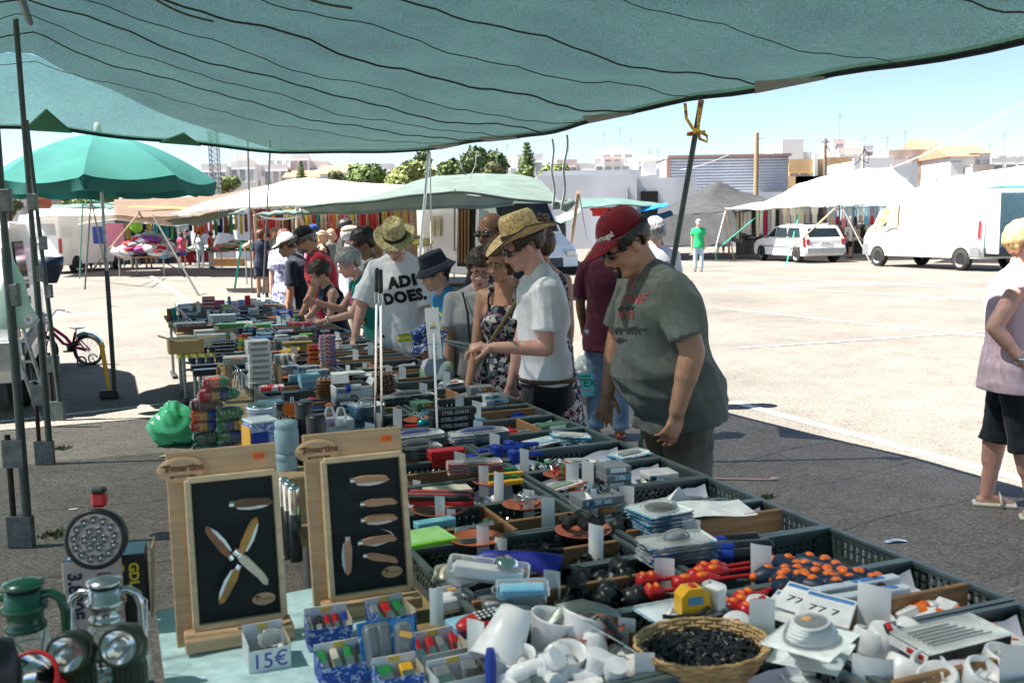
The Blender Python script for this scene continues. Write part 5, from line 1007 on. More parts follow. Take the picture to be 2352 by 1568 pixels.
def basket():
 p=T(1612,1545,.80);p.z=.79;t=thing('wicker_basket','round wicker basket filled with small black beads at the front','basket',tuple(p),.3);wk=mat('wicker',(.44,.27,.1),.6,var=.35,vs=30,rgb2=(.5,.33,.15));N_=34
 for ring in range(11):
  z=.008+.0068*ring;r=.092+.044*(ring/10)**.8;b=MB();b.tube([((r+.0028*math.cos(a*N_/2+ring*pi))*math.cos(a),(r+.0028*math.cos(a*N_/2+ring*pi))*math.sin(a)*.86,z)for a in np.linspace(0,2*pi,103)],.0038,5,caps=False);b.build('weave_strand',wk,t)
 b=MB()
 for k in range(N_):a=2*pi*k/N_;b.tube([(.09*math.cos(a),.09*math.sin(a)*.86,.004),(.138*math.cos(a),.138*math.sin(a)*.86,.08)],.003,5)
 tag(b.build('stakes',wk,t),kind='stuff');b=MB();b.lathe([(0,.004),(.09,.004)],24,sy=.86);b.build('base',wk,t)
 b=MB()
 for i in range(900):
  a=random.uniform(0,6.28);r=.118*math.sqrt(random.random());R=Euler((random.random()*6,random.random()*6,0)).to_matrix();c=Vector((r*math.cos(a),r*math.sin(a)*.86,.048+.014*(1-(r/.118)**2)+.01*random.random()));b.tube([c-R@Vector((0,0,.005)),c+R@Vector((0,0,.005))],.0055,6)
 tag(b.build('beads',P_black,None,(p.x,p.y,p.z),.3),'heap of tiny black plastic plugs in the wicker basket','plugs',None,'stuff')
basket()
p=T(1470,1530,.82);t=thing('test_screwdriver','thin steel rod tool leaning on the basket with a black clip','hand tool',tuple(p),(0,0,.3));b=MB();b.tube([(.04,-.02,.0),(-.09,.07,.08)],.0025,6);b.build('rod',chrome,t);b=MB();b.tube([(-.02,.05,.04),(-.05,.06,.085)],.009,8);b.build('clip',P_black,t)
card(1440,1500,1420,34,'folded behind the basket with dark marks');card(1480,1590,1500,40,'crumpled left of the wicker basket')
r_=MB();r_.lathe([(.017,0),(.03,0),(.031,.004),(.027,.012),(.02,.008),(.017,0)],24);ring_me=r_.mesh('spotlight_ring');ring_me.materials.append(mat('white_metal',(.75,.75,.75),.2,.3));ring_me.materials.append(P_yellow)
for i,(x,y)in enumerate([(1205,1412),(1215,1425),(1195,1436),(1245,1432),(1232,1445),(1180,1425)]):tag(put('spotlight_ring',ring_me,None,T(x,y,.83),Euler((random.uniform(-.2,.3),random.uniform(-.3,.3),0))),f'small white metal ring, {ordw(i)} of the group beside the grey handles','ring','white metal rings')
box_thing('light_blue_box','light blue carton with purple print under the red calculator','box',1115,1462,(.14,.06,.035),solid((.28,.58,.72)),.1,.81,band=solid((.22,.1,.3)));box_thing('light_blue_box','light blue carton lying below another light blue carton','box',1125,1490,(.13,.05,.028),solid((.18,.5,.7)),.05,.79)
p=T(1105,1425,.86);t=thing('calculator','red rounded calculator with white keys on a light blue carton','calculator',tuple(p),Euler((.25,0,TROT+.2)));b=MB();b.ell((0,0,0),(.062,.028,.014),None,20,8);b.build('case',P_red,t);b=MB();b.ell((.012,0,.008),(.034,.02,.009),None,16,6);kp=b.build('keypad',P_black,t)
for i in range(5):
 for j in range(3):b=MB();b.ell((-.012+.012*i,-.01+.01*j,.0165),(.0045,.0038,.002),None,6,4);b.build('key',P_white,kp)
for i,(x,y,w,d,h,rz,z,lab)in enumerate([(1120,1330,.19,.055,.045,-.45,.885,'long clear box with white body sloping on the heap of clear boxes'),(1140,1400,.09,.07,.045,.1,.81,'squat clear white box, middle of the front row'),(1205,1392,.09,.07,.045,-.1,.81,'squat clear white box, right of the front row'),(1038,1395,.085,.07,.045,.1,.81,'squat clear white box with orange sticker, left of the front row'),(1060,1342,.06,.06,.05,.3,.85,'small clear white box under the sloping box'),(1200,1365,.12,.06,.03,-.35,.87,'clear box with light blue insert at the right of the heap')]):
 p=T(x,y,z);t=thing('clear_case',lab,'box',tuple(p),Euler((0,.12 if i==0 else 0,TROT+rz)),'clear plastic cases');b=MB();b.box((0,0,h/2),(w,d,h),ch=.006);b.build('shell',clear,t);b=MB();b.box((0,0,h*.4),(w*.85,d*.8,h*.6),ch=.004);b.build('insert',P_white if i!=5 else P_sky,t)
 if i in(0,1):b=MB();b.lathe([(0,h+.012),(.02,h+.012),(.028,h+.004),(.03,h)],20,c=(w*.2,0,0));b.build('lens',chrome,t)
 if i==3:b=MB();b.box((0,0,h+.001),(.02,.014,.001));b.build('sticker',solid((.85,.4,.08)),t)
p=T(1040,1325,.84);t=thing('tape_roll','roll of clear adhesive tape in a bag beside the clear boxes','tape',tuple(p),Euler((.5,.2,0)));b=MB();b.lathe([(.02,-.01),(.034,-.01),(.034,.01),(.02,.01),(.02,-.01)],24);b.build('roll',mat('tape_amber',(.65,.6,.4),.2),t);b=MB();b.ell((0,0,0),(.05,.045,.022),None,14,8,fn=lambda d:1+.12*math.sin(9*d.x+7*d.y));b.build('bag',film,t)
o,p=dish(1342,1420,.165,'terracotta dish with grey curved handles beside black fittings',.845)
for i in range(6):b=MB();b.tube([(-.085+.004*i,.012*i-.03,.03),(-.05,.012*i-.03,.05),(0,.01*i-.025,.06),(.05,.008*i-.02,.045),(.075,.006*i-.01,.03)],.006,6,flat=.6);tag(b.build('drawer_handle',mat('handle_grey',(.2,.24,.22),.3,.6),None,p+Vector((0,0,.0)),.15),f'grey metal drawer handle, {ordw(i)} of the bundle across the orange dish','handle','grey drawer handles')
o,p=dish(1190,1300,.2,'terracotta dish under the blue comb pouch',.835);b=MB();b.tube([(-.11,0,.05),(-.08,0,.055),(0,-.01,.052),(.06,-.02,.045),(.1,-.03,.035)],[.008,.02,.022,.03,.034],12,flat=.45);tag(b.build('comb_pouch',mat('pouch_blue',(.015,.03,.3),.35),None,p,.0),'dark blue plastic comb pouch with yellow script on a terracotta dish','pouch')
b=MB();b.box((0,0,0),(.13,.012,.012));[b.box((-.06+.004*i,0,.012),(.0012,.006,.014))for i in range(31)];tag(b.build('wire_brush',P_black,None,p+Vector((.05,.05,.05)),.05),'black wire brush behind the blue pouch','brush')
p2=T(1062,1282,.86);b=MB();b.tube([(0,0,0),(.09,.0,0)],.007,8);tag(b.build('wooden_stick',palewood,None,p2,-.1),'short pale wooden stick left of the blue pouch','stick')
o,p=dish(1340,1205,.155,'terracotta dish of black rubber caps',.835)
for i,(x,y)in enumerate([(-.03,.0),(.02,.02),(.045,-.005),(0,-.03),(-.045,-.025),(.03,-.035),(-.01,.03),(-.05,.02)]):b=MB();b.tube([(0,0,-.014),(0,0,.014)],[.013,.017],12);tag(b.build('rubber_cap',rubber,None,p+Vector((x,y,.042)),Euler((random.uniform(.5,1.5),random.uniform(-1,1),random.random()*6))),'black rubber cap lying in the terracotta dish','cap','black rubber caps in the dish')
o,p=dish(1370,1132,.13,'terracotta dish of dark keys',.835);bits('dark keys heaped in a terracotta dish','keys',p,.04,22,[P_black,steel],['key','flat'],.03)
o,p=dish(1205,1145,.135,'terracotta dish of silver bolts',.835);bits('silver bolts heaped in a terracotta dish','bolts',p,.04,26,[steel],['rod','nut'],.03)
o,p=dish(1095,1222,.145,'terracotta dish holding small silver pliers',.835);b=MB();b.tube([(-.06,0,.04),(.0,.01,.045),(.05,.02,.05)],.005,6);b.tube([(-.06,.02,.04),(.0,.01,.045),(.05,.0,.05)],.005,6);tag(b.build('pliers',steel,None,p,.3),'small silver pliers across a terracotta dish','pliers')
o,p=dish(1288,1076,.12,'terracotta dish behind the leftmost key dish',.835);bits('mixed red and silver bits in the dish by the blue clamps','metal_bits',p,.035,20,[steel,P_red,P_green],['rod','flat'],.025)
o,p=dish(1010,1158,.17,'terracotta dish under a bundle of red and black pens',.83)
for i in range(9):b=MB();L=.2;b.box((0,0,0),(L,.018,.016),ch=.004);ob=b.build('pen_case',P_red if i%2==0 else P_black,None,p+Vector((random.uniform(-.01,.01),-.035+.018*(i%5),.045+.016*(i//5))),-.12+random.uniform(-.05,.05));tag(ob,f'{"red" if i % 2 == 0 else "black"} slim pen case, {ordw(i)} of the bundle on the dish','pen case','red and black pen cases')
o,p=dish(1130,1092,.13,'terracotta dish with clear packets across it',.835);pack('saw_blade_pack','long clear pack lying across a dish, {} from below','blister pack',1090,1085,(.19,.05),ccard3,4,-.15,.87,(.6,.5,.2),steel,'long clear packs across the dish')
o,p=dish(961,955,.135,'terracotta dish of short silver cylinders',.835);bits('silver cylinders heaped in a terracotta dish','metal_cylinders',p,.04,18,[chrome],['cap','nut'],.03)
o,p=dish(898,990,.15,'terracotta dish with orange crumbs',.83);bits('orange bits in a terracotta dish','orange_bits',p,.025,8,[P_orange,P_yellow],['cube'],.02)
o,p=dish(905,1100,.11,'terracotta dish of white beads behind the display frame',.83);bits('white beads in the dish by the display frame','white_beads',p,.035,30,[P_white],['cap'],.025)
for i,(x,y)in enumerate([(1030,1056),(1036,1072)]):box_thing('red_case',['red plastic tool case, upper of two','red plastic tool case, lower of two'][i],'case',x,y,(.13,.06,.035),P_red,-.05,.86-.035*i,group='red plastic cases')
b=MB();b.tube([(0,0,0),(0,0,.012)],.012,8)
for i,(x,y)in enumerate([(1170,1035),(1180,1058),(1140,1045)]):
 p=T(x,y,.84);t=thing('spring_clamp',['blue spring clamp, rear of the group','blue spring clamp, front of the group','blue spring clamp, left of the group'][i],'clamp',tuple(p),TROT+.1*i,'blue spring clamps');b=MB();b.box((0,0,.015),(.035,.05,.05),ch=.006);b.build('jaw',P_blue,t);b=MB();b.tube([(.015,0,.02),(.12,.0,.015)],[.012,.009],8);b.build('handle',P_blue,t);b=MB();b.box((-.07,0,.01),(.11,.03,.008),ch=.003);b.build('arm',steel,t);b=MB();b.box((-.11,.0,.012),(.04,.034,.012),ch=.004);b.build('pad',P_blue,t)
for i in range(4):box_thing('green_pack',f'green and yellow wrapped pack, {ordw(i)} of the row by the cards','pack',1150+14*(i%2),1087+9*i,(.12,.022,.014),P_green if i%2==0 else P_yellow,-.08,.84,group='green and yellow packs')
box_thing('beige_pad','beige paper pads behind the red and black pens','paper pad',1035,1135,(.15,.08,.012),P_cream,-.05,.83);box_thing('green_tray','clear tray with bright green rim right of the display frame','tray',985,1262,(.17,.13,.02),P_lime,.1,.835,lid=clear)
box_thing('green_tray','dark tray with green stripe under the clear green tray','tray',985,1290,(.17,.02,.03),P_black,.1,.80,band=P_lime);box_thing('blue_pack','crumpled light blue pack left of the pliers dish','pack',1005,1212,(.12,.04,.02),solid((.2,.55,.65)),.1,.83)
pack('torch_pack','long clear pack with dark tool, {} from below, behind the red cases','blister pack',958,1048,(.2,.07),ccard4,4,-.05,.835,(.7,.7,.5),P_black,'dark clear packs behind the red cases')
pack('pen_pack','long clear pack with blue pens, {} from below, left stack','blister pack',950,1018,(.24,.07),ccard2,4,0,.84,(.8,.4,.3),P_blue,'clear pen packs, left stack');pack('pen_pack','long clear pack with blue pens, {} from below, right stack','blister pack',1100,1013,(.24,.07),ccard2,4,0,.84,(.8,.4,.3),P_blue,'clear pen packs, right stack')
stack('dart_box','black carton printed STEEL DARTS, {} from the bottom','box',1045,1000,4,(.19,.06,.028),P_black,'black dart cartons',.82,'STEEL DARTS',mat('ink_grey',(.4,.4,.4),.7),.02);pack('knife_pack','dark clear pack by the boy in green, {} from below','blister pack',935,925,(.26,.08),ccard4,4,0,.84,(.7,.6,.4),P_black,'dark clear packs, far stack')
p=T(976,978,.84);b=MB();b.ell((0,0,.012),(.036,.022,.022));tag(b.build('toy_egg',mat('foil_teal',(.02,.35,.42),.15,.6),None,p,.5),'shiny turquoise egg shaped toy near the dart boxes','toy');p=T(955,985,.83);b=MB();b.tube([(-.05,0,.01),(.05,.02,.01)],.01,8);tag(b.build('red_torch',P_red,None,p,0),'small red torch left of the turquoise egg','torch')
for i,(a,c,n,ms,sh,lab)in enumerate([((985,1090),.11,40,[steel,chrome],['ring','rod'],'loose chrome rings and chain in the crate behind the red pens'),((1300,1100),.12,46,[steel,P_black],['nut','rod'],'silver nuts and bolts in the crate by the dish of keys'),((1180,1180),.12,46,[steel],['rod','flat'],'silver hinges and screws in the crate by the bolts dish'),((1300,1172),.10,46,[steel,mat('brass',(.5,.36,.1),.3,.9)],['rod','nut','key'],'brass and steel screws in the crate left of the blue discs'),((1160,1240),.11,40,[mat('brass',(.5,.36,.1),.3,.9),steel],['flat','key'],'brass hinges in the crate by the white cards'),((1480,1145),.10,40,[steel],['key','flat'],'silver keys in the crate right of the key dish'),((1255,1075),.11,40,[P_green,P_white,P_blue,steel],['cap','rod'],'coloured little fittings in the crate by the clamps'),((1230,1048),.10,36,[P_blue,steel,P_white],['cap','rod'],'blue caps and clips in the crate at the right edge'),((1000,960),.11,40,[P_black,mat('brass',(.5,.36,.1),.3,.9)],['rod','flat'],'black and brass tools in the crate behind the dart boxes'),((1010,1205),.1,36,[steel,P_black],['ring','rod'],'silver hooks in the crate before the pens')]):
 bits(lab,'hardware',T(a[0],a[1],.775),c,n*2,ms,sh,0,h=.035)
p=T(1560,1160,.83);b=MB();b.add([(-.05,0,0),(.05,0,0),(.0,.0,.06),(-.05,.03,0),(.05,.03,0)],[(0,1,2),(3,2,4),(0,2,3),(1,4,2)]);tag(b.build('folded_paper',paper,None,p,TROT),'folded white paper sticking up behind the blue disc packs','paper')
p=T(1620,1178,.852);b=MB();b.grid(lambda s,t:Vector(((s-.5)*.3,(t-.5)*.1,.01*math.sin(5*s)+.02*t)),8,4);tag(b.build('white_sheet',paper,None,p,TROT),'white paper sheet lying across the crate right of the blue discs','paper')
# ---- goods farther along
stack('black_carton','black carton lettered in white, {} from the bottom, left stack by the spring toys','box',514,814,4,(.155,.05,.024),P_black,'black lettered cartons, left stack',.83,'STRAIGHT-SHANK GLASS',ink_white,.0135);stack('black_carton','black carton lettered in white, {} from the bottom, right stack by the yellow box','box',601,806,3,(.13,.05,.022),P_black,'black lettered cartons, right stack',.83,'STRAIGHT-SHANK',ink_white,.012)
YB=solid((.45,.31,.06));NB=solid((.03,.06,.14))
for i,(x,y,z,lab)in enumerate([(426,812,.83,'yellow and navy carton at the bottom of the far left stack'),(424,812,.935,'yellow and navy carton in the middle of the far left stack')]):box_thing('yellow_carton',lab,'box',x,y,(.19,.1,.095),YB,0,z,band=None,side=solid((.6,.45,.15)),text='BONINGUES' if i else None,tm=NB,ts=.02,tz=.02,lid=NB)
t=box_thing('yellow_carton','open brown yellow carton on top of the far left stack','box',430,812,(.18,.1,.07),solid((.36,.24,.09)),0,1.035);b=MB();b.box((-.1,.05,.085),(.09,.1,.003),RY(.35));b.box((.12,.05,.08),(.1,.1,.003),RY(-.1));b.build('flap',card_m,t)
box_thing('yellow_carton','yellow and navy carton beside the red card game boxes','box',686,808,(.21,.09,.07),YB,-.05,.83,band=None,text='BONINGUES',tm=NB,ts=.018,tz=.02,side=NB)
def slinky(x,y,z,h,lab):
 p=T(x,y,.83);t=thing('spring_toy',lab,'toy',(p.x,p.y,z),0,'rainbow spring toys');n=int(h/.006)
 cols=[P_red,P_orange,P_yellow,P_lime,P_green]
 for g_ in range(5):
  b=MB()
  for k in range(int(n*g_/5),int(n*(g_+1)/5)+1):b.lathe([(.027,.006*k),(.032,.006*k),(.032,.006*k+.0045),(.027,.006*k+.0045),(.027,.006*k)],20)
  b.build('coil',cols[4-g_]if 'upright' in lab else cols[g_],t)
slinky(517,788,.84,.06,'rainbow plastic spring toy standing alone on the left');slinky(557,806,.835,.045,'rainbow plastic spring toy, lower of the pair');slinky(560,806,.885,.065,'rainbow plastic spring toy standing upright on another')
stack('card_game_box','red boxed card game lettered UNO, {} from the bottom','box',724,836,4,(.075,.06,.03),P_red,'red card game boxes',.83,'UNO UNO',mat('ink_gold',(.8,.6,.1),.6),.022,jr=.1)
stack('domino_box','red and blue small carton, {} from the bottom of its tall stack','box',756,846,9,(.095,.06,.0225),cells('domino_print',[(.5,.05,.05),(.1,.2,.5),(.55,.1,.08),(.6,.5,.45)],60),'red and blue small cartons',.83,jr=.06)
stack('white_drawer_box','white carton with black end label, {} from the bottom of the tall stack','box',600,890,8,(.125,.12,.032),solid((.66,.66,.64)),'tall stack of white cartons',.83,band=None,text='XXXXXX',tm=ink_black,ts=.022,jr=.09,jit=.007)
for i in range(4):box_thing('reel_tray',f'row of black reels with silver rims, {ordw(i)} tray of the left pile','reels',470+6*(i//2),852+11*(i//2)-(i%2)*0,(.15,.06,.035),P_black,0,.83+.045*(i%2)+.0,lid=solid((.3,.4,.55)),group='trays of black reels')
for i in range(6):pass
def reels(x,y,z,n,m,lab,grp):
 p=T(x,y,.83)
 for i in range(n):
  b=MB();b.lathe([(0,0),(.024,0),(.024,.004),(.021,.006),(.021,.028),(.024,.03),(.024,.034),(.012,.034),(.01,.03),(0,.03)],16);o=b.build('thread_reel',m,None,(p.x+TC*.052*(i-n/2),p.y+TS*.052*(i-n/2),z));tag(o,lab.format(ordw(i)),'reel',grp)
reels(470,842,.92,4,P_navy,'navy reel, {} from the left on the upper tray','navy reels, upper row');reels(485,865,.915,4,P_navy,'navy reel, {} from the left on the lower tray','navy reels, lower row');reels(460,826,.85,5,mat('reel_yellow',(.55,.55,.12),.5),'yellow reel, {} from the left','yellow reels')
box_thing('paper_stack','thick stack of white papers and cards under a small dish','paper',542,838,(.16,.12,.05),solid((.6,.57,.52)),-.05,.83);dish(545,816,.075,'small terracotta dish on the paper stack',.885)
box_thing('clear_tub','clear tub with grey and white shaving brushes','tub',657,842,(.13,.09,.075),clear,0,.83);p=T(650,842,.84)
for i in range(3):b=MB();b.lathe([(.012,0),(.016,.02),(.012,.03),(.02,.065),(0,.07)],12);tag(b.build('shaving_brush',P_cream if i!=1 else P_grey,None,p+Vector((.035*i-.01,.05,.0))),f'shaving brush in the clear tub, {ordw(i)} from the left','brush','shaving brushes')
for i,(x,y,lab)in enumerate([(690,880,'light blue carton with dark marks, left one'),(716,892,'light blue carton with dark marks, front right one'),(714,878,'light blue carton, upper right one')]):box_thing('light_blue_carton',lab,'box',x,y,(.11,.07,.045),solid((.3,.55,.65)),.05*i,.83+(.045 if i==2 else 0),text='■ ■' if False else None,band=solid((.2,.42,.55)),group='light blue cartons')
for i,(x,y,z,lab)in enumerate([(711,858,.86,'clear lidded box of grey clips, rear one'),(735,868,.87,'clear lidded box of dark clips, front one'),(668,858,.86,'clear lidded round box on a blue printed carton')]):box_thing('clear_box',lab,'box',x,y,(.12,.08,.04),ccard2,.03,z,lid=clear);
box_thing('blue_carton','dark blue carton with white square prints under a clear box','box',668,866,(.10,.07,.035),solid((.05,.15,.3)),0,.825,band=solid((.5,.55,.6)))
box_thing('striped_packets','red and white striped packets behind the black cartons','packet',626,898,(.12,.1,.02),cells('stripe_red',[(.6,.05,.06),(.65,.62,.6)],40,stretch=(1,.1,.1)),-.15,.865);box_thing('grey_carton','grey speckled carton under the striped packets','box',626,905,(.12,.08,.04),ccard2,0,.825)
for i in range(2):box_thing('black_gloss_carton',['glossy black carton with car print, lower of two','glossy black carton with car print, upper of two'][i],'box',631,933,(.16,.1,.034),P_black,.03*i,.83+.035*i,text='~~o',tm=ink_white,ts=.03)
box_thing('blue_sleeve','flat blue grey sleeve on the glossy black cartons','pack',634,928,(.14,.08,.012),solid((.12,.25,.35)),0,.902)
for(x,y,n,lab,grp)in[(758,915,7,'orange backed battery pack, {} from the bottom, left stack','battery packs, left stack'),(886,908,8,'brown backed battery pack, {} from the bottom, right stack','battery packs, right stack')]:
 p=T(x,y,.83)
 for i in range(n):
  t=thing('battery_pack',lab.format(ordw(i)),'battery pack',(p.x+random.uniform(-.006,.006),p.y+random.uniform(-.006,.006),.83+.0155*i),TROT+random.uniform(-.12,.12),grp);b=MB();b.box((0,.04,.001),(.12,.1,.002));b.build('backing_card',solid((.6,.25,.07))if 'left' in lab else solid((.25,.13,.07)),t)
  b=MB();[b.tube([(-.045+.0225*k,.01,.008),(-.045+.0225*k,.06,.008)],.0068,6)for k in range(5)];tag(b.build('batteries',mat('battery_metal',(.25,.17,.12),.3,.7),t),kind='stuff')
def dbox():
 t=box_thing('battery_carton','white open carton lettered Ante D 12 PACKS','box',815,942,(.18,.13,.115),solid((.62,.63,.63)),-.02,.82,text='D',tm=ink_black,ts=.05);lettering('Ante',.032,ink_blue,t,frame((-.05,-.0035,.097),(1,0,0),(0,0,1)),.0005);lettering('12 PACKS',.018,ink_black,t,frame((0,-.0035,.025),(1,0,0),(0,0,1)),.0004)
 b=MB();b.box((0,.065,.116),(.165,.115,.003));b.build('opening',dark,t);b=MB();b.box((-.04,.14,.135),(.09,.003,.05),RX(-.5));b.box((.095,.06,.13),(.003,.12,.04),RY(.5));b.build('flap',solid((.62,.63,.63)),t)
 p=T(815,892,.945);t=thing('battery','big blue and silver battery lying on the white carton','battery',tuple(p),TROT);b=MB();b.tube([(-.035,.03,.0),(.035,.03,0)],.0165,14);b.build('cell',solid((.5,.52,.58)),t);b=MB();b.tube([(-.0355,.03,0),(-.015,.03,0)],.0168,14);b.build('sleeve',P_blue,t)
dbox()
for i in range(4):box_thing('envelope_stack',f'white envelope bundle, {ordw(i)} from the bottom behind the battery stacks','paper',790+4*i,862,(.2,.09,.012),paper,.02*i,.83+.0125*i,group='white envelope bundles')
for i in range(3):box_thing('envelope',f'white envelope, {ordw(i)} in the far right crate by the straw hat man','paper',838,860+3*i,(.14,.06,.006),paper,-.1*i,.83+.007*i,group='white envelopes')
pack('pick_pack','clear pack with round grey disc, {} from below, by the upright rods','blister pack',843,958,(.14,.11),ccard,6,.2,.84,(.6,.6,.5),chrome,'clear disc packs by the rods')
box_thing('orange_black_box','orange and black tool carton behind the spray cans','box',673,975,(.075,.06,.15),P_black,0,.8,band=P_orange,text='B',tm=ink_white,ts=.04,tz=.04)
p=T(776,1000,.80);box_thing('small_white_box','plain white box holding two clear bottles','box',776,1010,(.15,.09,.085),solid((.66,.66,.66)),0,.80)
for i,(x,y)in enumerate([(758,978),(784,980)]):
 q=T(x,y,.88);t=thing('clear_bottle',['clear ribbed bottle with orange tie, left of two','clear ribbed bottle, right of two'][i],'bottle',tuple(q),0);b=MB();b.lathe([(0,0),(.026,0),(.027,.01),(.024,.05),(.016,.075),(.012,.082),(0,.084)],14);b.build('bottle',clear,t);b=MB();b.lathe([(0,.005),(.02,.005),(.02,.03),(0,.03)],12);b.build('content',solid((.45,.3,.5))if i==0 else P_white,t)
 if i==0:b=MB();b.tube([(-.015,0,.085),(.0,.0,.095),(.015,0,.09),(0,.01,.085)],.004,6);b.build('tie',P_orange,t)
p=T(655,985,.80)
for i in range(3):q=T(648+14*i,985-4*i,.83);b=MB();b.tube([(-.05,0,.03-.01*i),(.05,.02,-.005)],.017,12);tag(b.build('yellow_can',cells('can_yellow',[(.5,.4,.05),(.25,.2,.05),(.6,.5,.1),(.08,.07,.05)],50),None,q,-.5-.2*i),f'yellow and gold small can lying by the tin, {ordw(i)} of three','can','small yellow cans')
for i,(x,y,m,h,lab)in enumerate([(503,880,wood,.1,'brown tool handle standing by the black reels, left'),(522,884,wood,.11,'brown tool handle standing by the black reels, middle'),(529,888,wood,.09,'brown tool handle standing by the black reels, right'),(635,880,palewood,.12,'tan tool handle standing in the crate, left of three'),(640,884,palewood,.12,'tan tool handle standing in the crate, middle of three'),(644,888,palewood,.11,'tan tool handle standing in the crate, right of three'),(738,866,palewood,.08,'tan tool handle right of the clear boxes')]):
 b=MB();b.tube([(0,0,0),(0,0,h*.5),(.0,.0,h*.9),(0,0,h)],[.008,.011,.012,.004],8);tag(b.build('tool_handle',m,None,T(x,y,.83),Euler((random.uniform(-.1,.1),random.uniform(-.1,.1),0))),lab,'tool handle')
for i in range(5):b=MB();b.tube([(0,0,0),(0,.0,.09),(.012,0,.105),(.0,.0,.12),(-.012,0,.105),(0,0,.09)],.003,5);tag(b.build('scissors',steel,None,T(537+5*i,900,.83),Euler((random.uniform(-.2,.2),random.uniform(-.3,.3),0))),'small steel scissors standing behind the clothes pegs','scissors','small steel scissors')
for i,(x,y,m,lab,r)in enumerate([(390,730,P_brown,'brown thread cone standing at the far left',.026),(401,728,P_teal,'teal thread cone standing at the far left',.026)]):b=MB();b.lathe([(0,0),(r,0),(r*.9,.13),(0,.13)],14);tag(b.build('thread_cone',m,None,T(x,y+8,.8)),lab,'thread')
p=T(405,745,.84);b=MB();b.tube([(-.07,0,0),(.07,.02,0)],.03,12);tag(b.build('cloth_roll',solid((.2,.2,.13)),None,p,.1),'olive cloth roll lying by the thread cones','roll')
for i in range(5):box_thing('folded_cloth',f'folded grey cloth, {ordw(i)} from the bottom of the far left pile','cloth',440,750,(.24,.14,.028),cells('cloth_grey',[(.2,.22,.25),(.1,.11,.14),(.28,.3,.33)],60),.02*i,.82+.029*i,group='folded grey cloths')
stack('red_box','small red and white carton, {} from the bottom at the far end','box',481,716,4,(.13,.08,.04),solid((.5,.06,.07)),'small red cartons at the far end',.82,band=solid((.6,.5,.5)))
for(x,y,s,m,lab)in[(504,708,(.12,.06,.09),P_pink,'bright pink toy pack at the far end'),(519,712,(.1,.06,.06),P_lime,'yellow green pack at the far end'),(528,708,(.03,.08,.13),solid((.2,.25,.5)),'upright blue notebook at the far end'),(570,705,(.06,.03,.13),P_red,'upright red notebook at the far right end'),(583,704,(.07,.03,.1),paper,'upright white notebook at the far right end'),(556,707,(.07,.05,.09),solid((.3,.35,.6)),'upright blue box among the far end toys'),(540,712,(.12,.08,.04),P_pink,'flat pink pack at the far end'),(455,706,(.16,.1,.05),solid((.55,.4,.2)),'striped tan box at the far left end'),(430,712,(.14,.08,.03),P_cream,'cream bag of goods at the far left end'),(511,745,(.24,.12,.09),solid((.42,.46,.5)),'pale grey carton with printed side in the far third'),(528,762,(.24,.1,.07),solid((.1,.3,.12)),'green carton with red stripe in the far third'),(448,762,(.3,.1,.05),solid((.22,.09,.05)),'long brown carton by the yellow box stack'),(578,725,(.22,.12,.05),P_navy,'navy carton at the far right'),(597,758,(.22,.1,.05),solid((.12,.35,.1)),'green and red carton at the right'),(470,775,(.16,.1,.06),solid((.55,.56,.55)),'white grey carton right of the yellow stack'),(485,795,(.22,.08,.09),solid((.55,.56,.52)),'off white carton behind the black cartons'),(598,790,(.19,.12,.05),solid((.06,.16,.3)),'blue grey tray of packs by the spring toys'),(660,812,(.14,.05,.02),P_orange,'orange flat toy by the yellow scissors'),(560,757,(.1,.06,.03),P_lime,'bright green packet in the far third'),(705,775,(.1,.06,.03),P_lime,'bright green packet by the card game boxes'),(650,780,(.1,.08,.035),solid((.6,.6,.6)),'white box pair in front of the reaching boy')]:
 box_thing('carton',lab,'box',x,y,s,m,random.uniform(-.15,.15),.82)
for i in range(4):b=MB();b.tube([(-.07,0,0),(0,.02,.012),(.07,.0,.02)],.008,6,flat=.5);tag(b.build('plastic_scissors',P_yellow,None,T(664+2*i,806+2*i,.85),.3+.2*i),f'yellow plastic tongs, {ordw(i)} of the heap','tongs','yellow plastic tongs')
FILL=[('blister_pack',ccard),('blister_pack',ccard2),('blister_pack',ccard4),('blister_pack',ccard3)]
COLN={'dark':P_black,'navy blue':P_navy,'grey':P_grey,'pale grey':solid((.45,.48,.5)),'white':solid((.64,.64,.64)),'light blue':solid((.25,.5,.62)),'deep blue':P_blue,'brown':P_brown,'red':P_red,'dull green':solid((.08,.2,.12)),'cream':P_cream,'yellow':P_yellow}
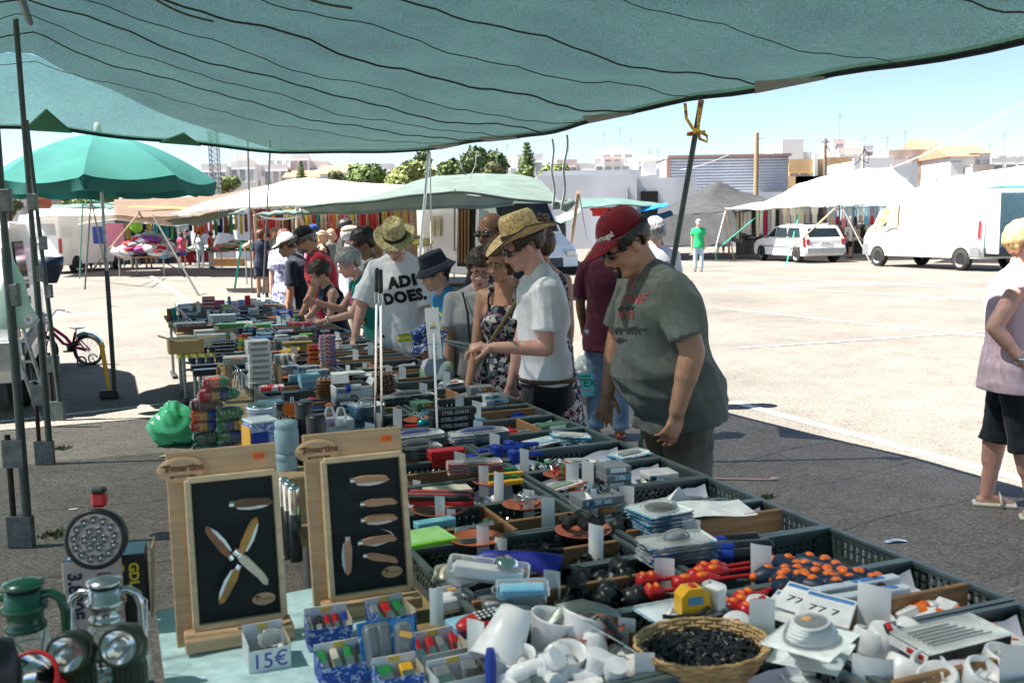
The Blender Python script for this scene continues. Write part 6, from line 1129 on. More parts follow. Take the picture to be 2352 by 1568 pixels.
def filler():
 names=['dark','navy blue','grey','dark','navy blue','pale grey','white','light blue','deep blue','dark','grey','brown','navy blue','red','dull green','cream']
 for k in range(4,ROWS):
  for c in(0,1):
   side='left' if c==0 else 'right';far=k>20
   for j in range(3):
    if k<9 and(c==0 and j>0 or c==1 and j==0 and k>5):continue
    if k==4 and c==0:continue
    u=UC[c]-.18+.18*j+random.uniform(-.03,.03);v=row_v(k)+random.uniform(-.05,.05);cn=random.choice(names);m=COLN[cn];r=random.random();base=uv(u,v,TZ+.013);tail=f'{ordw(j)} lot, {side} crate, {ordw(k)} row'
    if r<.3:
     n=random.randint(2,4);w,d,h=random.uniform(.09,.15),random.uniform(.06,.1),random.uniform(.016,.03)
     for i in range(n):
      b=MB();b.box((0,0,h/2),(w,d,h),ch=.002);o=b.build('carton',m,None,base+Vector((random.uniform(-.005,.005),random.uniform(-.005,.005),.03+h*1.03*i)),TROT+random.uniform(-.12,.12));tag(o,f'{cn} flat carton, {ordw(i)} from below, {tail}','box',f'{cn} cartons, {tail}')
      b=MB();b.box((random.uniform(-.02,.02),-d/2-.0008,h/2),(w*.6,.0012,h*.6));b.build('printed_label',random.choice([paper,ccard,ccard3]),o)
    elif r<.52:
     w,d=random.uniform(.11,.17),random.uniform(.07,.11);nm,mm=random.choice(FILL)
     for i in range(random.randint(2,3)):
      t=thing('blister_pack',f'clear pack, {cn} goods, {ordw(i)} from below, {tail}','blister pack',tuple(base+Vector((0,0,.05+.012*i))),Euler((random.uniform(-.1,.1),random.uniform(-.1,.1),TROT+random.uniform(-.5,.5))),f'clear packs, {tail}');b=MB();b.box((0,0,0),(w,d,.003));b.build('backing_card',mm,t);b=MB();b.box((0,0,.007),(w*.9,d*.8,.01),ch=.004);b.build('plastic_shell',clear,t);b=MB();b.box((0,0,.006),(w*.6,d*.35,.008),ch=.003);b.build('content',m,t)
    elif r<.8:
     for i in range(random.randint(4,6)):
      L=random.uniform(.12,.2);o=put('hand_tool',None,None,base+Vector((random.uniform(-.03,.03),random.uniform(-.05,.05),.045+.012*random.random())),Euler((0,random.uniform(-.12,.12),TROT+random.uniform(-.5,.5))));tag(o,f'{ordw(i)} {cn} handled tool, {tail}','hand tool',f'{cn} handled tools, {tail}');b=MB();b.tube([(-L/2,0,0),(-L/2+.01,0,0),(-.01,0,0),(0,0,0)],[.006,.012,.011,.006],8);b.build('handle',m,o);b=MB();b.tube([(0,0,0),(L*.5,0,0)],.004,6);b.build('shaft',steel,o)
    else:bits(f'small {cn} hardware, {tail}','hardware',base,.075,40,[m,steel],['rod','flat','cap'],0,h=.05)
   if random.random()<.35 and k>12:
    p=uv(UC[c]+random.uniform(-.15,.15),row_v(k),.84);o=put('dish',dish_me,None,p,0);o.scale=(.06,)*3;tag(o,f'small terracotta dish on the {side} crate of the {ordw(k)} row','dish','terracotta dishes on the crates')
   if random.random()<.85 and k>4:
    p=uv(UC[c]+random.uniform(-.2,.2),row_v(k),.82);b=MB();w_,h_=.04,random.uniform(.06,.1);b.grid(lambda s,t:Vector(((s-.5)*w_,.006*math.sin(2*t),t*h_-.01*s)),2,3);tag(b.build('price_card',paper,None,p,random.uniform(-.4,.3)),f'small white price card on the {side} crate of the {ordw(k)} row','price card','white price cards on the stall')
filler()
def near_heaps():
 kinds=[('silver and black small parts',[steel,P_black,chrome],['rod','nut','flat']),('black plastic small parts',[P_black,P_grey],['cap','ring','flat']),('white and silver small parts',[P_white,steel],['cap','rod']),('brass and steel small parts',[mat('brass',(.5,.36,.1),.3,.9),steel],['key','rod','nut']),('mixed coloured small parts',[P_red,P_blue,P_yellow,steel,P_black],['cap','rod','flat'])]
 for k in range(4,13):
  for c in(0,1):
   for q in(-1,1):
    if k<9 and c==0 and q<0:continue
    n,ms,sh=random.choice(kinds);bits(f'{n}, {"left" if q < 0 else "right"} half of the {"left" if c == 0 else "right"} crate, {ordw(k)} row','small_parts',uv(UC[c]+.13*q,row_v(k),TZ+.018),.115,60,ms,sh,0,h=.05)
near_heaps()
# ---- left side goods: pegs, tin, napkins, cans
def peg_packs():
 cols=[P_red,P_yellow,P_blue,P_green,P_orange];darkg=mat('peg_dark',(.01,.12,.07),.35);mar=mat('peg_maroon',(.16,.02,.03),.35)
 stackdef=[(470,1040,.80,[darkg],'dark green peg pack, bottom left'),(472,1040,.845,[darkg],'dark green peg pack, second on the left'),(528,1040,.80,[darkg,P_blue,P_yellow],'dark mixed peg pack, bottom right'),(468,1040,.893,[P_red,P_yellow,P_blue],'red yellow blue peg pack on the left, lower'),(470,1040,.935,[P_orange,P_yellow,P_blue],'orange yellow blue peg pack on the left, upper'),(530,1040,.85,[P_green,P_blue],'green and blue peg pack on the right, lower'),(530,1040,.895,[P_green,P_blue,P_yellow],'green blue yellow peg pack on the right, upper'),(470,1040,.978,[mar],'maroon peg pack on the left'),(528,1040,.94,[P_green],'green peg pack on the right below the mixed one'),(505,1040,1.018,[P_red,P_yellow,P_blue,P_green],'wide mixed peg pack near the top'),(500,1040,1.065,[P_red,P_orange,P_green],'red orange peg pack on the very top')]
 for(x,y,z,cs,lab)in stackdef:
  p=at_d(x,960,4.0);wide='wide' in lab;n=9 if wide else 6;t=thing('peg_pack',lab+', stacked clothes pegs','clothes pegs',(p.x,p.y,z),TROT-.1+random.uniform(-.08,.08),'packs of clothes pegs');w=.016
  for i in range(n):
   m=cs[min(len(cs)-1,int(i*len(cs)/n))];b=MB();x0=-n*w/2+w*i
   for lay in range(2):b.prism([(x0,-.04),(x0+w*.85,-.035),(x0+w*.85,.035),(x0,.04)],.004+.02*lay,.020+.02*lay)
   b.build('peg',m,t)
  b=MB();b.ell((0,0,.021),(n*w*.56,.05,.029),None,18,10,fn=lambda d:1+.07*math.sin(11*d.x+9*d.y+5*d.z)+.22*(abs(d.x)*abs(d.y)));b.build('wrapper',film,t)
peg_packs()
def tin():
 p=at_d(602,970,3.75);t=thing('money_tin','pale blue printed tin money box with silver rim','tin',(p.x,p.y,.80),0);b=MB();b.lathe([(0,0),(.055,0),(.055,.235)],32);b.build('can',cells('tin_print',[(.42,.52,.62),(.45,.55,.65),(.42,.52,.62),(.1,.12,.16),(.45,.54,.62)],16),t);b=MB();b.lathe([(.0,.232),(.05,.232),(.052,.24),(.057,.24),(.057,.228)],32);b.build('rim',chrome,t);b=MB();b.box((0,0,.2335),(.035,.006,.002));b.build('coin_slot',dark,t);lettering('ECB ECB EZB EKT EKP',.011,ink_black,t,frame((0,-.0562,.212),(1,0,0),(0,0,1)))
 p=at_d(600,1030,3.42);t=thing('napkin_pack','blue and white wrapped napkin pack with yellow label','napkins',(p.x,p.y,.80),TROT+.2);b=MB();b.box((0,0,.12),(.10,.10,.24),ch=.008);b.build('pack',cells('napkin_print',[(.08,.16,.5),(.6,.66,.75),(.1,.2,.55),(.5,.58,.7)],130),t);b=MB();b.box((-.051,0,.16),(.003,.09,.13));b.build('label',P_yellow,t);b=MB();b.box((0,0,.243),(.1,.1,.01),ch=.004);b.build('top',solid((.6,.68,.7)),t);b=MB();b.box((-.02,-.0515,.17),(.06,.003,.08));b.build('label_panel',P_blue,t)
 for i,(x,z,lab)in enumerate([(662,1.0,'pale blue plastic jar, upper one of the column behind the display'),(656,.90,'pale blue plastic jar, middle one of the column'),(652,.80,'pale blue plastic jar, lowest one of the column')]):
  p=at_d(x,1080,3.1);b=MB();b.lathe([(0,0),(.036,0),(.038,.006),(.038,.07),(.034,.076),(.036,.08),(.036,.098),(0,.1)],24);tag(b.build('plastic_jar',solid((.3,.45,.5)),None,(p.x,p.y,z)),lab,'jar','pale blue plastic jars')
 for i,(x,d,z,h,lab)in enumerate([(700,3.15,.95,.2,'black spray can with glossy cap, left one behind the right display'),(726,3.0,.95,.185,'black spray can with glossy cap, right one behind the right display'),(655,2.75,.785,.22,'dark slim spray can between the displays, left'),(666,2.72,.785,.215,'dark slim spray can between the displays, middle'),(678,2.69,.785,.21,'dark slim spray can between the displays, right')]):
  p=at_d(x,980 if i<2 else 1210,d);t=thing('spray_can',lab,'spray can',(p.x,p.y,z),0,'black spray cans');r=.031 if i<2 else.017;b=MB();b.lathe([(0,0),(r,0),(r,h*.62),(r*.9,h*.66)],20);b.build('can',cells('spray_print',[(.012,.012,.014),(.02,.02,.022),(.25,.05,.03),(.012,.012,.014),(.3,.3,.3)],30,.35,stretch=(.4,.4,1))if i<2 else mat('can_gunmetal',(.08,.1,.12),.25,.7),t);b=MB();b.lathe([(r*.95,h*.64),(r*.97,h*.96),(r*.85,h),(0,h)],20);b.build('cap',P_black if i<2 else chrome,t)
 p=at_d(713,1000,3.07);b=MB();b.box((0,0,.075),(.2,.12,.15),ch=.003);tag(b.build('support_carton',card_m,None,(p.x,p.y,.795),TROT),'brown carton hidden under the black spray cans','box')
tin()
def green_bag():
 p=at_z(405,1020);b=MB();b.ell((0,0,.15),(.19,.16,.16),None,56,40,fn=lambda d:1+.10*math.sin(5*d.x+3*d.z)+.07*math.sin(9*d.y-7*d.z+2)+.05*math.sin(17*d.x+13*d.z)+(.35*max(0,d.z-.55)if d.x>-.2 else 0));m=glassy('bag_green',(.13,.7,.36),.15,.5)
 o=b.build('plastic_bag',m,None,(p.x,p.y,.004));a=coords(o.data);a[:,2]=np.maximum(a[:,2],0);set_coords(o.data,a);tag(o,'green translucent plastic bag sitting on the asphalt beside the pegs','bag')
 b=MB();b.ell((0,0,.11),(.13,.11,.1));tag(b.build('bag_content',solid((.12,.4,.2)),None,(p.x,p.y,.006)),'bulky contents inside the green plastic bag','bag contents')
green_bag()
# ---- knife displays
def knife(t,x,z,ang,L,blade,hm,lab=None,closed=True,y=-.012):
 """folding knife on the panel, built in the panel plane"""
 M_=Matrix.Translation((x,y,z))@Matrix.Rotation(-ang,4,'Y');b=MB();b.M=M_;w=L*.1
 prof=[(-L*.5,-.3*w),(-L*.5,.75*w),(-L*.25,1.15*w),(0,1.0*w),(L*.25,.85*w),(L*.42,.5*w),(L*.5,-.4*w),(L*.42,-.9*w),(L*.2,-.7*w),(-L*.1,-.85*w),(-L*.35,-.75*w)]
 F=Matrix(((1,0,0,0),(0,0,1,0),(0,1,0,0),(0,0,0,1)))
 b.prism(prof,-.012,0,F);k=b.build('knife_handle',hm,t)
 b=MB();b.M=M_;b.tube([(-L*.5,-.006,.2*w),(-L*.62,-.006,.2*w)],w*.8,10);b.build('bolster',chrome,k)
 b=MB();b.M=M_
 if blade=='closed':b.prism([(-L*.45,-.8*w),(L*.3,-.75*w),(L*.42,-1.0*w),(L*.2,-1.6*w),(-L*.1,-1.75*w),(-L*.4,-1.3*w)],-.007,-.004,F)
 elif blade=='open':b.prism([(-L*.6,-.3*w),(-L*.6,.7*w),(-L*1.1,1.2*w),(-L*1.5,.3*w),(-L*1.62,-.9*w),(-L*1.1,-.3*w)],-.007,-.004,F)
 elif blade=='awl':b.prism([(L*.4,.6*w),(L*.44,.3*w),(L*.35,1.9*w),(L*.05,3.3*w),(L*.28,2.0*w)],-.007,-.004,F);b.prism([(-L*.4,-.8*w),(L*.1,-.75*w),(L*.3,-.9*w),(-L*.1,-1.6*w)],-.007,-.004,F)
 b.build('blade',mat('blade_steel',(.66,.7,.78),.25,.85),k)
def display(px,py,label,knives,sc=1.0):
 p=T(px,py,.785);t=thing('knife_display',label,'display board',tuple(p),TROT-.02,'wooden knife displays');le=rad(9);R=Matrix.Rotation(-le,4,'X');W_,H_=.222*sc,.405*sc
 def bd(name,m,f):
  b=MB();b.M=R;f(b);return b.build(name,m,t)
 bd('back_board',palewood,lambda b:b.box((0,.012,H_/2+.008),(W_+.02,.014,H_+.03),ch=.002))
 b=MB();b.box((.012,-.022,.014),(W_+.012,.075,.03),ch=.003);b.build('base',palewood,t)
 fx,fw,fh=.018*sc,W_*.87,H_*.81
 for nm,c,s in(('rail',(fx,-.006,.034),(fw,.024,.014)),('rail',(fx,-.006,.034+fh),(fw,.024,.014)),('stile',(fx-fw/2,-.0065,.034+fh/2),(.014,.0245,fh)),('stile',(fx+fw/2,-.0065,.034+fh/2),(.014,.0245,fh))):bd(nm,mat('frame_wood',(.64,.48,.3),.5,var=.15,vs=5,stretch=(3,3,12)),lambda b:b.box(c,s,ch=.002))
 pan=bd('panel',mat('felt_dark',(.018,.024,.026),.9,var=.25,vs=150),lambda b:b.box((fx,.002,.034+fh/2),(fw,.006,fh)))
 oval=bd('oval_sign',palewood,lambda b:b.grid(lambda s,q:Vector((-W_*.40+.053*sc*q*math.cos(2*pi*s),-.0015,H_*.955+.029*sc*q*math.sin(2*pi*s))),28,3));mo=oval.modifiers.new('solid','SOLIDIFY');mo.thickness=.006;mo.offset=0
 lettering('martins',.023*sc,ink_brown,t,R@frame((-W_*.40+.014*sc,-.006,H_*.965),(1,0,0),(0,0,1)),.0008)
 def bird(b,cx,cz,k,y=-.0058):
  b.add([(cx-.04*k,y,cz+.008*k),(cx-.012*k,y,cz+.012*k),(cx-.0,y,cz+.004*k),(cx-.012*k,y,cz+.003*k),(cx-.022*k,y,cz-.013*k),(cx-.018*k,y,cz+.002*k)],[(0,5,1),(5,3,1),(3,2,1),(5,4,3)])
  for i in range(3):b.add([(cx-(.02-.006*i)*k,y,cz),(cx-(.016-.006*i)*k,y,cz),(cx-(.024-.005*i)*k,y,cz-.015*k)],[(0,1,2)])
 bd('bird_emblem',ink_brown,lambda b:bird(b,-W_*.40-.018*sc,H_*.965,.75*sc))
 bd('arrow_plate',ink_brown,lambda b:b.add([(-W_*.40-.025,-.006,H_*.925),(-W_*.40+.025,-.006,H_*.925),(-W_*.40+.033,-.006,H_*.918),(-W_*.40+.025,-.006,H_*.911),(-W_*.40-.025,-.006,H_*.911)],[(0,1,2,3,4)]));lettering('get more',.009*sc,mat('frame_wood',(.64,.48,.3)),t,R@frame((-W_*.40,-.0068,H_*.918),(1,0,0),(0,0,1)))
 st=bd('price_sticker',P_orange,lambda b:b.box((W_*.37,.004,H_*.99),(.026,.003,.016)));lettering('1250',.012,ink_red,t,R@frame((W_*.37,.0015,H_*.99),(1,0,0),(0,0,1)))
 ov2=bd('oval_plate',palewood,lambda b:b.grid(lambda s,q:Vector((fx+fw*.28+.026*sc*q*math.cos(2*pi*s),-.004,.034+fh*.13+.014*sc*q*math.sin(2*pi*s))),22,2));bd('bird_emblem',ink_brown,lambda b:bird(b,fx+fw*.25,.034+fh*.14,.5*sc,-.0055));lettering('martins',.009*sc,ink_brown,t,R@frame((fx+fw*.32,-.0055,.034+fh*.13),(1,0,0),(0,0,1)))
 def wing(b):
  for i in range(6):b.add([(fx-fw*.38+.006*i,-.0035,.034+fh*.045),(fx-fw*.38+.006*i+.012,-.0035,.034+fh*.05),(fx-fw*.27-.001*i,-.0035,.034+fh*(.155-.018*i))],[(0,1,2)])
 bd('wing_emblem',ink_white,wing)
 for(x,z,a,L,bl,hm)in knives:
  n0=len(t.children);knife(t,fx+fw*x,.034+fh*z,a,L*sc,bl,hm)
  for o in list(t.children)[n0:]:o.matrix_local=R.copy()
 return t
hA=mat('knife_wood_red',(.24,.1,.045),.4,var=.25,vs=12);hB=mat('knife_wood_gold',(.4,.22,.05),.4,var=.25,vs=12);hC=mat('knife_wood_dark',(.1,.06,.035),.4,var=.2,vs=12);hD=mat('knife_wood_pale',(.42,.24,.14),.45,var=.15,vs=12);hE=mat('knife_horn',(.62,.55,.42),.4)
display(536,1462,'left wooden knife display with four knives in a cross',[(.2,.84,0,.085,'closed',hC),(-.22,.6,pi-.95,.085,'closed',hA),(.13,.62,1.15,.085,'closed',hB),(-.12,.28,pi+1.1,.085,'closed',hB),(.16,.38,-.85,.1,'none',hE)])
display(838,1394,'right wooden knife display with a column of folding knives',[(.03,.87,.0,.085,'closed',hD),(.13,.69,.0,.08,'none',hD),(.13,.57,.0,.08,'closed',hD),(.1,.41,.05,.085,'awl',hD),(-.3,.31,-pi/2,.085,'closed',hD),(.13,.27,-.25,.08,'none',hD)],1.0)
bluep=cells('box_print_blue',[(.03,.07,.3),(.03,.08,.33),(.35,.42,.6),(.025,.06,.28)],110)
def knife_box(px,py,w,d,h,m,cols,label,rz=0,text=None,z=.782,g='open boxes of pocket knives',flap=True):
 p=T(px,py,z);t=thing('open_box',label,'box',tuple(p),TROT+rz,g);th=.0025;inner=solid((.66,.68,.72))
 for nm,c,s,mm in(('front_wall',(0,0,h*.42),(w,th,h*.84),m),('back_wall',(0,d,h*.62),(w,th,h*1.25),inner),('side_wall',(-w/2,d/2,h*.5),(th,d-th*1.1,h),m),('side_wall',(w/2,d/2,h*.5),(th,d-th*1.1,h),solid((.5,.43,.3))),('bottom',(0,d/2,.0015),(w-th,d-th,.003),inner)):b=MB();b.box(c,s);b.build(nm,mm,t)
 b=MB();b.box((0,d-.003,h*1.12),(w*.25,.002,.012));b.build('tape',solid((.7,.52,.12)),t)
 if text:lettering(text,.046,ink_blue,t,frame((0,-.0018,h*.42),(1,0,0),(0,0,1)),.0)
 for i,c in enumerate(cols):
  n=len(cols);b=MB();L=d*1.0;b.box((0,0,0),(w/n*.62,L,.012),ch=.003);o=b.build('pocket_knife',c,None,p+RZ(TROT+rz)@Vector((-w/2+w*(i+.5)/n,d*.5,h*.55)),Euler((.55,random.uniform(-.15,.15),TROT+rz+random.uniform(-.12,.12))));tag(o,f'{COLNAME.get(c.name, "grey")} pocket knife, {ordw(i)} from left in the {label.split(",")[0]}','pocket knife','pocket knives in '+label.split(',')[0]);b=MB();b.box((0,.0,.0065),(w/n*.62,L*.3,.002));b.build('metal_bolster',steel,o)
 return t
COLNAME={'plastic_red':'red','plastic_blue':'blue','plastic_green':'green','plastic_black':'black','plastic_grey':'grey','plastic_cream':'cream'}
knife_box(762,1490,.095,.075,.058,bluep,[P_grey,P_black,P_red,P_red,P_blue],'blue knife box below the right display',-.05);knife_box(915,1458,.09,.085,.052,bluep,[P_grey,P_red,P_green],'blue checked knife box, right of the other',.12)
knife_box(802,1572,.105,.08,.05,bluep,[P_green,P_cream,P_green,P_black],'blue knife box with green knives, near the bottom edge',.02);knife_box(1022,1540,.105,.075,.05,solid((.5,.53,.58)),[P_red,P_red,P_grey,P_red],'grey knife box with red knives, left of the tall card',.05)
knife_box(1070,1600,.11,.07,.045,solid((.5,.53,.55)),[P_grey,P_grey],'grey box with steel openers, at the bottom edge',.05);knife_box(925,1600,.09,.06,.05,bluep,[P_green,P_yellow],'blue box with a green knife, cut by the bottom edge',.0)
t=knife_box(622,1542,.085,.09,.06,solid((.66,.68,.7)),[],'white open box with handwritten 15€ at its front',.02,'15€');p=T(625,1500,.80);b=MB();b.ell((0,0,.03),(.03,.03,.022),None,16,10,fn=lambda d:1+.15*math.sin(13*d.x)*math.sin(11*d.y+2));tag(b.build('bubble_wrap',film,None,p),'crumpled clear wrap in the white box marked 15€','wrap');b=MB();b.box((0,.0,.012),(.05,.03,.02),ch=.005);tag(b.build('black_gadget',P_black,None,p+Vector((0,-.0,-.01)),.3),'small black gadget in the white box marked 15€','gadget')
for i,(x,y,rz)in enumerate([(862,1540,.2),(888,1535,.1),(930,1535,-.15)]):
 p=T(x,y,.80);t=thing('knife_blister',['blue knife pack standing behind the green knives, left','blue knife pack standing behind the green knives, middle','blue pack with dark grey knife and orange sticker, right'][i],'blister pack',tuple(p),Euler((-.3,0,TROT+rz)),'blue knife packs');b=MB();b.box((0,0,.05),(.05,.003,.1));b.build('backing_card',cells('knife_card',[(.04,.2,.5),(.05,.25,.55),(.5,.6,.7),(.04,.2,.5)],60),t);b=MB();b.box((0,-.008,.05),(.028,.014,.08),ch=.006);b.build('knife',P_grey,t);b=MB();b.box((0,-.009,.05),(.036,.02,.09),ch=.008);b.build('bubble',clear,t)
 if i==2:b=MB();b.box((.004,-.0205,.07),(.026,.001,.012),RY(.3));b.build('sticker',solid((.85,.45,.1)),t)
p=T(1128,1585,.80);t=thing('blue_tool','blue plastic handle standing left of the bottom edge card','hand tool',tuple(p),0);b=MB();b.tube([(0,0,0),(0,0,.06),(0,0,.085)],[.01,.012,.008],10);b.build('handle',P_blue,t)
# ---- lamps and lanterns at the left
def lantern(x,d,z,m,label,sc=1.0,gl=True):
 p=at_d(x,1440,d);t=thing('storm_lantern',label,'lantern',(p.x,p.y,z),.15);t.scale=(sc,)*3
 b=MB();b.lathe([(0,0),(.062,0),(.066,.006),(.066,.05),(.05,.062),(.03,.066),(.03,.08),(.036,.086),(.036,.092)],32);b.build('fuel_tank',m,t)
 b=MB();b.lathe([(.032,.09),(.044,.105),(.05,.135),(.046,.165),(.036,.182)],32);g=b.build('glass_globe',lampglass,t)
 b=MB();b.lathe([(.036,.18),(.042,.182),(.042,.192),(.037,.196),(.037,.222),(.048,.226),(.048,.236),(.04,.24),(.04,.262),(.034,.268)],32);b.build('chimney',m,t)
 b=MB();b.lathe([(.03,.262),(.03,.278)],24);b.build('vent',dark,t);b=MB();b.lathe([(.04,.276),(.044,.28),(.041,.286),(.02,.292),(0,.294)],32);b.build('cap',m,t)
 for s in(-1,1):b=MB();b.tube([(s*.034,0,.255),(s*.055,0,.258),(s*.075,0,.245),(s*.083,0,.215),(s*.083,0,.05),(s*.078,0,.02),(s*.058,0,.012)],.0105,10);b.build('side_tube',m,t)
 b=MB()
 for s in(-1,1):b.tube([(s*.083,0,.24),(s*.1,-.01,.23),(s*.095,-.02,.12)],.002,5)
 b.tube([(-.083,0,.24),(-.1,.03,.16),(-.07,.06,.1),(0,.07,.08),(.07,.06,.1),(.1,.03,.16),(.083,0,.24)],.002,5);b.build('carry_wire',steel,t);b=MB()
 for a in(.3,1.9,3.4,5.0):b.tube([(.047*math.cos(a),.047*math.sin(a),.1),(.056*math.cos(a+.5),.056*math.sin(a+.5),.14),(.043*math.cos(a+1),.043*math.sin(a+1),.178)],.0018,5)
 b.tube([(.054*math.cos(a),.054*math.sin(a),.135)for a in np.linspace(0,6.28,25)],.0018,5,caps=False);b.build('globe_guard',steel if gl else m,t);b=MB();b.lathe([(0,.09),(.012,.09),(.01,.11),(0,.115)],12);b.build('burner',mat('brass',(.5,.36,.1),.3,.9),t)
 return t
lantern(247,1.95,.77,mat('lantern_zinc',(.55,.57,.57),.22,.9,var=.06),'silver storm lantern standing between two dark green torches',.82);lantern(60,1.88,.77,mat('lantern_green',(.008,.085,.045),.3,var=.1,coat=.4),'dark green storm lantern at the left edge',.9,False)
def led_lamp():
 p=at_d(222,1236,2.22);bz=.945;t=thing('led_floodlight','round black LED lamp with pale face and red handle on cartons','lamp',tuple(p),Euler((-.12,0,.12)));R90=RX(pi/2);b=MB();b.lathe([(.05,-.05),(.066,-.02),(.069,0),(.069,.012),(.062,.018),(.058,.014)],36,R=R90);b.build('housing',P_black,t);b=MB();b.lathe([(0,.013),(.059,.013)],32,R=R90);b.build('face',mat('lamp_face',(.62,.5,.44),.4),t)
 pts=[(.044,k*2*pi/13+.15)for k in range(13)]+[(.021,k*2*pi/6)for k in range(6)]+[(0,0)]
 for(r,a)in pts:
  b=MB();b.lathe([(.0095,.0135),(.0098,.017),(.008,.017),(.004,.0138),(0,.0136)],14,R=R90,c=(r*math.cos(a),0,r*math.sin(a)));l=b.build('led',mat('led_cup',(.16,.17,.2),.25,.7),t);b=MB();b.ell((r*math.cos(a),-.0155,r*math.sin(a)),.0032,None,8,6);b.build('bulb',P_cream,l)
 b=MB();b.box((0,.03,.085),(.032,.03,.035),ch=.006);b.box((0,.045,.03),(.05,.06,.05),ch=.01);b.build('handle',P_red,t);b=MB();b.box((0,.03,.106),(.03,.034,.016),ch=.005);b.build('grip',P_black,t)
 p=at_d(190,1300,2.3);q=at_d(190,1320,2.26);t=thing('lamp_carton','pale pink and blue carton with sideways 3.800F print','box',(q.x,q.y,.77),TROT-.15);b=MB();b.box((.02,.05,.084),(.13,.09,.168),ch=.002);b.build('carton',solid((.52,.44,.43)),t);b=MB();b.box((.02,.05,.1685),(.128,.088,.002));b.build('top_panel',solid((.06,.12,.2)),t);lettering("3.800F",.042,mat('ink_navy',(.02,.03,.07),.6),t,frame((-.02,.003,.085),(0,0,-1),(1,0,0)),.0015);b=MB();b.box((.045,.0035,.115),(.03,.003,.04));b.build('picture',cells('carton_pic',[(.5,.1,.05),(.1,.3,.5),(.6,.4,.05),(.05,.05,.1)],60),t);b=MB();b.box((-.02,.03,.1695),(.03,.02,.001));b.build('barcode_patch',ink_white,t)
 q=at_d(292,1320,2.3);t=thing('lamp_carton','black and blue carton with yellow G and GDL print','box',(q.x,q.y+.01,.77),TROT-.1);b=MB();b.box((0,.04,.084),(.075,.1,.168),ch=.002);b.build('carton',solid((.012,.016,.02)),t);b=MB();b.box((0,.04,.1687),(.073,.098,.002));b.build('top_panel',solid((.05,.12,.18)),t);lettering('GDL',.03,ink_yellow,t,frame((.012,-.0125,.12),(0,0,-1),(1,0,0)),.001);lettering('G',.03,ink_yellow,t,frame((-.02,-.0125,.14),(0,0,-1),(1,0,0)),.001);b=MB();b.box((.05,.04,.09),(.003,.1,.18),RY(.06));b.build('flap',card_m,t)
led_lamp()
def torch(x,y,d,label,tilt=.25):
 p=at_d(x,y,d);t=thing('angle_torch',label,'torch',tuple(p),Euler((0,0,.1)),'dark green angle torches');gm=mat('torch_green',(.02,.035,.02),.4);b=MB();b.lathe([(0,-.2),(.03,-.2),(.031,-.19),(.03,-.04),(.034,-.036),(.034,-.01),(.02,.01)],24,c=(0,.03,0));[b.box((.029*math.cos(a),.03+.029*math.sin(a),-.11),(.004,.004,.12))for a in np.linspace(0,6.28,19)];b.build('barrel',gm,t)
 R=RX(pi/2-.15);b=MB();b.lathe([(.0,-.045),(.028,-.04),(.031,-.01),(.036,.0),(.037,.028),(.033,.032),(.030,.03)],28,R=R);b.build('head',gm,t);b=MB();b.lathe([(.03,.03),(.022,.014),(.008,.0),(0,.0)],24,R=R);b.build('reflector',chrome,t);b=MB();b.lathe([(0,.004),(.006,.008),(.007,.016),(0,.022)],12,R=R);b.build('bulb',lampglass,t);b=MB();b.lathe([(0,.0315),(.0305,.0305)],24,R=R);b.build('lens',clear,t)
 b=MB();b.box((.0,-.004,-.115),(.028,.004,.018));b.build('sticker',solid((.6,.48,.15)),t)
torch(164,1492,1.72,'dark green angle torch left of the silver lantern');torch(283,1476,1.74,'dark green angle torch right of the silver lantern')
def red_lamp():
 p=at_d(78,1560,1.66);t=thing('red_lantern_lamp','red lamp with wide shiny reflector in the bottom left corner','lamp',tuple(p),Euler((0,0,.1)));t.scale=(.78,)*3;R=RX(pi/2-.55);b=MB();b.lathe([(.02,-.05),(.05,-.02),(.058,.01),(.062,.022),(.057,.028),(.052,.024)],32,R=R);b.build('housing',P_red,t);b=MB();b.lathe([(.052,.024),(.044,.0),(.03,-.018),(.012,-.028),(0,-.028)],32,R=R);b.build('reflector',chrome,t);b=MB();b.ell((0,.01,-.018),.011);b.build('bulb',lampglass,t);b=MB();b.box((0,.05,-.07),(.09,.08,.08),ch=.015);b.build('base',P_red,t)
 p=at_d(-8,1530,1.62);b=MB();b.lathe([(0,0),(.035,.0),(.04,.03),(.03,.09),(0,.1)],18);tag(b.build('black_lamp',P_black,None,(p.x,p.y,p.z-.05)),'dark rounded lamp cut off by the left edge','lamp')
red_lamp()
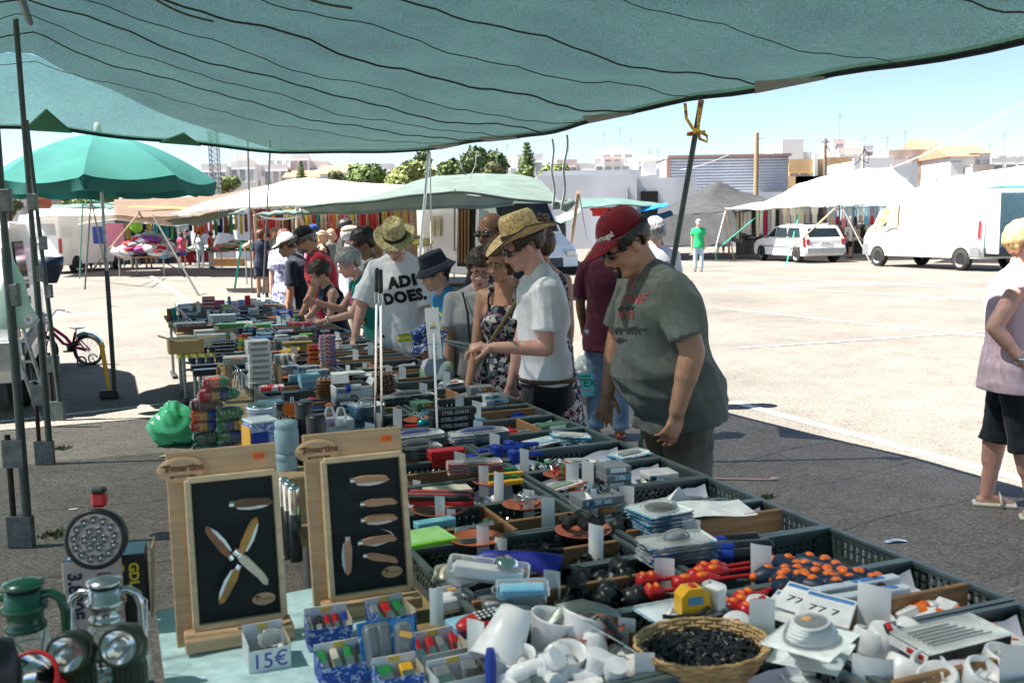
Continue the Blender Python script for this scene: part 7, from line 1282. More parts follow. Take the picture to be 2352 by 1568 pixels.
# ---- upright rods and sign card
def rods():
 for i,(a,yt,yb,d,lab)in enumerate([((866,858),615,1000,4.35,'thin telescopic rod with black grip, left of two'),((874,874),618,1000,4.3,'thin telescopic rod with black grip, right of two')]):
  p,q=at_d(a[0],yt,d),at_d(a[1]+3,yb,d-.05);t=thing('telescopic_rod',lab,'rod',tuple(q),0,'telescopic rods');e=p-q;b=MB();b.tube([(0,0,0),e*.4],.0045,8);b.build('lower_rod',chrome,t);b=MB();b.tube([e*.4,e*.78],.006,8);b.build('upper_rod',chrome,t)
  for s in(-1,1):b=MB();b.tube([e*.78,e*.785+Vector((s*.008,0,.0)),e*.85+Vector((s*.008,0,0)),e*.86],.003,6);b.build('fork',steel,t)
  b=MB();b.tube([e*.855,e*.87,e*.99,e],[.006,.011,.009,.004],10);b.build('grip',P_black,t)
 p,q=at_d(996,766,4.0),at_d(1006,1040,3.95);t=thing('sign_card','tall white sign card on a thin steel rod with small yellow tool prints','sign',tuple(q),0);e=p-q;b=MB();b.tube([(0,0,0),e],.005,8);b.build('rod',steel,t);h=118/575/2*1.0;w=.027;R=RY(-.06)
 b=MB();b.box((0,0,0),(w*2,.004,h*2),ch=.001);b.M=None;o=b.build('card',paper,t,e,(0,-.06,0));lettering('€ 18 AFINADOR',.0085,ink_black,o,frame((0,-.0024,-h*.42),(-1,0,0),(0,0,-1)));b=MB()
 for z in(h*.35,-h*.1):b.box((.0,-.0024,z),(.018,.0008,.003));b.box((.002,-.0024,z+.008),(.003,.0008,.014),RY(.5))
 b.build('tool_print',P_yellow,o);b=MB();[b.box((-.01+.004*k,-.0024,h*.24),(.0015,.0008,.012))for k in range(6)];b.build('barcode',ink_black,o);b=MB();b.tube([(.006*math.cos(a),-.0024,-h*.6+.006*math.sin(a))for a in np.linspace(0,6.28,15)],.0007,4,caps=False);b.build('round_mark',ink_black,o);b=MB();b.box((-.004,-.0024,-h*.9),(.006,.0008,.004));b.build('red_mark',ink_red,o);b=MB();b.box((.004,-.0024,-h*.9),(.008,.0008,.004));b.build('green_mark',ink_green,o)
rods()
# ---- the shoppers
straw_m=mat('straw',(.47,.33,.15),.7,var=.35,vs=70,rgb2=(.6,.45,.22),bump=.7,bs=110);straw2=mat('straw_green',(.3,.24,.11),.75,var=.4,vs=60,rgb2=(.55,.47,.24),bump=.9,bs=80)
white_f=fab('white',(.72,.73,.76),.03);black_f=fab('black',(.013,.014,.017),.2);navy_f=fab('navy',(.012,.018,.035),.2);grey_f=fab('grey',(.3,.31,.32));jean=fab('denim',(.12,.2,.3),.35);khaki=fab('khaki',(.26,.23,.17));darkg_f=fab('dark_olive',(.02,.02,.015));red_f=fab('red',(.42,.012,.025));maroon_f=fab('maroon',(.075,.012,.03));olive_g=fab('olive_grey',(.105,.122,.108),.14)
floral=cells('print_floral',[(.01,.012,.02),(.02,.02,.03),(.5,.48,.45),(.012,.015,.02),(.12,.14,.18),(.3,.1,.15),(.015,.02,.03),(.4,.4,.36)],48)
def at_p(px,d):p=at_d(px,620,d);return(p.x,p.y)
VX=.0085
m=human('person in a red cap and grey T-shirt with a big belly, looking down',at_p(1558,4.62),rad(104),1.80,'tan',lean=.37,girth=1.38,belly=.125,head=(.1,.56,0),hsc=1.1,top=('tee',olive_g,dict(hem=-.17,sleeve=.8,fold=.0115,loose=1.3)),bottom=('shorts',fab('camo',(.105,.104,.09),.4),dict(len=.5,flare=1.15)),hair=('black','short'),hat=('cap',fab('cap_red',(.125,.006,.013)),dict(bill=.095,z=.165)),glasses='sun',beard='goatee',vox=.0078,arms={'L':((-.40,-.16,-1),(-.04,.30,-1),.75,(1,.2,0)),'R':((.25,.22,-1),(-.05,.22,-1),.7,(-1,.2,0))},shoes=mat('shoe_black',(.02,.02,.02),.5))
FAT=m
def cap_print(P):
 h=P.hat;f=P.bill;c=f(.42,.55);n=(f(.47,.55)-f(.37,.55)).cross(f(.42,.7)-f(.42,.4)).normalized();n=n if n.z>0 else-n;e=f(.5,.55)-f(.34,.55)
 for k,(r,mm)in enumerate([(.021,mat('crest_gold',(.75,.55,.12),.6)),(.0185,ink_red),(.0165,mat('crest_gold',(.75,.55,.12),.6)),(.012,ink_white)]):b=MB();q=P.Rh.to_quaternion();b.lathe([(0,0),(r*1.0,0)],18,c=c+n*(.0045+.0007*k),R=n.to_track_quat('Z','Y').to_matrix());b.build('crest',mm,h)
 x=e.normalized();y=n.cross(x).normalized()
 for k,(a,c2)in enumerate([(0,.0),(.0055,.0),(-.0055,.0),(0,.0055),(0,-.0055)]):b=MB();F=frame(c+n*.0078+x*a+y*c2,x,y);b.M=F;b.box((0,0,0),(.004,.0048,.0006));b.build('crest_shield',ink_blue,h)
 for a in(0,.7,1.57,2.35,3.14,3.93,4.71,5.5):b=MB();F=frame(c+n*.0077,x,y);b.M=F@Matrix.Rotation(a,4,'Z');b.box((.0135,0,0),(.003,.0025,.0006));b.build('crest_mark',ink_red,h)
 me=text_mesh('portugal',.031,.0008);R=P.Rh
 for v in me.vertices:
  a=pi*.5+.42+v.co.x/.098;v.co=P.q(Vector((.0865*math.cos(a)*.985,.1085*math.sin(a)*.985,.024+v.co.y*1.0)))
 me.name='lettering';link('lettering',me,ink_white,h)
cap_print(m)
pk=mat('print_red',(.34,.08,.075),.9);pd=mat('print_dark',(.03,.04,.04),.9)
o=m.sp(.34);fr=Vector((-.12,.3,0))
for(tx,sz,dx,dz,mm)in(('VN',.085,-.03,.125,pk),('A*THINE',.062,-.05,.06,pk),('TMS 19',.055,-.05,-.01,pk),('~ww~wm~',.07,-.04,-.075,pd),('~wm~ww',.05,-.03,.022,pd),('~mw~',.055,.0,-.125,pd)):on_surface(m,m.top,tx,sz,mm,o+Vector((dx-.02,.3,dz)),(-1,.12,.1),(0,-.1,1),.001,cast=(.12,-1,.0))
m=human('person in a white T-shirt and pale straw hat holding a grey tool over the stall',at_p(1246,5.0),rad(96),1.75,'pink',lean=.05,head=(.12,.42,0),top=('tee',white_f,dict(hem=-.03,inf=.019,sleeve=.72,fold=.009)),bottom=('trousers',black_f,dict(waist=.02,inf=.016)),hair=('dark','short'),hat=('straw',straw_m,dict(bw=.16,bl=.2,up=.032,dip=1.0,z=.16,tilt=-.10,edge=black_f)),glasses='sun',vox=.0078,arms={'L':((-.12,.02,-1),(.16,1,.03),1.0,(.2,0,-1)),'R':((.08,.28,-1),(-.03,.25,-1),.4,None)})
b=MB();X,Y=m.Rt2@V((1,0,0)),m.Rt2@V((0,1,0))
for t,r in((0,1),):c=m.sp(.0);b.tube([c+V((.196*math.cos(a),.142*math.sin(a)-.014,0))for a in np.linspace(0,2*pi,33)],.017,8,caps=False,flat=.45)
bl=b.build('belt',mat('belt_tan',(.1,.06,.03),.6,var=.4,vs=12),m.root);b=MB();b.box(m.sp(0)+V((-.0,.135,0)),(.05,.02,.04),ch=.004);b.build('buckle',mat('buckle',(.07,.045,.03),.4,.3),bl)
w=m.J['L'][2];hd=m.root.matrix_basis@(w+m.J['L'][4]*.1);b=MB();b.tube([(0,0,0),(-.07,.01,.02),(-.12,.02,.035)],[.009,.008,.003],8);b.tube([(0,0,-.012),(-.06,.01,.0),(-.12,.02,.03)],[.009,.008,.003],8);o=b.build('hand_tool',mat('tool_grey',(.25,.3,.3),.3,.4),None,hd+Vector((.03,0,.0)));o.scale=(1.5,1.0,1.0);tag(o,'grey pliers held by the man in the white T-shirt','pliers')
m=human('person in a dark floral sundress with an olive bag strap, frowning at the goods',at_p(1168,5.55),rad(158),1.64,'tan',lean=.08,fem=True,bust=.04,head=(-.15,.25,0),top=('dress',floral,dict(w=.78,strap=.014,len=.62)),hair=('brown','bob'),vox=.0085,glasses='clear',arms={'R':((.1,.15,-1),(.05,.5,-1),.5,None)})
m.root.name='person'
b=MB();b.tube([m.sp(.50)+V((-.13,.02,.02)),m.sp(.42)+V((-.09,.14,0)),m.sp(.2)+V((.05,.16,0)),m.sp(.0)+V((.2,.1,0)),m.sp(-.1)+V((.24,.06,0))],.011,6,flat=.4);b.build('strap',mat('strap_olive',(.19,.16,.07),.8),m.root)
q=m.root.matrix_basis@(m.sp(-.2)+V((.25,.08,0)));b=MB();b.box((0,0,0),(.11,.2,.3),ch=.03);tag(b.build('shoulder_bag',cells('bag_print',[(.3,.25,.17),(.33,.28,.19),(.05,.04,.03),(.3,.25,.17)],22),None,q,.3),'beige patterned shoulder bag hanging beside the floral dress','bag')
m=human('person with short dark hair, glasses and a grey T-shirt, black strap across',at_p(1098,5.95),rad(186),1.58,'pink',lean=.1,fem=True,bust=.04,girth=1.1,head=(-.1,.3,-.12),top=('tee',grey_f,dict(hem=-.16)),bottom=('trousers',darkg_f),hair=('dark','thick'),glasses='clear',vox=.0085)
b=MB();b.tube([m.sp(.5)+V((.1,.06,.02)),m.sp(.4)+V((.08,.165,0)),m.sp(.2)+V((.07,.18,0)),m.sp(-.05)+V((.05,.2,0)),m.sp(-.2)+V((.02,.2,0))],.011,6,flat=.4);b.build('strap',rubber,m.root);b=MB();b.grid(lambda s,t:Vector(((s-.5)*.14,0,(t-.5)*.1)),6,4);me=b.mesh('print');me.transform(frame((0,0,0),(1,0,0),(0,0,1)).inverted());on_surface(m,m.top,me,.1,cells('print_palm',[(.12,.15,.12),(.2,.22,.18),(.06,.07,.06)],30),m.sp(.2)+V((-.05,.3,0)),(-1,0,0),(0,0,1),sub=True,name='print')
m=human('person, a boy in a navy bucket hat and bright blue T-shirt with yellow print',at_p(1034,6.6),rad(112),1.52,'light',child=True,lean=.12,head=(.1,.35,0),top=('tee',fab('azure',(.02,.22,.48)),dict(hem=-.2)),bottom=('shorts',navy_f),hair=('dark','short'),hat=('bucket',fab('hat_navy',(.015,.022,.035)),dict(z=.172,tilt=.02)),vox=.0085)
yel=mat('print_yellow',(.6,.6,.06),.9)
for tx,sz,dz in(('xWx',.15,.12),('GOOSI',.09,-.03),('oOo',.1,.04)):on_surface(m,m.top,tx,sz,yel,m.sp(.22)+V((-.07,.3,dz)),(-1,-.3,0),(0,0,1),.003)
m=human('person, a small child in a blue patterned sun hat and pale green T-shirt',at_p(1002,5.75),rad(118),1.13,'tan',child=True,lean=.05,head=(.1,.5,0),top=('tee',cells('print_pale',[(.35,.5,.3),(.5,.5,.56),(.3,.48,.28),(.48,.48,.55),(.3,.34,.38)],5),dict(hem=-.2,sleeve=.85)),bottom=('shorts',cells('check',[(.03,.03,.04),(.3,.3,.32)],40)),hair=('dark','short'),hat=('bucket',cells('hat_print',[(.02,.04,.14),(.03,.06,.2),(.4,.44,.52),(.02,.04,.12),(.02,.05,.18)],75),dict(z=.14)),vox=.0085,arms={'L':((-.1,.25,-1),(.25,1,.12),1.1,(.2,0,1)),'R':((.1,.3,-1),(-.2,1,.15),1.1,(.2,0,1))})
q=m.root.matrix_basis@(m.J['L'][2]+m.J['L'][4]*.1+V((.05,.02,.03)));b=MB();[b.ell((random.uniform(-.03,.03),random.uniform(-.02,.02),random.uniform(-.01,.02)),.012,None,8,6)for _ in range(14)];tag(b.build('purple_toy',P_purple,None,q),'small purple toy held in the child\'s hands','toy');b=MB();b.tube([(0,0,0),(0,0,.06),(0,0,.075)],[.006,.005,.001],8);tag(b.build('pencil',P_white,None,q+Vector((.04,0,.02))),'white pointed stick rising from the child\'s hands','stick')
m=human('person in a ragged straw hat and white T-shirt lettered ADI DOES',at_p(922,7.4),rad(170),1.76,'pink',lean=.16,head=(.12,.62,0),top=('tee',white_f,dict(hem=-.17,sleeve=.95,loose=2,inf=.026,fold=.01)),bottom=('shorts',black_f,dict(len=.5)),hair=('brown','short'),hat=('straw',straw2,dict(bw=.145,bl=.16,up=.02,z=.165,rag=.004,dip=.6)),vox=.0085,arms={'R':((.38,.22,-1),(.12,.5,-1),.9,(-.3,0,-1)),'L':((-.25,.05,-1),(0,.3,-1),.5,None)})
for tx,dz,sz in(('ADI',.085,.108),('DOES.',-.025,.108)):on_surface(m,m.top,tx,sz,ink_black,m.sp(.28)+V((-.05 if 'I' in tx else-.06,.4,dz)),(-1,0,.14),(.14,0,1),.0075,space=1.14)
q=m.root.matrix_basis@(m.J['R'][2]+m.J['R'][4]*.1);b=MB();b.tube([(-.05,0,.03),(0,0,0),(.03,-.0,-.015)],[.008,.011,.008],8);b.tube([(.03,0,-.015),(.12,0,-.06)],.004,6);[b.tube([(-.05,.008*s,.03),(-.085,.012*s,.055)],.0025,5)for s in(-1,1)];tag(b.build('fork_tool',palewood,None,q),'wooden handled fork tool held by the man lettered ADI DOES','hand tool')
teal=fab('teal',(.01,.19,.16));m=human('person with short grey hair and a teal top with pink flower print, leaning over',at_p(862,8.15),rad(110),1.58,'pink',lean=.36,fem=True,bust=.05,head=(.1,.45,0),top=('tank',teal,dict(w=1.0,strap=.03)),bottom=('trousers',khaki),hair=('grey','thick'),vox=.009,arms={'L':((-.1,.55,-1),(.15,1,-.2),.7,(0,0,1)),'R':((.1,.7,-1),(-.2,1,.35),1.0,None)})
for dx,dz,c,sz in((-.02,.05,P_pink,.16),(.03,.13,P_pink,.08),(-.05,.0,P_pink,.1)):
 b=MB()
 for k in range(6):a=k*pi/3;b.add([(0,0,0),(sz*.35*math.cos(a-.35),sz*.35*math.sin(a-.35),0),(sz*.55*math.cos(a),sz*.55*math.sin(a),0),(sz*.35*math.cos(a+.35),sz*.35*math.sin(a+.35),0)],[(0,1,2,3)])
 on_surface(m,m.top,b.mesh('flower'),sz,mat('flower_pink',(.62,.08,.25),.8),m.sp(.28)+V((dx,.3,dz-.04)),(-1,0,0),(0,0,1),name='flower_print')
b=MB();b.grid(lambda s,t:Vector(((s-.5)*.17,(t-.5)*.3,0)),6,8);o_=on_surface(m,m.top,b.mesh('panel'),.3,cells('print_dark_teal',[(.01,.03,.02),(.012,.02,.015),(.4,.32,.05),(.01,.04,.03),(.01,.02,.02)],40),m.sp(.26)+V((0,.3,0)),(-1,0,0),(0,0,1),name='print_panel')
for v in o_.data.vertices:v.co-=V((0,.0018,0))
q=m.root.matrix_basis@(m.J['L'][2]+m.J['L'][4]*.13);b=MB();b.box((-.06,0,.01),(.17,.1,.025),RY(.08),ch=.003);tag(b.build('red_packet',cells('packet_red',[(.5,.03,.08),(.52,.04,.1),(.6,.35,.4),(.5,.03,.08)],60),None,q,.3),'red printed packet held out by the woman in teal','packet');b=MB();b.lathe([(.037,-.006),(.04,0),(.037,.006)],18,c=m.J['L'][2]-m.J['L'][4]*.03,R=m.J['L'][4].to_track_quat('Z','Y').to_matrix());b.build('bracelet',steel,m.root);b=MB();b.tube([m.h((.082*s,-.01,.075))for s in(1,)]+[m.h((.082,-.01,.05))],.004,5);b.tube([m.h((-.082,-.01,.075)),m.h((-.082,-.01,.05))],.004,5);b.build('earring',chrome,m.root)
m=human('person, a dark haired boy in a navy tank top reaching over the stall',at_p(770,9.15),rad(112),1.41,'light',child=True,lean=.22,head=(.15,.45,0),top=('tank',fab('navy_tank',(.012,.02,.045)),dict(w=1.0,strap=.032)),bottom=('shorts',black_f),hair=('dark','thick'),vox=.009,arms={'R':((.15,.65,-1),(.05,.85,-.75),.6,None),'L':((-.1,.2,-1),(.1,.5,-1),.5,None)})
b=MB();b.lathe([(.03,-.012),(.033,0),(.03,.012)],14,c=m.J['R'][2]-m.J['R'][4]*.02,R=m.J['R'][4].to_track_quat('Z','Y').to_matrix());b.build('watch',P_black,m.root)
m=human('person with a grey beard, black cap and bright red T-shirt',at_p(752,9.95),rad(108),1.76,'tan',lean=.3,girth=1.15,belly=.05,head=(.1,.4,0),top=('tee',red_f,dict(hem=-.16,sleeve=.8)),bottom=('trousers',black_f),hair=('darkgrey','short'),hat=('cap',fab('cap_black',(.012,.012,.014)),dict(z=.16,bill=.085)),glasses='sun',beard='full',vox=.0095,arms={'L':((-.1,.25,-1),(.1,.5,-1),.5,None)})
b=MB();b.tube([m.sp(.5)+V((-.12,.06,.03)),m.sp(.46)+V((-.13,.0,.05)),m.sp(.4)+V((-.13,-.12,.02))],.02,6,flat=.4);b.build('strap',fab('strap_grey',(.05,.06,.06)),m.root);me=text_mesh('PLAG',.03,.0006)
for v in me.vertices:a=pi*.5+.42+v.co.x/.098;v.co=m.q(Vector((.0865*math.cos(a),.1085*math.sin(a),.03+v.co.y)))
link('lettering',me,ink_white,m.hat)
m=human('person in a dark navy T-shirt and white cap, half hidden by the man in red',at_p(700,10.5),rad(82),1.68,'tan',lean=.28,head=(0,.35,0),top=('tee',navy_f,dict(hem=-.15,sleeve=.8)),bottom=('trousers',black_f),hair=('dark','short'),hat=('cap',fab('cap_white',(.6,.6,.6))),vox=.0095)
m=human('person with dark hair and sunglasses in a pale grey tank top, behind the teal top',at_p(866,8.75),rad(104),1.71,'brown',lean=.12,head=(.05,.3,0),top=('tank',fab('pale_grey',(.4,.43,.42)),dict(w=.95,strap=.03)),bottom=('shorts',khaki),hair=('black','thick'),glasses='sun',vox=.0095)
m=human('person with chestnut hair in a blue and white patterned blouse, facing us',at_p(657,13.6),rad(178),1.69,'pink',fem=True,bust=.06,girth=1.1,head=(0,.05,0),top=('blouse',cells('print_bluewhite',[(.55,.56,.62),(.2,.22,.4),(.58,.58,.62),(.12,.14,.3),(.55,.55,.6)],32),dict(hem=-.25,flare=1.1,sleeve=.7)),bottom=('trousers',khaki),hair=('redbrown','bob'),vox=.011)
m=human('person in a maroon polo shirt and jeans from behind, carrying a bag of paper rolls',at_p(1394,7.75),rad(-14),1.70,'brown',lean=.03,top=('polo',maroon_f,dict(hem=-.2,sleeve=.85)),bottom=('trousers',jean),hair=('grey','short'),vox=.009,arms={'L':((-.16,.05,-1),(.1,.15,-1),1.3,None)},shoes=mat('shoe_brown',(.15,.05,.02),.3))
def tex_bag(P):
 q=P.root.matrix_basis@(P.J['L'][2]+P.J['L'][4]*.1);t=thing('shopping_bag','clear bag of paper rolls with a light blue TEX 12 ROLO label in the hand','bag',tuple(q+Vector((.0,-.02,0))),0)
 b=MB();b.ell((0,0,-.27),(.145,.12,.2),None,24,16,fn=lambda d:1+.05*math.sin(11*d.x+6*d.z)+.04*math.sin(9*d.y-8*d.z));b.tube([(0,0,-.01),(.0,0,-.06),(0,0,-.14)],[.012,.02,.09],14);b.build('film_bag',glassy('bag_film',(.86,.92,.92),.15,.3),t)
 for i,(x,z)in enumerate([(-.06,-.3),(.06,-.3),(-.06,-.2),(.06,-.2),(0,-.39)]):b=MB();b.lathe([(.018,-.05),(.052,-.05),(.052,.05),(.018,.05),(.018,-.05)],18,c=(x,0,z),R=RX(pi/2));b.build('paper_roll',paper,t)
 b=MB();b.grid(lambda s,u:Vector((lerp(-.15,.14,s),-.137*math.sqrt(max(.05,1-(lerp(-.15,.14,s)/.2)**2)),lerp(-.37,-.19,u)+(0.0))),12,4);lb=b.build('label',solid((.12,.5,.62)),t)
 def bent(s,size,mm,x,z):
  me=text_mesh(s,size,.0015)
  for v in me.vertices:X=v.co.x+x;v.co=Vector((X,-.1395*math.sqrt(max(.05,1-(X/.2)**2))-.001,z+v.co.y))
  link('lettering',me,mm,lb)
 bent('TEX',.085,ink_green,-.01,-.27);bent('12',.03,ink_green,.09,-.325);bent('ROLO',.03,ink_green,.085,-.352);bent('PAPEL HIGIENICO',.014,ink_green,-.04,-.215);bent('~~~~',.04,mat('print_coral',(.6,.12,.08),.7),-.04,-.325)
 for s_ in(0,):
  b=MB();b.tube([(.1,-.122,-.24),(.108,-.121,-.26),(.1,-.122,-.28),(.106,-.121,-.3)],.004,5);b.build('flamingo',mat('print_coral',(.6,.12,.08),.7),lb)
tex_bag(m)
human('person with wavy grey hair, only the head showing behind the man in the red cap',at_p(1506,9.0),rad(20),1.74,'pink',hair=('grey','thick'),top=('tee',fab('pale',(.5,.5,.52))),bottom=('trousers',jean),vox=.012)
human('person with a bald brown head showing behind the pale straw hat',at_p(1140,6.7),rad(140),1.80,'brown',hair=('dark','bald'),top=('tee',navy_f),bottom=('trousers',black_f),glasses='sun',vox=.011,head=(0,.15,0))
human('person with brown hair tied up in a messy bun behind the straw hat',at_p(1250,6.15),rad(35),1.69,'tan',fem=True,hair=('brown','bun'),top=('dress',floral,dict(w=.8)),vox=.010,head=(0,.2,0))
human('person in a beige flat cap with white sideburns in the crowd behind',at_p(803,12.6),rad(-62),1.72,'pink',hair=('white','short'),hat=('flat',fab('cap_beige',(.42,.33,.26)),dict(z=.17)),top=('tee',fab('pale_blue',(.45,.5,.6))),bottom=('trousers',khaki),vox=.012,glasses='clear')
m=human('person with short blond hair, white sleeveless top and dark knee shorts at the right edge',at_p(2334,5.62),rad(-110),1.68,'pink',lean=.04,fem=True,bust=.08,girth=1.28,belly=.06,hipw=1.05,head=(0,.06,0),top=('tee',fab('white_pink',(.68,.5,.56),.03),dict(sleeve=.1,loose=.4,hem=-.17)),bottom=('trousers',fab('dark_denim',(.016,.022,.03),.2),dict(len=.60,flare=1.35)),hair=('blond','thick'),vox=.0078,legs=(-.12,.16),arms={'R':((.28,-.55,-1),(.05,.8,-1),.6,None)},footwear=False)
b=MB();w=m.J['R'];b.lathe([(.034,-.012),(.038,0),(.034,.012)],18,c=w[2]-w[4]*.03,R=w[4].to_track_quat('Z','Y').to_matrix());b.build('watch',steel,m.root)
a=coords(m.body.data)
for sg in(-1,1):
 f=a[(a[:,2]<.12)&(np.sign(a[:,0])==sg)];c=f.mean(0);y0,y1=f[:,1].min(),f[:,1].max();z0=f[:,2].min();lm=mat('slide_white',(.62,.62,.5),.4);b=MB();b.box((c[0],(y0+y1)/2,.012),(.095,y1-y0+.03,.024),ch=.008);t_=b.build('slide',lm,m.root);b=MB();b.tube([(c[0]-.05,y1-.07,.02),(c[0]-.035,y1-.075,.055),(c[0],y1-.08,.068),(c[0]+.035,y1-.075,.055),(c[0]+.05,y1-.07,.02)],.03,8,flat=.25);b.build('slide_strap',lm,t_)
FC={'grey':(.14,.14,.12),'red':(.5,.05,.02),'white':(.62,.62,.6),'black':(.015,.015,.018),'yellow':(.6,.42,.03),'green':(.02,.42,.14),'blue':(.05,.12,.35),'pink':(.6,.1,.2),'beige':(.42,.36,.3),'orange':(.55,.17,.04),'pale blue':(.4,.52,.58),'navy':(.02,.025,.05),'brown':(.15,.08,.05)}
def far(label,px,d,yaw,H,top,bot,hair,fem=False,hat=None,lean=0,arms=None,sk='tan',short=False,vox=None,kind='tee'):
 return human(label,at_p(px,d),rad(yaw),H,sk,lean=lean,fem=fem,bust=.03 if fem else 0,top=(kind,fab('far_'+top.replace(' ','_'),FC[top]),dict(hem=-.15,fold=0)),bottom=('shorts' if short else 'trousers',fab('far_'+bot.replace(' ','_'),FC[bot]),dict(fold=0)),hair=hair,hat=hat,vox=vox or(.016 if d<26 else.022),face=False,arms=arms)
up={'L':((-.3,.5,-.2),(.1,.4,1),.5,None)}
far('person in a grey T-shirt and beige shorts with folded arms behind the blouse',632,27,-150,1.72,'grey','beige',('darkgrey','short'),short=True,arms={'L':((-.1,.3,-1),(1,.4,.1),.5,None),'R':((.1,.3,-1),(-1,.4,0),.5,None)})
far('person in dark navy clothes seen from behind beside the thin masts',601,25,10,1.68,'navy','navy',('redbrown','bob'),True,short=True);far('person in an orange top half hidden between the thin masts',617,30,120,1.66,'orange','black',('brown','bob'),True)
far('person in a royal blue cap among the crowd by the clothes stall',722,19,-40,1.76,'navy','black',('dark','short'),hat=('cap',fab('cap_blue',(.02,.05,.22))));far('person with long dark hair in a pink top, back to us',718,17,-60,1.62,'pink','black',('dark','long'),True);far('person with a cream visor and fair hair in the crowd',742,17.5,-70,1.68,'black','black',('blond','long'),True,hat=('visor',fab('visor_cream',(.6,.56,.4))),kind='tank');far('person in a grey shirt with a bald head right of the visor',762,19,-100,1.7,'grey','navy',('grey','bald'));far('person with dark hair and sunglasses standing tall behind the flat cap',795,17,-80,1.84,'black','black',('black','thick'));far('person in a dark top close to the tan wooden props',652,24,30,1.7,'black','navy',('dark','short'))
far('person in a bright red sleeveless top and white trousers raising a hand',488,44,-60,1.66,'red','white',('redbrown','bob'),True,arms=up,kind='tank');far('person in pale blue standing behind the fabric table',462,46,180,1.6,'pale blue','pale blue',('redbrown','bob'),True)
far('person in a red top and short denim skirt with a black bag',421,47,20,1.62,'pink','blue',('brown','long'),True,short=True);far('person in black holding a white carrier bag',437,49,100,1.76,'black','black',('black','short'),lean=.15);far('person in black T-shirt and shorts at the dark stall',343,46,10,1.78,'black','black',('black','short'),short=True);far('person in a yellow printed T-shirt and dark cap facing us',310,44,185,1.5,'yellow','grey',('dark','short'),hat=('cap',fab('far_black',(.015,.015,.018))));far('person in a pale dress lifting one arm at the dark stall',252,45,170,1.6,'beige','beige',('dark','short'),True,arms=up);far('person in a yellow top bending at the dark stall',205,46,20,1.5,'yellow','blue',('dark','short'),lean=.2);far('person in a pale grey shirt at the left of the dark stall',188,45,15,1.75,'beige','blue',('dark','short'));far('person in grey at the far left of the dark stall',171,44.5,40,1.6,'grey','brown',('brown','short'));far('person in white deep in the dark stall',283,50,30,1.65,'white','navy',('dark','short'));far('person in an orange top deep in the dark stall',272,49,200,1.5,'orange','navy',('dark','short'));far('person in pale clothing left of the yellow shirt',226,48,20,1.6,'white','grey',('dark','short'),True);far('person in blue deep in the dark stall behind the yellow T-shirt',318,50,180,1.7,'pale blue','navy',('dark','short'))
far('person with a balding pink head and cream shirt beside the white panel van',66,36,100,1.72,'beige','grey',('dark','bald'),sk='pink')
far('person with white hair in a bright green T-shirt by the grey tent',1604,34,170,1.76,'green','pale blue',('white','short'),sk='pink');far('person bending over the bag stall in white with bare legs',1952,42.5,60,1.62,'white','black',('brown','long'),True,lean=.35,short=True);far('person in a pale top behind the hanging handbags',1993,48,150,1.6,'beige','beige',('brown','bob'),True);far('person in dark clothes at the back of the handbag stall',1975,49,10,1.66,'black','white',('dark','short'));far('person with bare brown legs at the left of the handbag stall',1928,45,20,1.6,'brown','brown',('dark','bob'),True,short=True);far('person in a dark top deep in the grey tent',1790,49,180,1.6,'black','navy',('dark','short'))
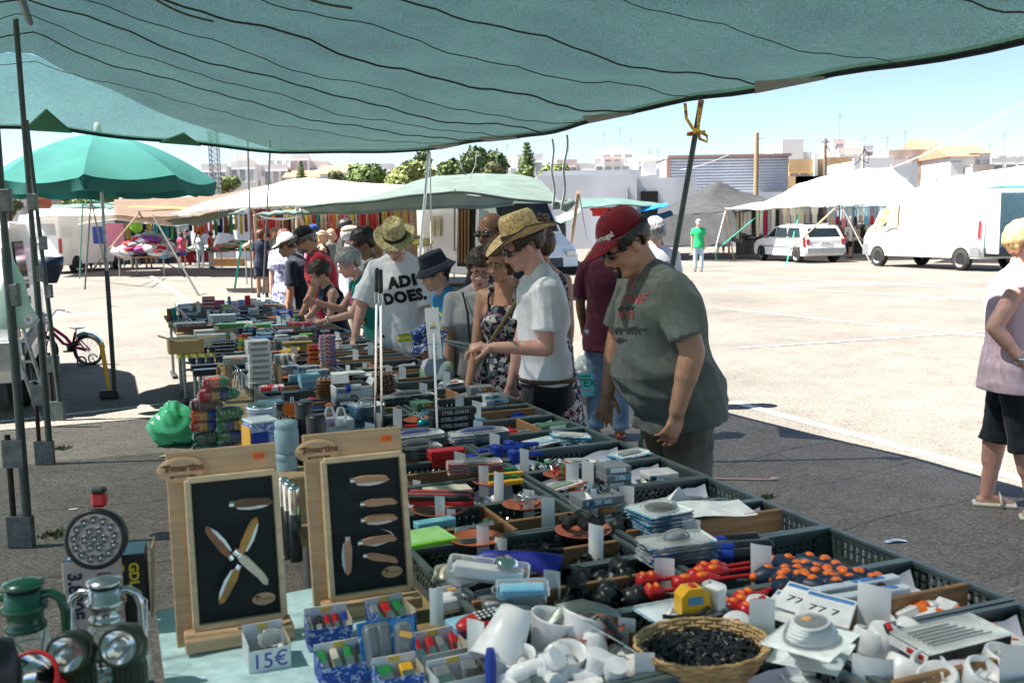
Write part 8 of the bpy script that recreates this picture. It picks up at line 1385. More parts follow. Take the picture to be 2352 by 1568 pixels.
# ---- vehicles
whitev=mat('van_white',(.8,.8,.8),.3,var=.03,vs=2,coat=.3);trimg=mat('bumper_grey',(.16,.17,.18),.6);redlight=mat('tail_light',(.4,.01,.01),.15,coat=.5);platem=mat('plate',(.7,.7,.7),.5,var=.02);hub=mat('wheel_rim',(.5,.51,.52),.35,.6)
def vehicle(name,label,cat,pos,head,prof,W,wheels,wr,body=whitev,tum=.1,zb=1.0):
 t=thing(name,label,cat,(pos[0],pos[1],0),head);cx=sum(p[0]for p in prof)/len(prof);cz=sum(p[1]for p in prof)/len(prof);tf=lambda z:1-tum*max(0,z-zb);t['w']=W;b=MB();n=len(prof);vs=[]
 for y,k in((-1,.975),(-.94,1),(.94,1),(1,.975)):vs+=[(cx+(x-cx)*k,y*W/2*tf(z),cz+(z-cz)*k)for(x,z)in prof]
 b.add(vs,[(r*n+i,r*n+(i+1)%n,(r+1)*n+(i+1)%n,(r+1)*n+i)for r in range(3)for i in range(n)]+[list(range(n))[::-1],[3*n+i for i in range(n)]]);b.build('body',body,t)
 def side(nm,poly,m,s,th=.008,par=t,off=0):
  b=MB();q=[(x,s*(W/2*tf(z)+.003+off),z)for(x,z)in poly];q2=[(x,y+s*th,z)for(x,y,z)in q];k=len(q);f=[list(range(k,2*k))]+[(i,(i+1)%k,k+(i+1)%k,k+i)for i in range(k)];b.add(q+q2,f if s>0 else[list(g)[::-1]for g in f]);return b.build(nm,m,par)
 def plate(nm,a,c,hw,m,th=.008,par=t):
  """panel across the vehicle between two profile points"""
  d=Vector((c[0]-a[0],0,c[1]-a[1])).normalized();nn=Vector((d.z,0,-d.x));nn=nn if nn.x*(a[0]-cx)>0 else-nn;b=MB();q=[Vector((a[0],-hw[0],a[1])),Vector((a[0],hw[0],a[1])),Vector((c[0],hw[1],c[1])),Vector((c[0],-hw[1],c[1]))];b.add([p+nn*.004 for p in q]+[p+nn*(.004+th)for p in q],[(4,5,6,7),(7,6,5,4),(0,1,5,4),(1,2,6,5),(2,3,7,6),(3,0,4,7)]);return b.build(nm,m,par)
 for x in wheels:
  for s in(-1,1):
   side('wheel_arch',[(x+(wr+.06)*math.cos(a),max(.22,wr+(wr+.06)*math.sin(a)))for a in np.linspace(-.35,pi+.35,14)],dark,s,.004);b=MB();R=RX(pi/2);b.lathe([(wr*.62,-.1),(wr*.95,-.1),(wr,-.07),(wr,.07),(wr*.95,.1),(wr*.62,.1)],24,R=R,c=(x,s*(W/2-.08),wr));w=b.build('wheel',rubber,t);b=MB();b.lathe([(0,.07),(wr*.2,.075),(wr*.25,.06),(wr*.55,.06),(wr*.63,.095)],20,R=R if s<0 else RX(-pi/2),c=(x,s*(W/2-.08),wr));b.build('rim',hub,w)
   b=MB()
   for k in range(6):a=k*pi/3;b.box((x+wr*.42*math.cos(a),s*(W/2-.015),wr+wr*.42*math.sin(a)),(wr*.13,.006,wr*.13))
   b.build('rim_holes',dark,w)
 return t,side,plate
F0,F1=at_z(2015,612),at_z(2205,622);dv=(F0-F1).normalized();hd=math.atan2(dv.y,dv.x);wb=(F0-F1).length;nrm=Vector((dv.y,-dv.x,0));c=(F0+F1)/2+nrm*.97
VP=[(-2.75,.45),(-2.8,.6),(-2.8,2.4),(-2.7,2.52),(.9,2.55),(1.35,2.48),(2.05,1.62),(2.6,1.3),(2.8,1.0),(2.82,.5),(2.7,.38),(-2.7,.38)]
t,side,plate=vehicle('cargo_van','large white high roofed van with yellow cloth over its cab window','van',c,hd,VP,1.95,(wb/2,-wb/2),.34,tum=.06)
for s in(-1,1):side('side_window',[(1.05,1.4),(1.95,1.4),(1.5,2.05),(1.05,2.1)],carglass,s);side('bumper_strip',[(-2.78,.45),(-2.35,.45),(-2.4,.75),(-2.78,.75)],trimg,s,.02);side('bumper_strip',[(2.45,.42),(2.78,.42),(2.78,.78),(2.5,.78)],trimg,s,.02);side('tail_light',[(-2.79,1.0),(-2.68,1.0),(-2.68,1.55),(-2.79,1.55)],redlight,s,.015);side('door_seam',[(.95,.5),(.965,.5),(.965,2.2),(.95,2.2)],trimg,s,.003)
plate('windscreen',(1.42,2.4),(2.03,1.66),(.75,.85),carglass);plate('cargo_opening',(-2.8,.7),(-2.8,2.38),(.85,.8),mat('interior_teal',(.36,.62,.68),.7),.006);b=MB();b.box((-3.15,.86,1.5),(.75,.05,1.9),RZ(-.25),ch=.02);d_=b.build('rear_door',whitev,t);b=MB();b.box((-3.2,.83+.07,1.05),(.5,.012,.11),RZ(-.25));b.build('number_plate',platem,d_);lettering('77-FJ-25',.1,ink_black,d_,frame((-3.2,.912,1.05),(-1,.25,0),(0,0,1)),.002);b=MB();b.box((-3.0,-.95,1.5),(.5,.05,1.9),RZ(.9),ch=.02);b.build('rear_door',whitev,t);plate('bumper',(-2.8,.45),(-2.8,.72),(.9,.9),trimg,.06)
def cab_cloth():
 b=MB();g_=lambda s,u:Vector((lerp(.95,2.3,s)-.35*u*s,.985-.03*u+.02*math.sin(7*s+3*u),lerp(1.32,2.2,u)-.28*s*u+.06*math.sin(9*s)*(1-u)-.1*s*(1-u)*1.0));b.grid(g_,16,12);o=b.build('cab_cloth',cells('cloth_gingham',[(.42,.33,.17),(.5,.45,.34),(.52,.48,.4),(.4,.3,.13)],14,rnd=.2),None,c,hd);a=coords(o.data);tag(o,'yellow checked cloth tied over the big van\'s cab window','cloth')
cab_cloth()
F0,F1=at_z(1748,598),at_z(1828,603.5);dv=(F0-F1).normalized();hd=math.atan2(dv.y,dv.x);wb=(F0-F1).length;nrm=Vector((dv.y,-dv.x,0));c2=(F0+F1)/2+nrm*.84
EP=[(-2.2,.3),(-2.28,.45),(-2.28,.68),(-2.2,.95),(-1.9,1.36),(-1.6,1.44),(.1,1.46),(.45,1.41),(1.15,1.0),(1.95,.86),(2.22,.68),(2.25,.42),(2.15,.26),(-2.1,.26)]
t,side,plate=vehicle('estate_car','white estate car seen from behind, number 67-83-IQ, near the grey tent','car',c2,hd,EP,1.68,(wb/2,-wb/2),.3,tum=.22,zb=.92)
for s in(-1,1):
 for q in([(.3,1.0),(1.0,1.0),(.42,1.36),(.3,1.38)],[(-.62,1.0),(.22,1.0),(.22,1.38),(-.62,1.38)],[(-1.75,1.02),(-.72,1.0),(-.72,1.38),(-1.6,1.36)]):side('side_window',q,carglass,s)
 side('tail_light',[(-2.26,.62),(-2.05,.62),(-2.0,1.0),(-2.16,1.0)],redlight,s,.012);side('trim_strip',[(-1.9,.6),(1.6,.6),(1.6,.64),(-1.9,.64)],trimg,s,.01)
plate('rear_window',(-2.17,1.0),(-1.93,1.33),(.68,.6),carglass);plate('windscreen',(.5,1.38),(1.1,1.04),(.6,.7),carglass);p_=plate('number_plate',(-2.29,.7),(-2.25,.81),(.26,.26),platem,.01);lettering('67-83-IQ',.1,ink_black,p_,frame((-2.305,0,.755),(0,-1,0),(.3,0,1)),.002);plate('tail_light',(-2.28,.64),(-2.22,.9),(.83,.82),whitev,.003)
for s in(-1,1):b=MB();b.box((-2.24,s*.74,.78),(.07,.14,.3),ch=.02);b.build('rear_lamp',redlight,t);b=MB();b.tube([(-1.5,s*.55,1.5),(.1,s*.55,1.51)],.02,6);b.build('roof_rail',trimg,t);b=MB();b.box((.95,s*.9,1.0),(.1,.16,.1),ch=.02);b.build('mirror',trimg,t)
plate('bumper',(-2.28,.36),(-2.28,.58),(.82,.82),mat('bumper_white',(.72,.72,.72),.4),.06)
b=MB();b.tube([tuple(at_d(1931,472,37)-at_d(1812,577,38.5)),(0,0,0)],.045,8)
PP=[(-2.6,.5),(-2.65,.7),(-2.6,2.2),(-2.5,2.42),(1.6,2.45),(1.9,2.3),(2.5,1.4),(3.0,1.1),(3.05,.5),(2.9,.35),(-2.5,.35)]
t,side,plate=vehicle('panel_van','white panel van parked with its closed rear doors towards us','van',(-18.9,43.6),rad(84),PP,1.98,(1.9,-1.6),.34,tum=.07)
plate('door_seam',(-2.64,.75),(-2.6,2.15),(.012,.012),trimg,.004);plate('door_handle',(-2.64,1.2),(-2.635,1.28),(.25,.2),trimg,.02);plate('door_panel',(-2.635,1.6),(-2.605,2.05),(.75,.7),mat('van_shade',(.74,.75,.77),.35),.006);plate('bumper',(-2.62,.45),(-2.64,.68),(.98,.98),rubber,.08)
for s in(-1,1):b=MB();b.box((-2.62,s*.9,1.15),(.1,.13,.6),ch=.02);b.build('tail_light',redlight,t)
t,side,plate=vehicle('small_van','white van at the left edge with red tail lamps, behind the poles','van',uv(-1.66,12.25),rad(111.9),[(-2.05,.45),(-2.12,.6),(-2.05,1.1),(-1.75,1.75),(-1.5,1.82),(.6,1.82),(1.0,1.72),(1.6,1.1),(2.05,.95),(2.1,.5),(2.0,.32),(-1.95,.32)],1.75,(1.35,-1.3),.31,tum=.08)
for s in(-1,1):side('tail_light',[(-2.07,.75),(-1.95,.75),(-1.85,1.15),(-2.0,1.15)],redlight,s,.012);side('side_window',[(-1.55,1.12),(-.3,1.12),(-.3,1.62),(-1.5,1.62)],carglass,s);side('black_trim',[(-1.8,.55),(1.9,.55),(1.9,.68),(-1.8,.68)],trimg,s,.012);side('door_handle',[(-.9,.98),(-.7,.98),(-.7,1.05),(-.9,1.05)],trimg,s,.03);b=MB();b.box((-2.03,s*.74,.98),(.12,.16,.34),ch=.03);b.build('rear_lamp',redlight,t)
plate('rear_window',(-2.02,1.18),(-1.8,1.64),(.66,.58),carglass);plate('bumper',(-2.1,.46),(-2.11,.72),(.86,.86),mat('bumper_white',(.72,.72,.72),.4),.07)
q0,q1=at_z(1302,660),at_z(945,648);dv=(q0-q1);hd=math.atan2(dv.y,dv.x)+.12;c3=q0.lerp(q1,.36)+Vector((0,1.35,0));c3=Vector((-.42,27.3,0))
t,side,plate=vehicle('light_van','white van with its sliding door open under the grey green awning','van',c3,rad(-62),[(-2.7,.45),(-2.75,.7),(-2.7,2.3),(-2.6,2.42),(1.1,2.42),(1.5,2.3),(2.0,1.45),(2.55,1.15),(2.75,.9),(2.78,.5),(2.65,.38),(-2.6,.38)],1.95,(1.85,-1.6),.34,tum=.06)
for s in(-1,1):side('side_window',[(.95,1.3),(1.95,1.3),(1.45,2.05),(.95,2.1)],carglass,s);side('bumper_strip',[(2.3,.42),(2.74,.42),(2.74,.75),(2.35,.75)],trimg,s,.03)
side('door_opening',[(-.35,.6),(.75,.6),(.75,2.15),(-.35,2.15)],dark,-1,.004);plate('windscreen',(1.55,2.22),(1.98,1.5),(.76,.84),carglass);plate('grille',(2.76,.62),(2.74,.85),(.5,.5),trimg,.01)
for s in(-1,1):b=MB();b.box((2.66,s*.74,.95),(.22,.34,.2),ch=.04);b.build('headlight',mat('headlight',(.6,.62,.62),.1,.3),t);b=MB();b.box((1.7,s*1.12,1.5),(.1,.22,.42),ch=.04);b.build('mirror',P_black,t)
plate('bumper',(2.78,.42),(2.77,.62),(.95,.95),rubber,.08)
for k,x in enumerate((-1.9,-1.5)):b=MB();b.box((x,-1.0,1.7),(.28,.01,.55));p_=b.build('price_list',mat('poster_cream',(.6,.55,.4),.8),t);lettering('\n'.join(['mmm mm','mm mmm','mmmmm','mm mm','mmmm']),.06,ink_brown,p_,frame((x,-1.007,1.7),(1,0,0),(0,0,1)))
for k in range(4):b=MB();b.tube([(-.2+.2*k,-.99,.7),(-.12+.2*k,-.985,2.1)],.035,6);b.build('stored_pole',wood,t)
# ---- stalls beyond
white_aw=cloth_sheet('awning_white',(.62,.6,.56),(.13,.12,.105));beige_aw=cloth_sheet('awning_beige',(.15,.11,.085),(.08,.056,.043));green_aw=cloth_sheet('awning_grey_green',(.115,.15,.138),(.05,.066,.058));grey_aw=cloth_sheet('tarp_grey',(.06,.062,.065),(.012,.012,.012));blue_aw=cloth_sheet('tarp_blue',(.03,.25,.6),(.03,.15,.4));teal_edge=plastic('edge_teal',(.05,.5,.55))
def awning(label,rows,m,sag=.0,nu=24,nv=10,hem=None,group=None,wr=.02):
 R=[[at_d(*p)for p in r]for r in rows];t=thing('awning',label,'awning',tuple(R[0][0]),0,group);o0=R[0][0]
 def line(pts,s):x=s*(len(pts)-1);i=min(int(x),len(pts)-2);return pts[i].lerp(pts[i+1],x-i)
 def fn(s,u):x=u*(len(R)-1);i=min(int(x),len(R)-2);p=line(R[i],s).lerp(line(R[i+1],s),x-i);return p-o0-Vector((0,0,sag*math.sin(pi*s)*math.sin(pi*min(1,u))-wr*math.sin(17*s+5*u)*math.sin(3*u+6*s)))
 b=MB();b.grid(fn,nu,nv);b.build('sheet',m,t);b=MB();b.tube([fn(k/24,0)for k in range(25)],.03,6);b.build('hem',hem or m,t);return t
awning('big white awning rising to a ridge behind the shoppers',[[(395,492,27),(560,474,26),(720,470,25),(860,461,24),(1000,452,23.5)],[(480,462,30),(620,438,29.5),(760,430,29),(900,433,28),(1010,436,27.5)],[(560,440,33),(650,416,33),(705,408,33),(830,419,33),(1000,432,33)]],white_aw)
awning('small white flap at the low left tip of the white awning',[[(398,491,27.5),(430,497,27.5),(470,490,27.5)],[(398,489,29),(440,480,29),(480,478,29)]],white_aw)
t=awning('beige awning with a yellow stripe behind the parasol pole',[[(262,494,38),(330,499,37),(420,497,36),(500,486,35)],[(262,480,41),(340,478,40),(440,472,39),(540,458,38)],[(262,458,46),(380,456,45),(500,447,44),(620,424,42)]],beige_aw)
b=MB();Q=[at_d(*p)-at_d(262,494,38)for p in((285,474,39.5),(360,477,38.6),(430,480,37.8),(430,476,38),(350,473,39))];b.add(Q,[(0,1,2,3,4)]);b.build('yellow_stripe',solid((.4,.33,.06)),t)
awning('white awning over the left panel van',[[(45,503,38),(110,496,38),(190,496,38),(268,494,38)],[(85,480,43),(130,479,43),(200,480,43),(268,480,43)]],white_aw);awning('grey green strip of awning above the left van',[[(115,480,44),(200,476,44),(270,478,44)],[(120,470,47),(200,468,47),(275,464,47)]],green_aw)
awning('low white scalloped awning edge over the dark stall',[[(180,516,38),(260,503,38),(340,512,38),(420,520,38)],[(180,494,40),(260,492,40),(340,494,40),(420,497,40)]],white_aw);awning('grey green awning corner sloping up to the right over the cloth stall',[[(405,521,36),(470,512,36),(530,492,36),(560,484,36)],[(380,505,38),(450,495,38),(530,482,38),(570,477,38)]],green_aw)
awning('long grey green awning draped over the light van',[[(690,477,20.5),(800,466,20.5),(930,452,20.5),(1045,441,21),(1170,455,22),(1290,468,23)],[(790,462,24),(880,440,24),(960,424,24),(1050,418,24.5),(1150,420,25),(1265,440,25.5)],[(880,446,28),(950,415,28),(1010,404,28),(1100,398,28),(1180,399,28),(1240,412,28)]],green_aw,.1,hem=mat('hem_dark',(.05,.07,.07),.8))
awning('hanging valance of the grey green awning',[[(692,491,20.9),(800,489,20.9),(900,482,20.9),(1000,478,21.1),(1100,476,21.5),(1180,470,22)],[(691,478,20.6),(800,467,20.6),(930,453,20.6),(1045,442,21.1),(1110,450,21.6),(1180,457,22.1)]],green_aw);awning('narrow grey green awning strip with a curved white rope',[[(590,494,20),(640,491,20),(692,488,20)],[(600,487,22),(650,483,22),(695,477,22)]],green_aw)
b=MB();Q=[at_d(*p)for p in((1300,458,23.2),(1312,466,23.2),(1300,475,23),(1285,470,23),(1265,478,23))];b.tube(Q,[.05,.1,.12,.1,.04],8);tag(b.build('folded_tarp',green_aw),'bundled dark tarp at the right end of the grey green awning','tarp')
awning('dark green awning in the middle distance with hanging clothes',[[(1330,478,40),(1420,470,40),(1500,474,46.8)],[(1330,455,46),(1425,455,53.8),(1520,468,53.8)]],cloth_sheet('awning_dark_green',(.1,.16,.15),(.03,.06,.05)));awning('bright blue tarp beside the red cap',[[(1455,488,44.5),(1500,480,44.5),(1535,472,44.5)],[(1460,484,46.8),(1500,472,46.8),(1530,466,46.8)]],blue_aw);awning('pale green sheet hanging left of the wooden props',[[(1270,520,28),(1310,505,28),(1330,488,28)],[(1270,500,28.5),(1310,486,28.5),(1335,478,28.5)]],cloth_sheet('sheet_mint',(.3,.5,.42),(.1,.2,.16)))
awning('dark grey tarp tent with a pointed top',[[(1440,512,46.8),(1530,500,44.5),(1610,490,43.3),(1690,487,42.1),(1790,470,44.5)],[(1500,484,49.1),(1570,462,48),(1625,450,46.8),(1700,462,46.8),(1790,464,48)],[(1560,465,53.8),(1610,434,52.6),(1652,416,51.5),(1700,437,52.6),(1775,462,53.8)]],grey_aw,wr=.05);awning('sagging grey tarp skirt hanging to the ground',[[(1440,560,46.1),(1530,558,43.8),(1610,568,42.6),(1665,560,41.7),(1690,535,41.7)],[(1440,512,46.6),(1530,500,44.2),(1610,490,43.1),(1665,487,42.1),(1692,486,42.1)]],grey_aw,wr=.12)
awning('long white awning over the hanging trousers',[[(1668,480,41.5),(1760,479,40.9),(1850,474,40.4),(1920,470,39.8)],[(1740,466,45.6),(1800,455,45),(1870,450,44.5),(1930,440,43.9)],[(1760,463,51.5),(1830,425,50.3),(1890,405,49.1),(1935,391,48)]],white_aw,wr=.04);awning('large white awning peaked over the handbag stall',[[(1920,470,39.8),(1985,467,39.8),(2050,461,39.8),(2110,452,39.8)],[(1928,430,43.9),(1990,425,43.9),(2050,424,43.9),(2105,436,43.9)],[(1935,391,48),(1990,388,48),(2050,386,48),(2103,434,48)]],white_aw,wr=.03)
awning('huge white awning behind the large van with turquoise edge',[[(2060,462,37),(2180,440,36),(2290,430,35),(2420,424,34)],[(2100,434,42),(2170,408,42),(2280,390,42),(2420,372,42)]],white_aw,hem=teal_edge)
GC={'red':(.5,.03,.03),'orange':(.6,.2,.03),'yellow':(.6,.5,.08),'pink':(.6,.2,.25),'navy':(.02,.03,.08),'black':(.015,.015,.018),'green':(.05,.25,.1),'cream':(.55,.5,.4),'teal':(.03,.25,.28),'brown':(.2,.1,.05),'white':(.6,.6,.58),'grey':(.3,.31,.33),'tan':(.45,.33,.2),'purple':(.2,.06,.25),'sky blue':(.15,.4,.6),'maroon':(.25,.02,.06)}
def rail_of(a,b_,n,cols,hpx,kind,where_,gap=1.0,rail=True):
 p,q=at_d(*a),at_d(*b_);h0=hpx*p.y/FPX;w=(q-p).length/n
 if rail:b=MB();b.tube([p,q],.018,6);tag(b.build('clothes_rail',zinc),f'rail holding the {kind}s {where_}','rail')
 for i in range(n):
  cn=cols[i%len(cols)]if n<=len(cols)else random.choice(cols);c=p.lerp(q,(i+.5)/n);h=h0*random.uniform(.75,1.1);b=MB();ww=w*gap*random.uniform(.8,1.15);ph=random.random()*6;m=fab('g_'+cn.replace(' ','_'),GC[cn],.12)
  if kind in('dress','shirt','scarf'):
   tp={'dress':lambda u:.55+.5*u-.25*math.exp(-((u-.35)/.12)**2),'shirt':lambda u:.95 if u<.35 else.7,'scarf':lambda u:.6+.1*math.sin(3*u)}[kind];b.grid(lambda s,u:Vector(((s-.5)*ww*tp(u),.04*math.sin(9*s+ph+2*u)*(.3+u)+.02,-u*h)),10,8);b.grid(lambda s,u:Vector(((.5-s)*ww*tp(u),.04*math.sin(9*(1-s)+ph+2*u)*(.3+u)+.055,-u*h)),10,8)
  elif kind=='trouser':
   for sg in(-1,1):b.tube([(sg*ww*.13,0,0),(sg*ww*.16,.02*math.sin(ph),-h*.5),(sg*ww*(.18+.06*math.sin(ph)),.04*math.sin(ph),-h)],[ww*.22,ww*.2,ww*.2],8,flat=.35)
  else:
   b.box((0,0,-h*.72),(ww*.8,.12,h*.5),ch=.04);b.tube([(-ww*.25,0,-h*.5),(-ww*.2,0,-h*.1),(0,0,0),(ww*.2,0,-h*.1),(ww*.25,0,-h*.5)],.018,5)
  o=b.build({'trouser':'hanging_trousers','bag':'handbag'}.get(kind,'hanging_'+kind),m,None,c,random.uniform(-.3,.3));tag(o,f'{cn} {"handbag" if kind == "bag" else kind+"s" if kind == "trouser" else kind}, {ordw(i)} from the left {where_}','handbag' if kind=='bag' else 'clothes',f'{kind}s {where_}')
warm=['red','orange','pink','black','brown','cream','teal','yellow','purple','navy','red','tan']
rail_of((585,505,31),(690,498,31),14,warm,60,'dress','on the far left rail under the white awning');rail_of((690,487,30),(830,478,30),16,['red','cream','pink','tan','yellow','orange','cream','red','grey','pink','maroon','teal'],48,'shirt','on the middle rail under the white awning');rail_of((700,515,31),(830,508,31),18,['tan','red','pink','cream','black','brown','sky blue','maroon'],50,'dress','on the low middle rail under the white awning');rail_of((825,484,27),(940,480,27),16,['red','pink','green','yellow','navy','red','tan','black'],52,'scarf','by the light van')
rail_of((620,480,26.5),(690,476,26.2),5,['orange','navy','cream','yellow','navy'],20,'shirt','just below the white awning edge',1.1);rail_of((430,497,43),(570,492,43),12,['green','yellow','black','orange','brown','teal','pink','navy'],42,'scarf','in the cloth stall right of the parasol');rail_of((445,505,43.5),(545,500,43.5),6,['maroon','brown','tan','navy','brown','grey'],34,'bag','in the cloth stall right of the parasol');rail_of((260,512,46),(400,515,46),11,['teal','yellow','green','black','grey','black','brown','yellow','black'],36,'scarf','in the dark stall')
rail_of((1690,484,43.3),(1800,480,42.7),12,['cream','cream','white','white','black','cream','white','maroon','grey','white','black','grey'],62,'trouser','on the rail right of the grey tent',1.25);rail_of((1800,479,42.4),(1880,475,41.9),5,['cream','white','cream','grey','white'],44,'shirt','behind the estate car',1.2);rail_of((1905,480,42.1),(2050,474,42.1),11,['tan','maroon','pink','white','black','tan','sky blue','red','brown','cream','black'],42,'bag','on the handbag stall',.9);rail_of((1930,510,44.5),(2050,504,44.5),10,['brown','cream','pink','tan','black','cream','maroon','teal','black','cream'],36,'bag','low on the handbag stall',.9);rail_of((1370,478,41),(1440,474,48),9,['red','green','pink','grey','red','teal','white'],18,'shirt','under the dark green awning')
def backdrop(a,b_,ytop,label,m,name='stall_backdrop'):
 p,q=at_d(*a),at_d(*b_);b=MB();z=at_d(a[0],ytop,a[2]).z;b.grid(lambda s,u:Vector((lerp(p.x,q.x,s),lerp(p.y,q.y,s)+.08*math.sin(22*s)+.05*math.sin(37*s+4*u),lerp(.05,z,u))),30,6);tag(b.build(name,m),label,'backdrop')
backdrop((200,600,50),(410,600,50),500,'dark cloth back wall of the dark stall',fab('back_dark',(.025,.03,.03),.4));backdrop((415,590,52),(590,590,52),490,'white back wall of the cloth stall',fab('back_white',(.5,.52,.55)));backdrop((580,590,33),(850,590,32),480,'dark reddish back of the clothes stall',fab('back_red',(.1,.03,.03),.5));backdrop((850,600,33),(960,600,33),470,'tan back wall beside the light van',fab('back_tan',(.3,.22,.14)));backdrop((1690,575,53.8),(1900,575,53.8),480,'dark back of the trouser stall',fab('back_dark2',(.05,.045,.04),.4));backdrop((1900,570,55),(2080,570,55),474,'blue grey back of the handbag stall',fab('back_blue',(.3,.42,.46)))
def goods_table(px0,px1,pyt,d,label,cols,hh=.25,n=36,dep=1.6,clothm=None,stuff_label='',sz=.2):
 p,q=at_d(px0,pyt,d),at_d(px1,pyt,d);z=max(.55,p.z);w=q.x-p.x;t=thing('market_table',label,'table',((p.x+q.x)/2,d+dep/2,0));b=MB();b.box((0,0,z-.03),(w,dep,.05));b.build('tabletop',clothm or wood,t)
 for sx in np.linspace(-.48,.48,max(2,int(w/1.2)+1)):
  for sy in(-1,1):b=MB();b.tube([(sx*w,sy*dep*.45,0),(sx*w,sy*dep*.45,z-.05)],.025,6);b.build('leg',zinc,t)
 if clothm:b=MB();b.grid(lambda s,u:Vector(((s-.5)*w,-dep/2-.02-.03*math.sin(25*s),lerp(.15,z-.01,u))),30,3);b.build('table_cloth',clothm,t)
 b=MB();ms=[fab('g_'+c.replace(' ','_'),GC[c],.12)for c in cols]
 for i in range(n):
  x=random.uniform(-.47,.47);y=random.uniform(-.45,.4);k=max(.0,1-(2*x)**2)*max(.2,1-(1.7*y)**2);r=sz*random.uniform(.6,1.3);f1,f2=random.uniform(3,7),random.random()*6;b.ell((x*w,y*dep,z+hh*k*random.uniform(.3,1)),(r*1.3,r,r*.42),Euler((random.uniform(-.4,.4),random.uniform(-.4,.4),random.random()*6)).to_matrix(),12,8,i%len(ms),fn=lambda dd:1+.22*math.sin(f1*dd.x*2+f2)*math.cos(f1*dd.y*1.7)+.12*math.sin(9*dd.z+6*dd.x+f2))
 tag(b.build('goods_heap',ms,None,((p.x+q.x)/2,d+dep/2,0)),stuff_label,'goods',None,'stuff')
goods_table(268,375,590,37.5,'table under the bright heap of clothes in the sun',['white','white','red','orange','purple','sky blue','white','pink','grey','maroon','white'],.85,80,1.9,None,'bright heap of mostly white clothes in the sun by the parasol pole',.27);goods_table(475,600,575,42,'fabric table behind the woman in the red top',['cream','green','pink','tan','yellow','grey','teal'],.3,60,2,None,'folded fabrics piled on the table behind the red top',.22);goods_table(410,480,578,48,'red draped table behind the parasol',['grey','green','white'],.2,24,1.4,fab('drape_red',(.16,.015,.02)),'small goods on the red draped table')
goods_table(560,640,565,31,'table of small goods below the red clothes',['tan','cream','grey','black'],.2,30,1.4,None,'small goods below the red clothes',.16);goods_table(160,260,585,46,'table in the dark stall left of the heap',['brown','yellow','grey','teal'],.2,30,1.4,None,'mixed goods on the dark stall table');goods_table(1690,1800,552,45,'dark table under the hanging trousers',['navy','teal','maroon','grey','tan'],.25,40,1.6,fab('drape_grey',(.12,.12,.12)),'folded clothes under the hanging trousers');goods_table(1935,1995,556,44,'table of handbags on the right',['cream','purple','black','white','tan'],.3,24,1.5,fab('drape_black',(.02,.02,.02)),'bags heaped on the right hand table',.2);goods_table(880,985,560,23,'yellow box display below the light van',['yellow','yellow','brown','tan'],.15,24,1.0,None,'yellow packets beside the light van',.12)
for i,(x,y,m,lab)in enumerate([(229,540,P_blue,'blue rectangular banner hanging in the dark stall'),(264,540,mat('banner_pink',(.7,.25,.4),.6),'pink tall banner by the parasol pole')]):p=at_d(x,y,41);b=MB();b.box((0,0,0),(.55 if i==0 else.75,.02,.7 if i==0 else.95));b.box((0,-.012,-.1),(.3,.004,.3));tag(b.build('banner',m,None,p),lab,'banner')
p=at_d(313,520,44);b=MB();b.ell((0,0,0),(.26,.26,.3));tag(b.build('balloon',P_lime,None,p),'yellow green balloon hanging in the dark stall','balloon')
def prop(a,b_,d0,d1,r,m,label,name='stall_pole',cat='pole',group='poles of the stalls beyond'):
 p,q=at_d(a[0],a[1],d0),at_z(*b_,0)if d1 is None else at_d(b_[0],b_[1],d1);b=MB();b.tube([(0,0,0),(p-q)*.5,p-q],r,7);tag(b.build(name,m,None,q),label,cat,group)
tanp=mat('pole_tan',(.42,.3,.2),.8,var=.2);gp=mat('pole_gunmetal',(.13,.14,.14),.5,.5);tealp=mat('pole_teal',(.03,.22,.18),.5)
for a,b_,d0,r,m,lab in[((319,490),(207,625),33,.03,tanp,'tan pole leaning left from the crossed pair'),((352,496),(302,569),36,.03,tanp,'tan pole leaning left behind the heap of clothes'),((352,496),(457,679),27,.028,gp,'dark pole slanting down to the sunlit asphalt'),((320,487),(343,569),36,.03,gp,'grey pole of the crossed pair'),((413,526),(437,597),38,.03,tanp,'left pole of the V shaped prop'),((455,524),(436,597),38,.03,tanp,'right pole of the V shaped prop'),((209,456),(195,665),29,.026,gp,'tall grey pole left of the parasol pole'),((190,470),(183,640),31,.026,tealp,'teal pole beside the white panel van'),((209,456),(250,652),30,.024,gp,'thin slanting pole left of the parasol'),((232,460),(251,650),30,.022,tealp,'thin teal pole close to the parasol pole'),((555,557),(539,663),29,.03,rope_green,'green rope wound stay leaning in the sun'),((569,322),(579,673),24.5,.022,gp,'tall thin mast, left of the pair'),((621,322),(604,684),24,.022,gp,'tall thin mast, right of the pair'),((580,481),(632,574),25,.035,tanp,'tan wooden prop slanting to the right'),((585,493),(597,665),25.5,.04,tanp,'tan wooden prop standing by the masts'),((681,476),(681,640),20.5,.025,rope_white,'white post at the corner of the grey green awning'),((684,478),(730,620),20.5,.04,tanp,'tan wooden prop at the awning corner'),((1666,478),(1686,599),41,.035,tanp,'tan wooden prop in front of the grey tent'),((1928,470),(1928,595),40,.03,gp,'upright pole at the handbag stall corner'),((1932,472),(2001,606),40,.028,gp,'pole slanting right in front of the handbag stall'),((1961,473),(1958,597),41,.03,gp,'thin upright pole among the handbags'),((1329,441),(1303,620),24,.05,tanp,'bamboo prop leaning beside the light van'),((1330,446),(1350,560),25,.02,gp,'thin stay behind the bamboo prop'),((1045,436),(1043,640),20.8,.022,zinc,'thin bright post under the grey green awning'),((245,663),(248,701),22.6,.02,mat('stake_rust',(.05,.035,.03)),'short rusty stake in the sunlit asphalt')]:prop(a,b_,d0,None,r,m,lab)
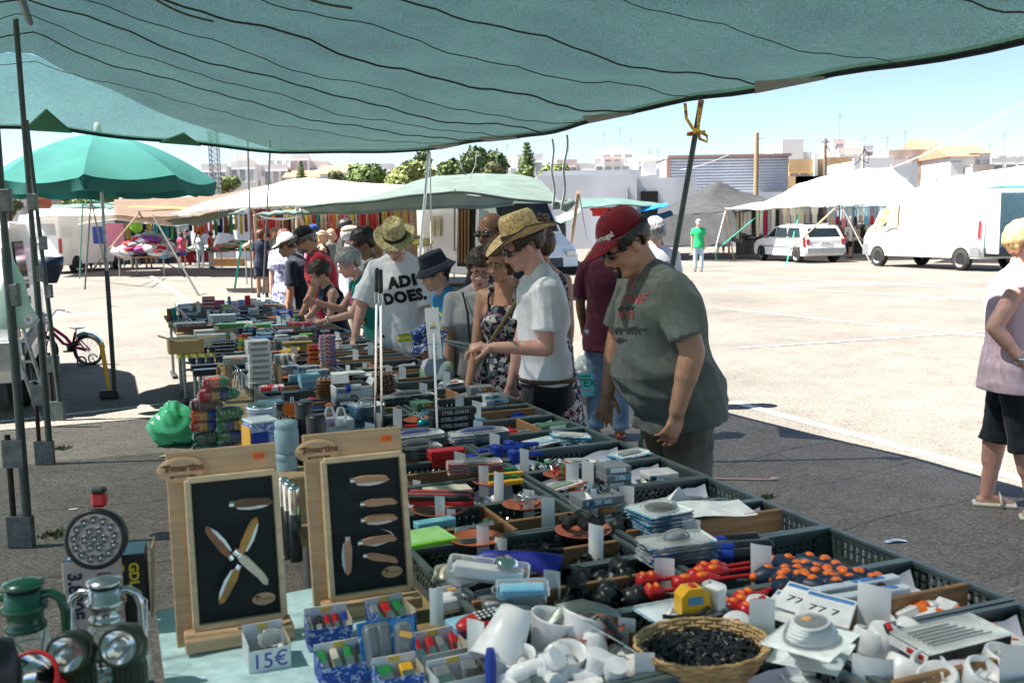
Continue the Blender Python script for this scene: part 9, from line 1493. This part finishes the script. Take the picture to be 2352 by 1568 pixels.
prop((1928,470),(1812,576),40,38.2,.04,tanp,'pale pole slanting across the estate car')
for a,b_,d0,d1,lab in[((1763,477),(1643,576),41.5,40.5,'long green rope stretched past the estate car'),((1846,448),(1805,612),43,36.8,'green rope tied down beside the estate car wheel'),((1666,485),(1644,568),41,40.5,'pale rope from the tent prop'),((1643,576),(1645,597),40.5,41,'knotted green rope end by the green T-shirt'),((205,460),(262,470),30,36,'green rope under the parasol, upper'),((190,470),(262,482),31,37,'green rope under the parasol, lower')]:prop(a,b_,d0,d1,.02,rope_green if 'green' in lab else rope_white,lab,'guy_rope','rope','guy ropes')
b=MB();b.tube([at_d(592,492,20)]+[at_d(600+8*k,497+6*math.sin(pi*k/11),20)for k in range(12)]+[at_d(690,482,20.2)],.02,6);tag(b.build('white_rope',rope_white),'white rope curving under the narrow awning strip','rope')
for i,(x,y,d)in enumerate([(500,603,43),(520,603,43),(545,603,43)]):p=at_z(x,y+8);b=MB();b.box((0,0,.18),(.6,.5,.36));[b.box((0,-.252,.05+.12*k),(.58,.02,.08))for k in range(3)];tag(b.build('wooden_crate',wood,None,p),f'brown slatted crate under the fabric table, {ordw(i)} from the left','crate','crates under the fabric table')
for i,x in enumerate((1655,1668)):p=at_z(x,586);t=thing('plastic_stool',['red plastic stool under the grey tent, left','red plastic stool under the grey tent, right'][i],'stool',tuple(p));b=MB();b.box((0,0,.44),(.3,.3,.04));b.build('seat',P_red,t);[MB().tube([(sx*.12,sy*.12,.42),(sx*.15,sy*.15,0)],.02,6).build('leg',P_red,t)for sx in(-1,1)for sy in(-1,1)]
# ---- parasol, bicycle, mallet, hanging bag
def parasol():
 p=at_z(264,908);t=thing('parasol','big green market parasol with eight panels and a hanging valance','parasol',tuple(p),0);zr,zt,R=2.2,2.68,1.13;m=cloth_sheet('parasol_cloth',(.05,.165,.15),(.001,.012,.011));N_=8
 b=MB();b.tube([(0,0,0),(0,0,1.3)],.024,10);b.build('lower_pole',pole_m,t);b=MB();b.tube([(0,0,1.2),(0,0,zt)],.018,10);b.build('upper_pole',zinc,t);b=MB();b.lathe([(0,zt+.12),(.03,zt+.11),(.045,zt),(.03,zt-.02)],14);b.build('finial',P_white,t)
 for k in range(N_):
  a0=2*pi*k/N_+.25;b=MB();b.grid(lambda s,u:pt2(k,s,u),10,12);b.build('panel',m,t)
  b=MB();b.grid(lambda s,u:pt2(k,s,1)*1.0+Vector((0,0,-.115*u*(1-.25*math.sin(pi*s)**6)))+Vector((math.cos(a0+s*.78),math.sin(a0+s*.78),0))*(.03*math.sin(9*s+k)*u-.02*u),14,4);b.build('valance',m,t);b=MB();b.tube([pt2(k,0,u)-Vector((0,0,.012))for u in np.linspace(.02,1,8)],.006,5);b.build('rib',steel,t)
def pt2(k,s,u):
 zr,zt,R,N_=2.2,2.68,1.13,8;a=(k+s)*2*pi/N_+.25;ch=math.cos(pi/N_)/math.cos((s-.5)*2*pi/N_);r=R*u*lerp(1,ch,.85);return Vector((r*math.cos(a),r*math.sin(a),lerp(zt,zr,u**1.75)-.05*math.sin(pi*s)*u*u))
parasol()
def mallet():
 p=at_z(252,915);t=thing('sledgehammer','sledgehammer with yellow handle standing at the parasol pole','hammer',tuple(p),.1);b=MB();b.box((0,0,.045),(.19,.08,.085),ch=.015);b.build('head',P_black,t);b=MB();b.tube([(.0,0,.06),(-.02,0,.3),(-.05,.0,.58)],[.018,.022,.026],8,flat=.7);b.build('handle',P_yellow,t)
mallet()
def bicycle():
 p=at_z(205,838);t=thing('bicycle','small pink children\'s bicycle with white basket and training wheels','bicycle',tuple(p),rad(172));t.scale=(1.0,)*3;fm=plastic('bike_pink',(.5,.012,.09),.25);r=.19
 def wheel(x,y=0,rr=r,nm='wheel'):
  b=MB();b.tube([(x+rr*math.cos(a),y,rr+rr*math.sin(a)*.97)for a in np.linspace(0,2*pi,29)],.02*rr/.19,8,caps=False);w=b.build(nm,rubber,t);b=MB();b.tube([(x+rr*.86*math.cos(a),y,rr+rr*.86*math.sin(a))for a in np.linspace(0,2*pi,25)],.008,6,caps=False);[b.tube([(x,y,rr),(x+rr*.86*math.cos(a),y,rr+rr*.86*math.sin(a))],.002,4)for a in np.linspace(0,2*pi,13)];b.build('rim',P_white if rr>.1 else P_grey,w)
 wheel(0);wheel(.62);wheel(.02,.13,.065,'training_wheel');wheel(.02,-.13,.065,'training_wheel')
 b=MB();b.tube([(.53,0,.56),(.5,0,.5),(.3,0,.36),(.22,0,.26)],.022,8);b.tube([(.5,0,.45),(.34,0,.28),(.22,0,.24)],.02,8);b.tube([(.22,0,.22),(.16,0,.42)],.018,8);[b.tube([(.22,.02*s,.24),(0,.05*s,.19)],.011,6)for s in(-1,1)];[b.tube([(.17,.02*s,.38),(0,.05*s,.19)],.009,6)for s in(-1,1)];b.build('frame',fm,t)
 b=MB();[b.tube([(.53,.04*s,.44),(.62,.04*s,.19)],.012,6)for s in(-1,1)];b.tube([(.54,0,.44),(.50,0,.64)],.014,8);b.build('fork',fm,t);b=MB();b.tube([(.42,-.24,.68),(.5,-.16,.7),(.5,-.05,.63),(.5,.05,.63),(.5,.16,.7),(.42,.24,.68)],.012,8);h=b.build('handlebar',steel,t)
 for s in(-1,1):b=MB();b.tube([(.42,.24*s,.68),(.34,.25*s,.665)],.017,8);b.build('grip',P_white,h)
 b=MB();b.lathe([(.07,.44),(.105,.6),(.11,.6),(.075,.435),(0,.435)],20,c=(.64,0,0),sx=.8);k=b.build('basket',P_white,t);b=MB();[b.ell((.64+.0,-.092,.53),(.012,.006,.012))];[b.ell((.64+.025*math.cos(a),-.092,.53+.025*math.sin(a)),(.014,.006,.014),None,8,6)for a in np.linspace(0,6.28,7)];b.build('flower',P_purple,k)
 b=MB();b.ell((.13,0,.49),(.11,.06,.028));b.build('saddle',P_white,t);b=MB();b.tube([(.16,0,.42),(.14,0,.47)],.012,6);b.build('seat_post',steel,t);b=MB();b.tube([(.225*math.cos(a),0,r+.225*math.sin(a))for a in np.linspace(.9,3.0,9)],.03,6,flat=.4);b.build('mudguard',P_sky,t);b=MB();b.tube([(.22,-.06,.22),(.34,-.07,.17)],.008,6);b.box((.35,-.1,.165),(.08,.07,.02));b.tube([(.22,.06,.22),(.1,.07,.27)],.008,6);b.box((.09,.1,.275),(.08,.07,.02));b.build('pedals',P_black,t);b=MB();b.lathe([(0,-.03),(.06,-.03),(.06,-.025),(0,-.025)],16,R=RX(pi/2),c=(.22,0,.23));b.build('chainwheel',P_black,t)
bicycle()
def pole_bag():
 p=at_d(22,575,5.42);t=thing('plastic_bag','pale mint plastic bag hung on the nearest left pole','bag',tuple(p));b=MB();b.lathe([(.012,0),(.03,-.05),(.06,-.16),(.095,-.3),(.115,-.38),(.1,-.42),(0,-.43)],24,sy=.6);o=b.build('bag',cloth_sheet('bag_mint',(.4,.52,.46),(.2,.27,.24),.12),t);a=coords(o.data);a+=np.stack([.012*np.sin(30*a[:,2]+20*a[:,1]),.012*np.sin(25*a[:,0]+19*a[:,2]),0*a[:,0]],1);set_coords(o.data,a);b=MB();b.lathe([(.012,-.03),(.03,-.03),(.03,.03),(.012,.03),(.012,-.03)],16,R=RX(pi/2),c=(.1,-.03,-.37));b.build('tape_roll',P_white,t)
 p=at_d(60,800,8.6);b=MB();[b.tube([(x,0,0),(x+.18,.1,-.9)],.018,6)for x in(0,.12)];b.tube([(0,0,0),(.06,0,.08),(.12,0,0)],.018,6);[b.tube([(.04*k+0,.02*k,-.18*k),(.12+.04*k,.02*k,-.18*k)],.014,6)for k in range(1,5)];tag(b.build('folded_trolley',zinc,None,(p.x-.15,p.y,.95)),'grey folded metal frame leaning behind the near pole','trolley')
 p=at_d(106,590,9.2);b=MB();b.lathe([(.06,-.24),(.12,-.1),(.13,0),(.12,0),(.1,-.12),(0,-.22)],18);tag(b.build('dark_bag',P_navy,None,(p.x+.02,p.y,p.z)),'dark bag with green print hung between the left poles','bag')
pole_bag()
bpy.data.scenes.remove(WS)
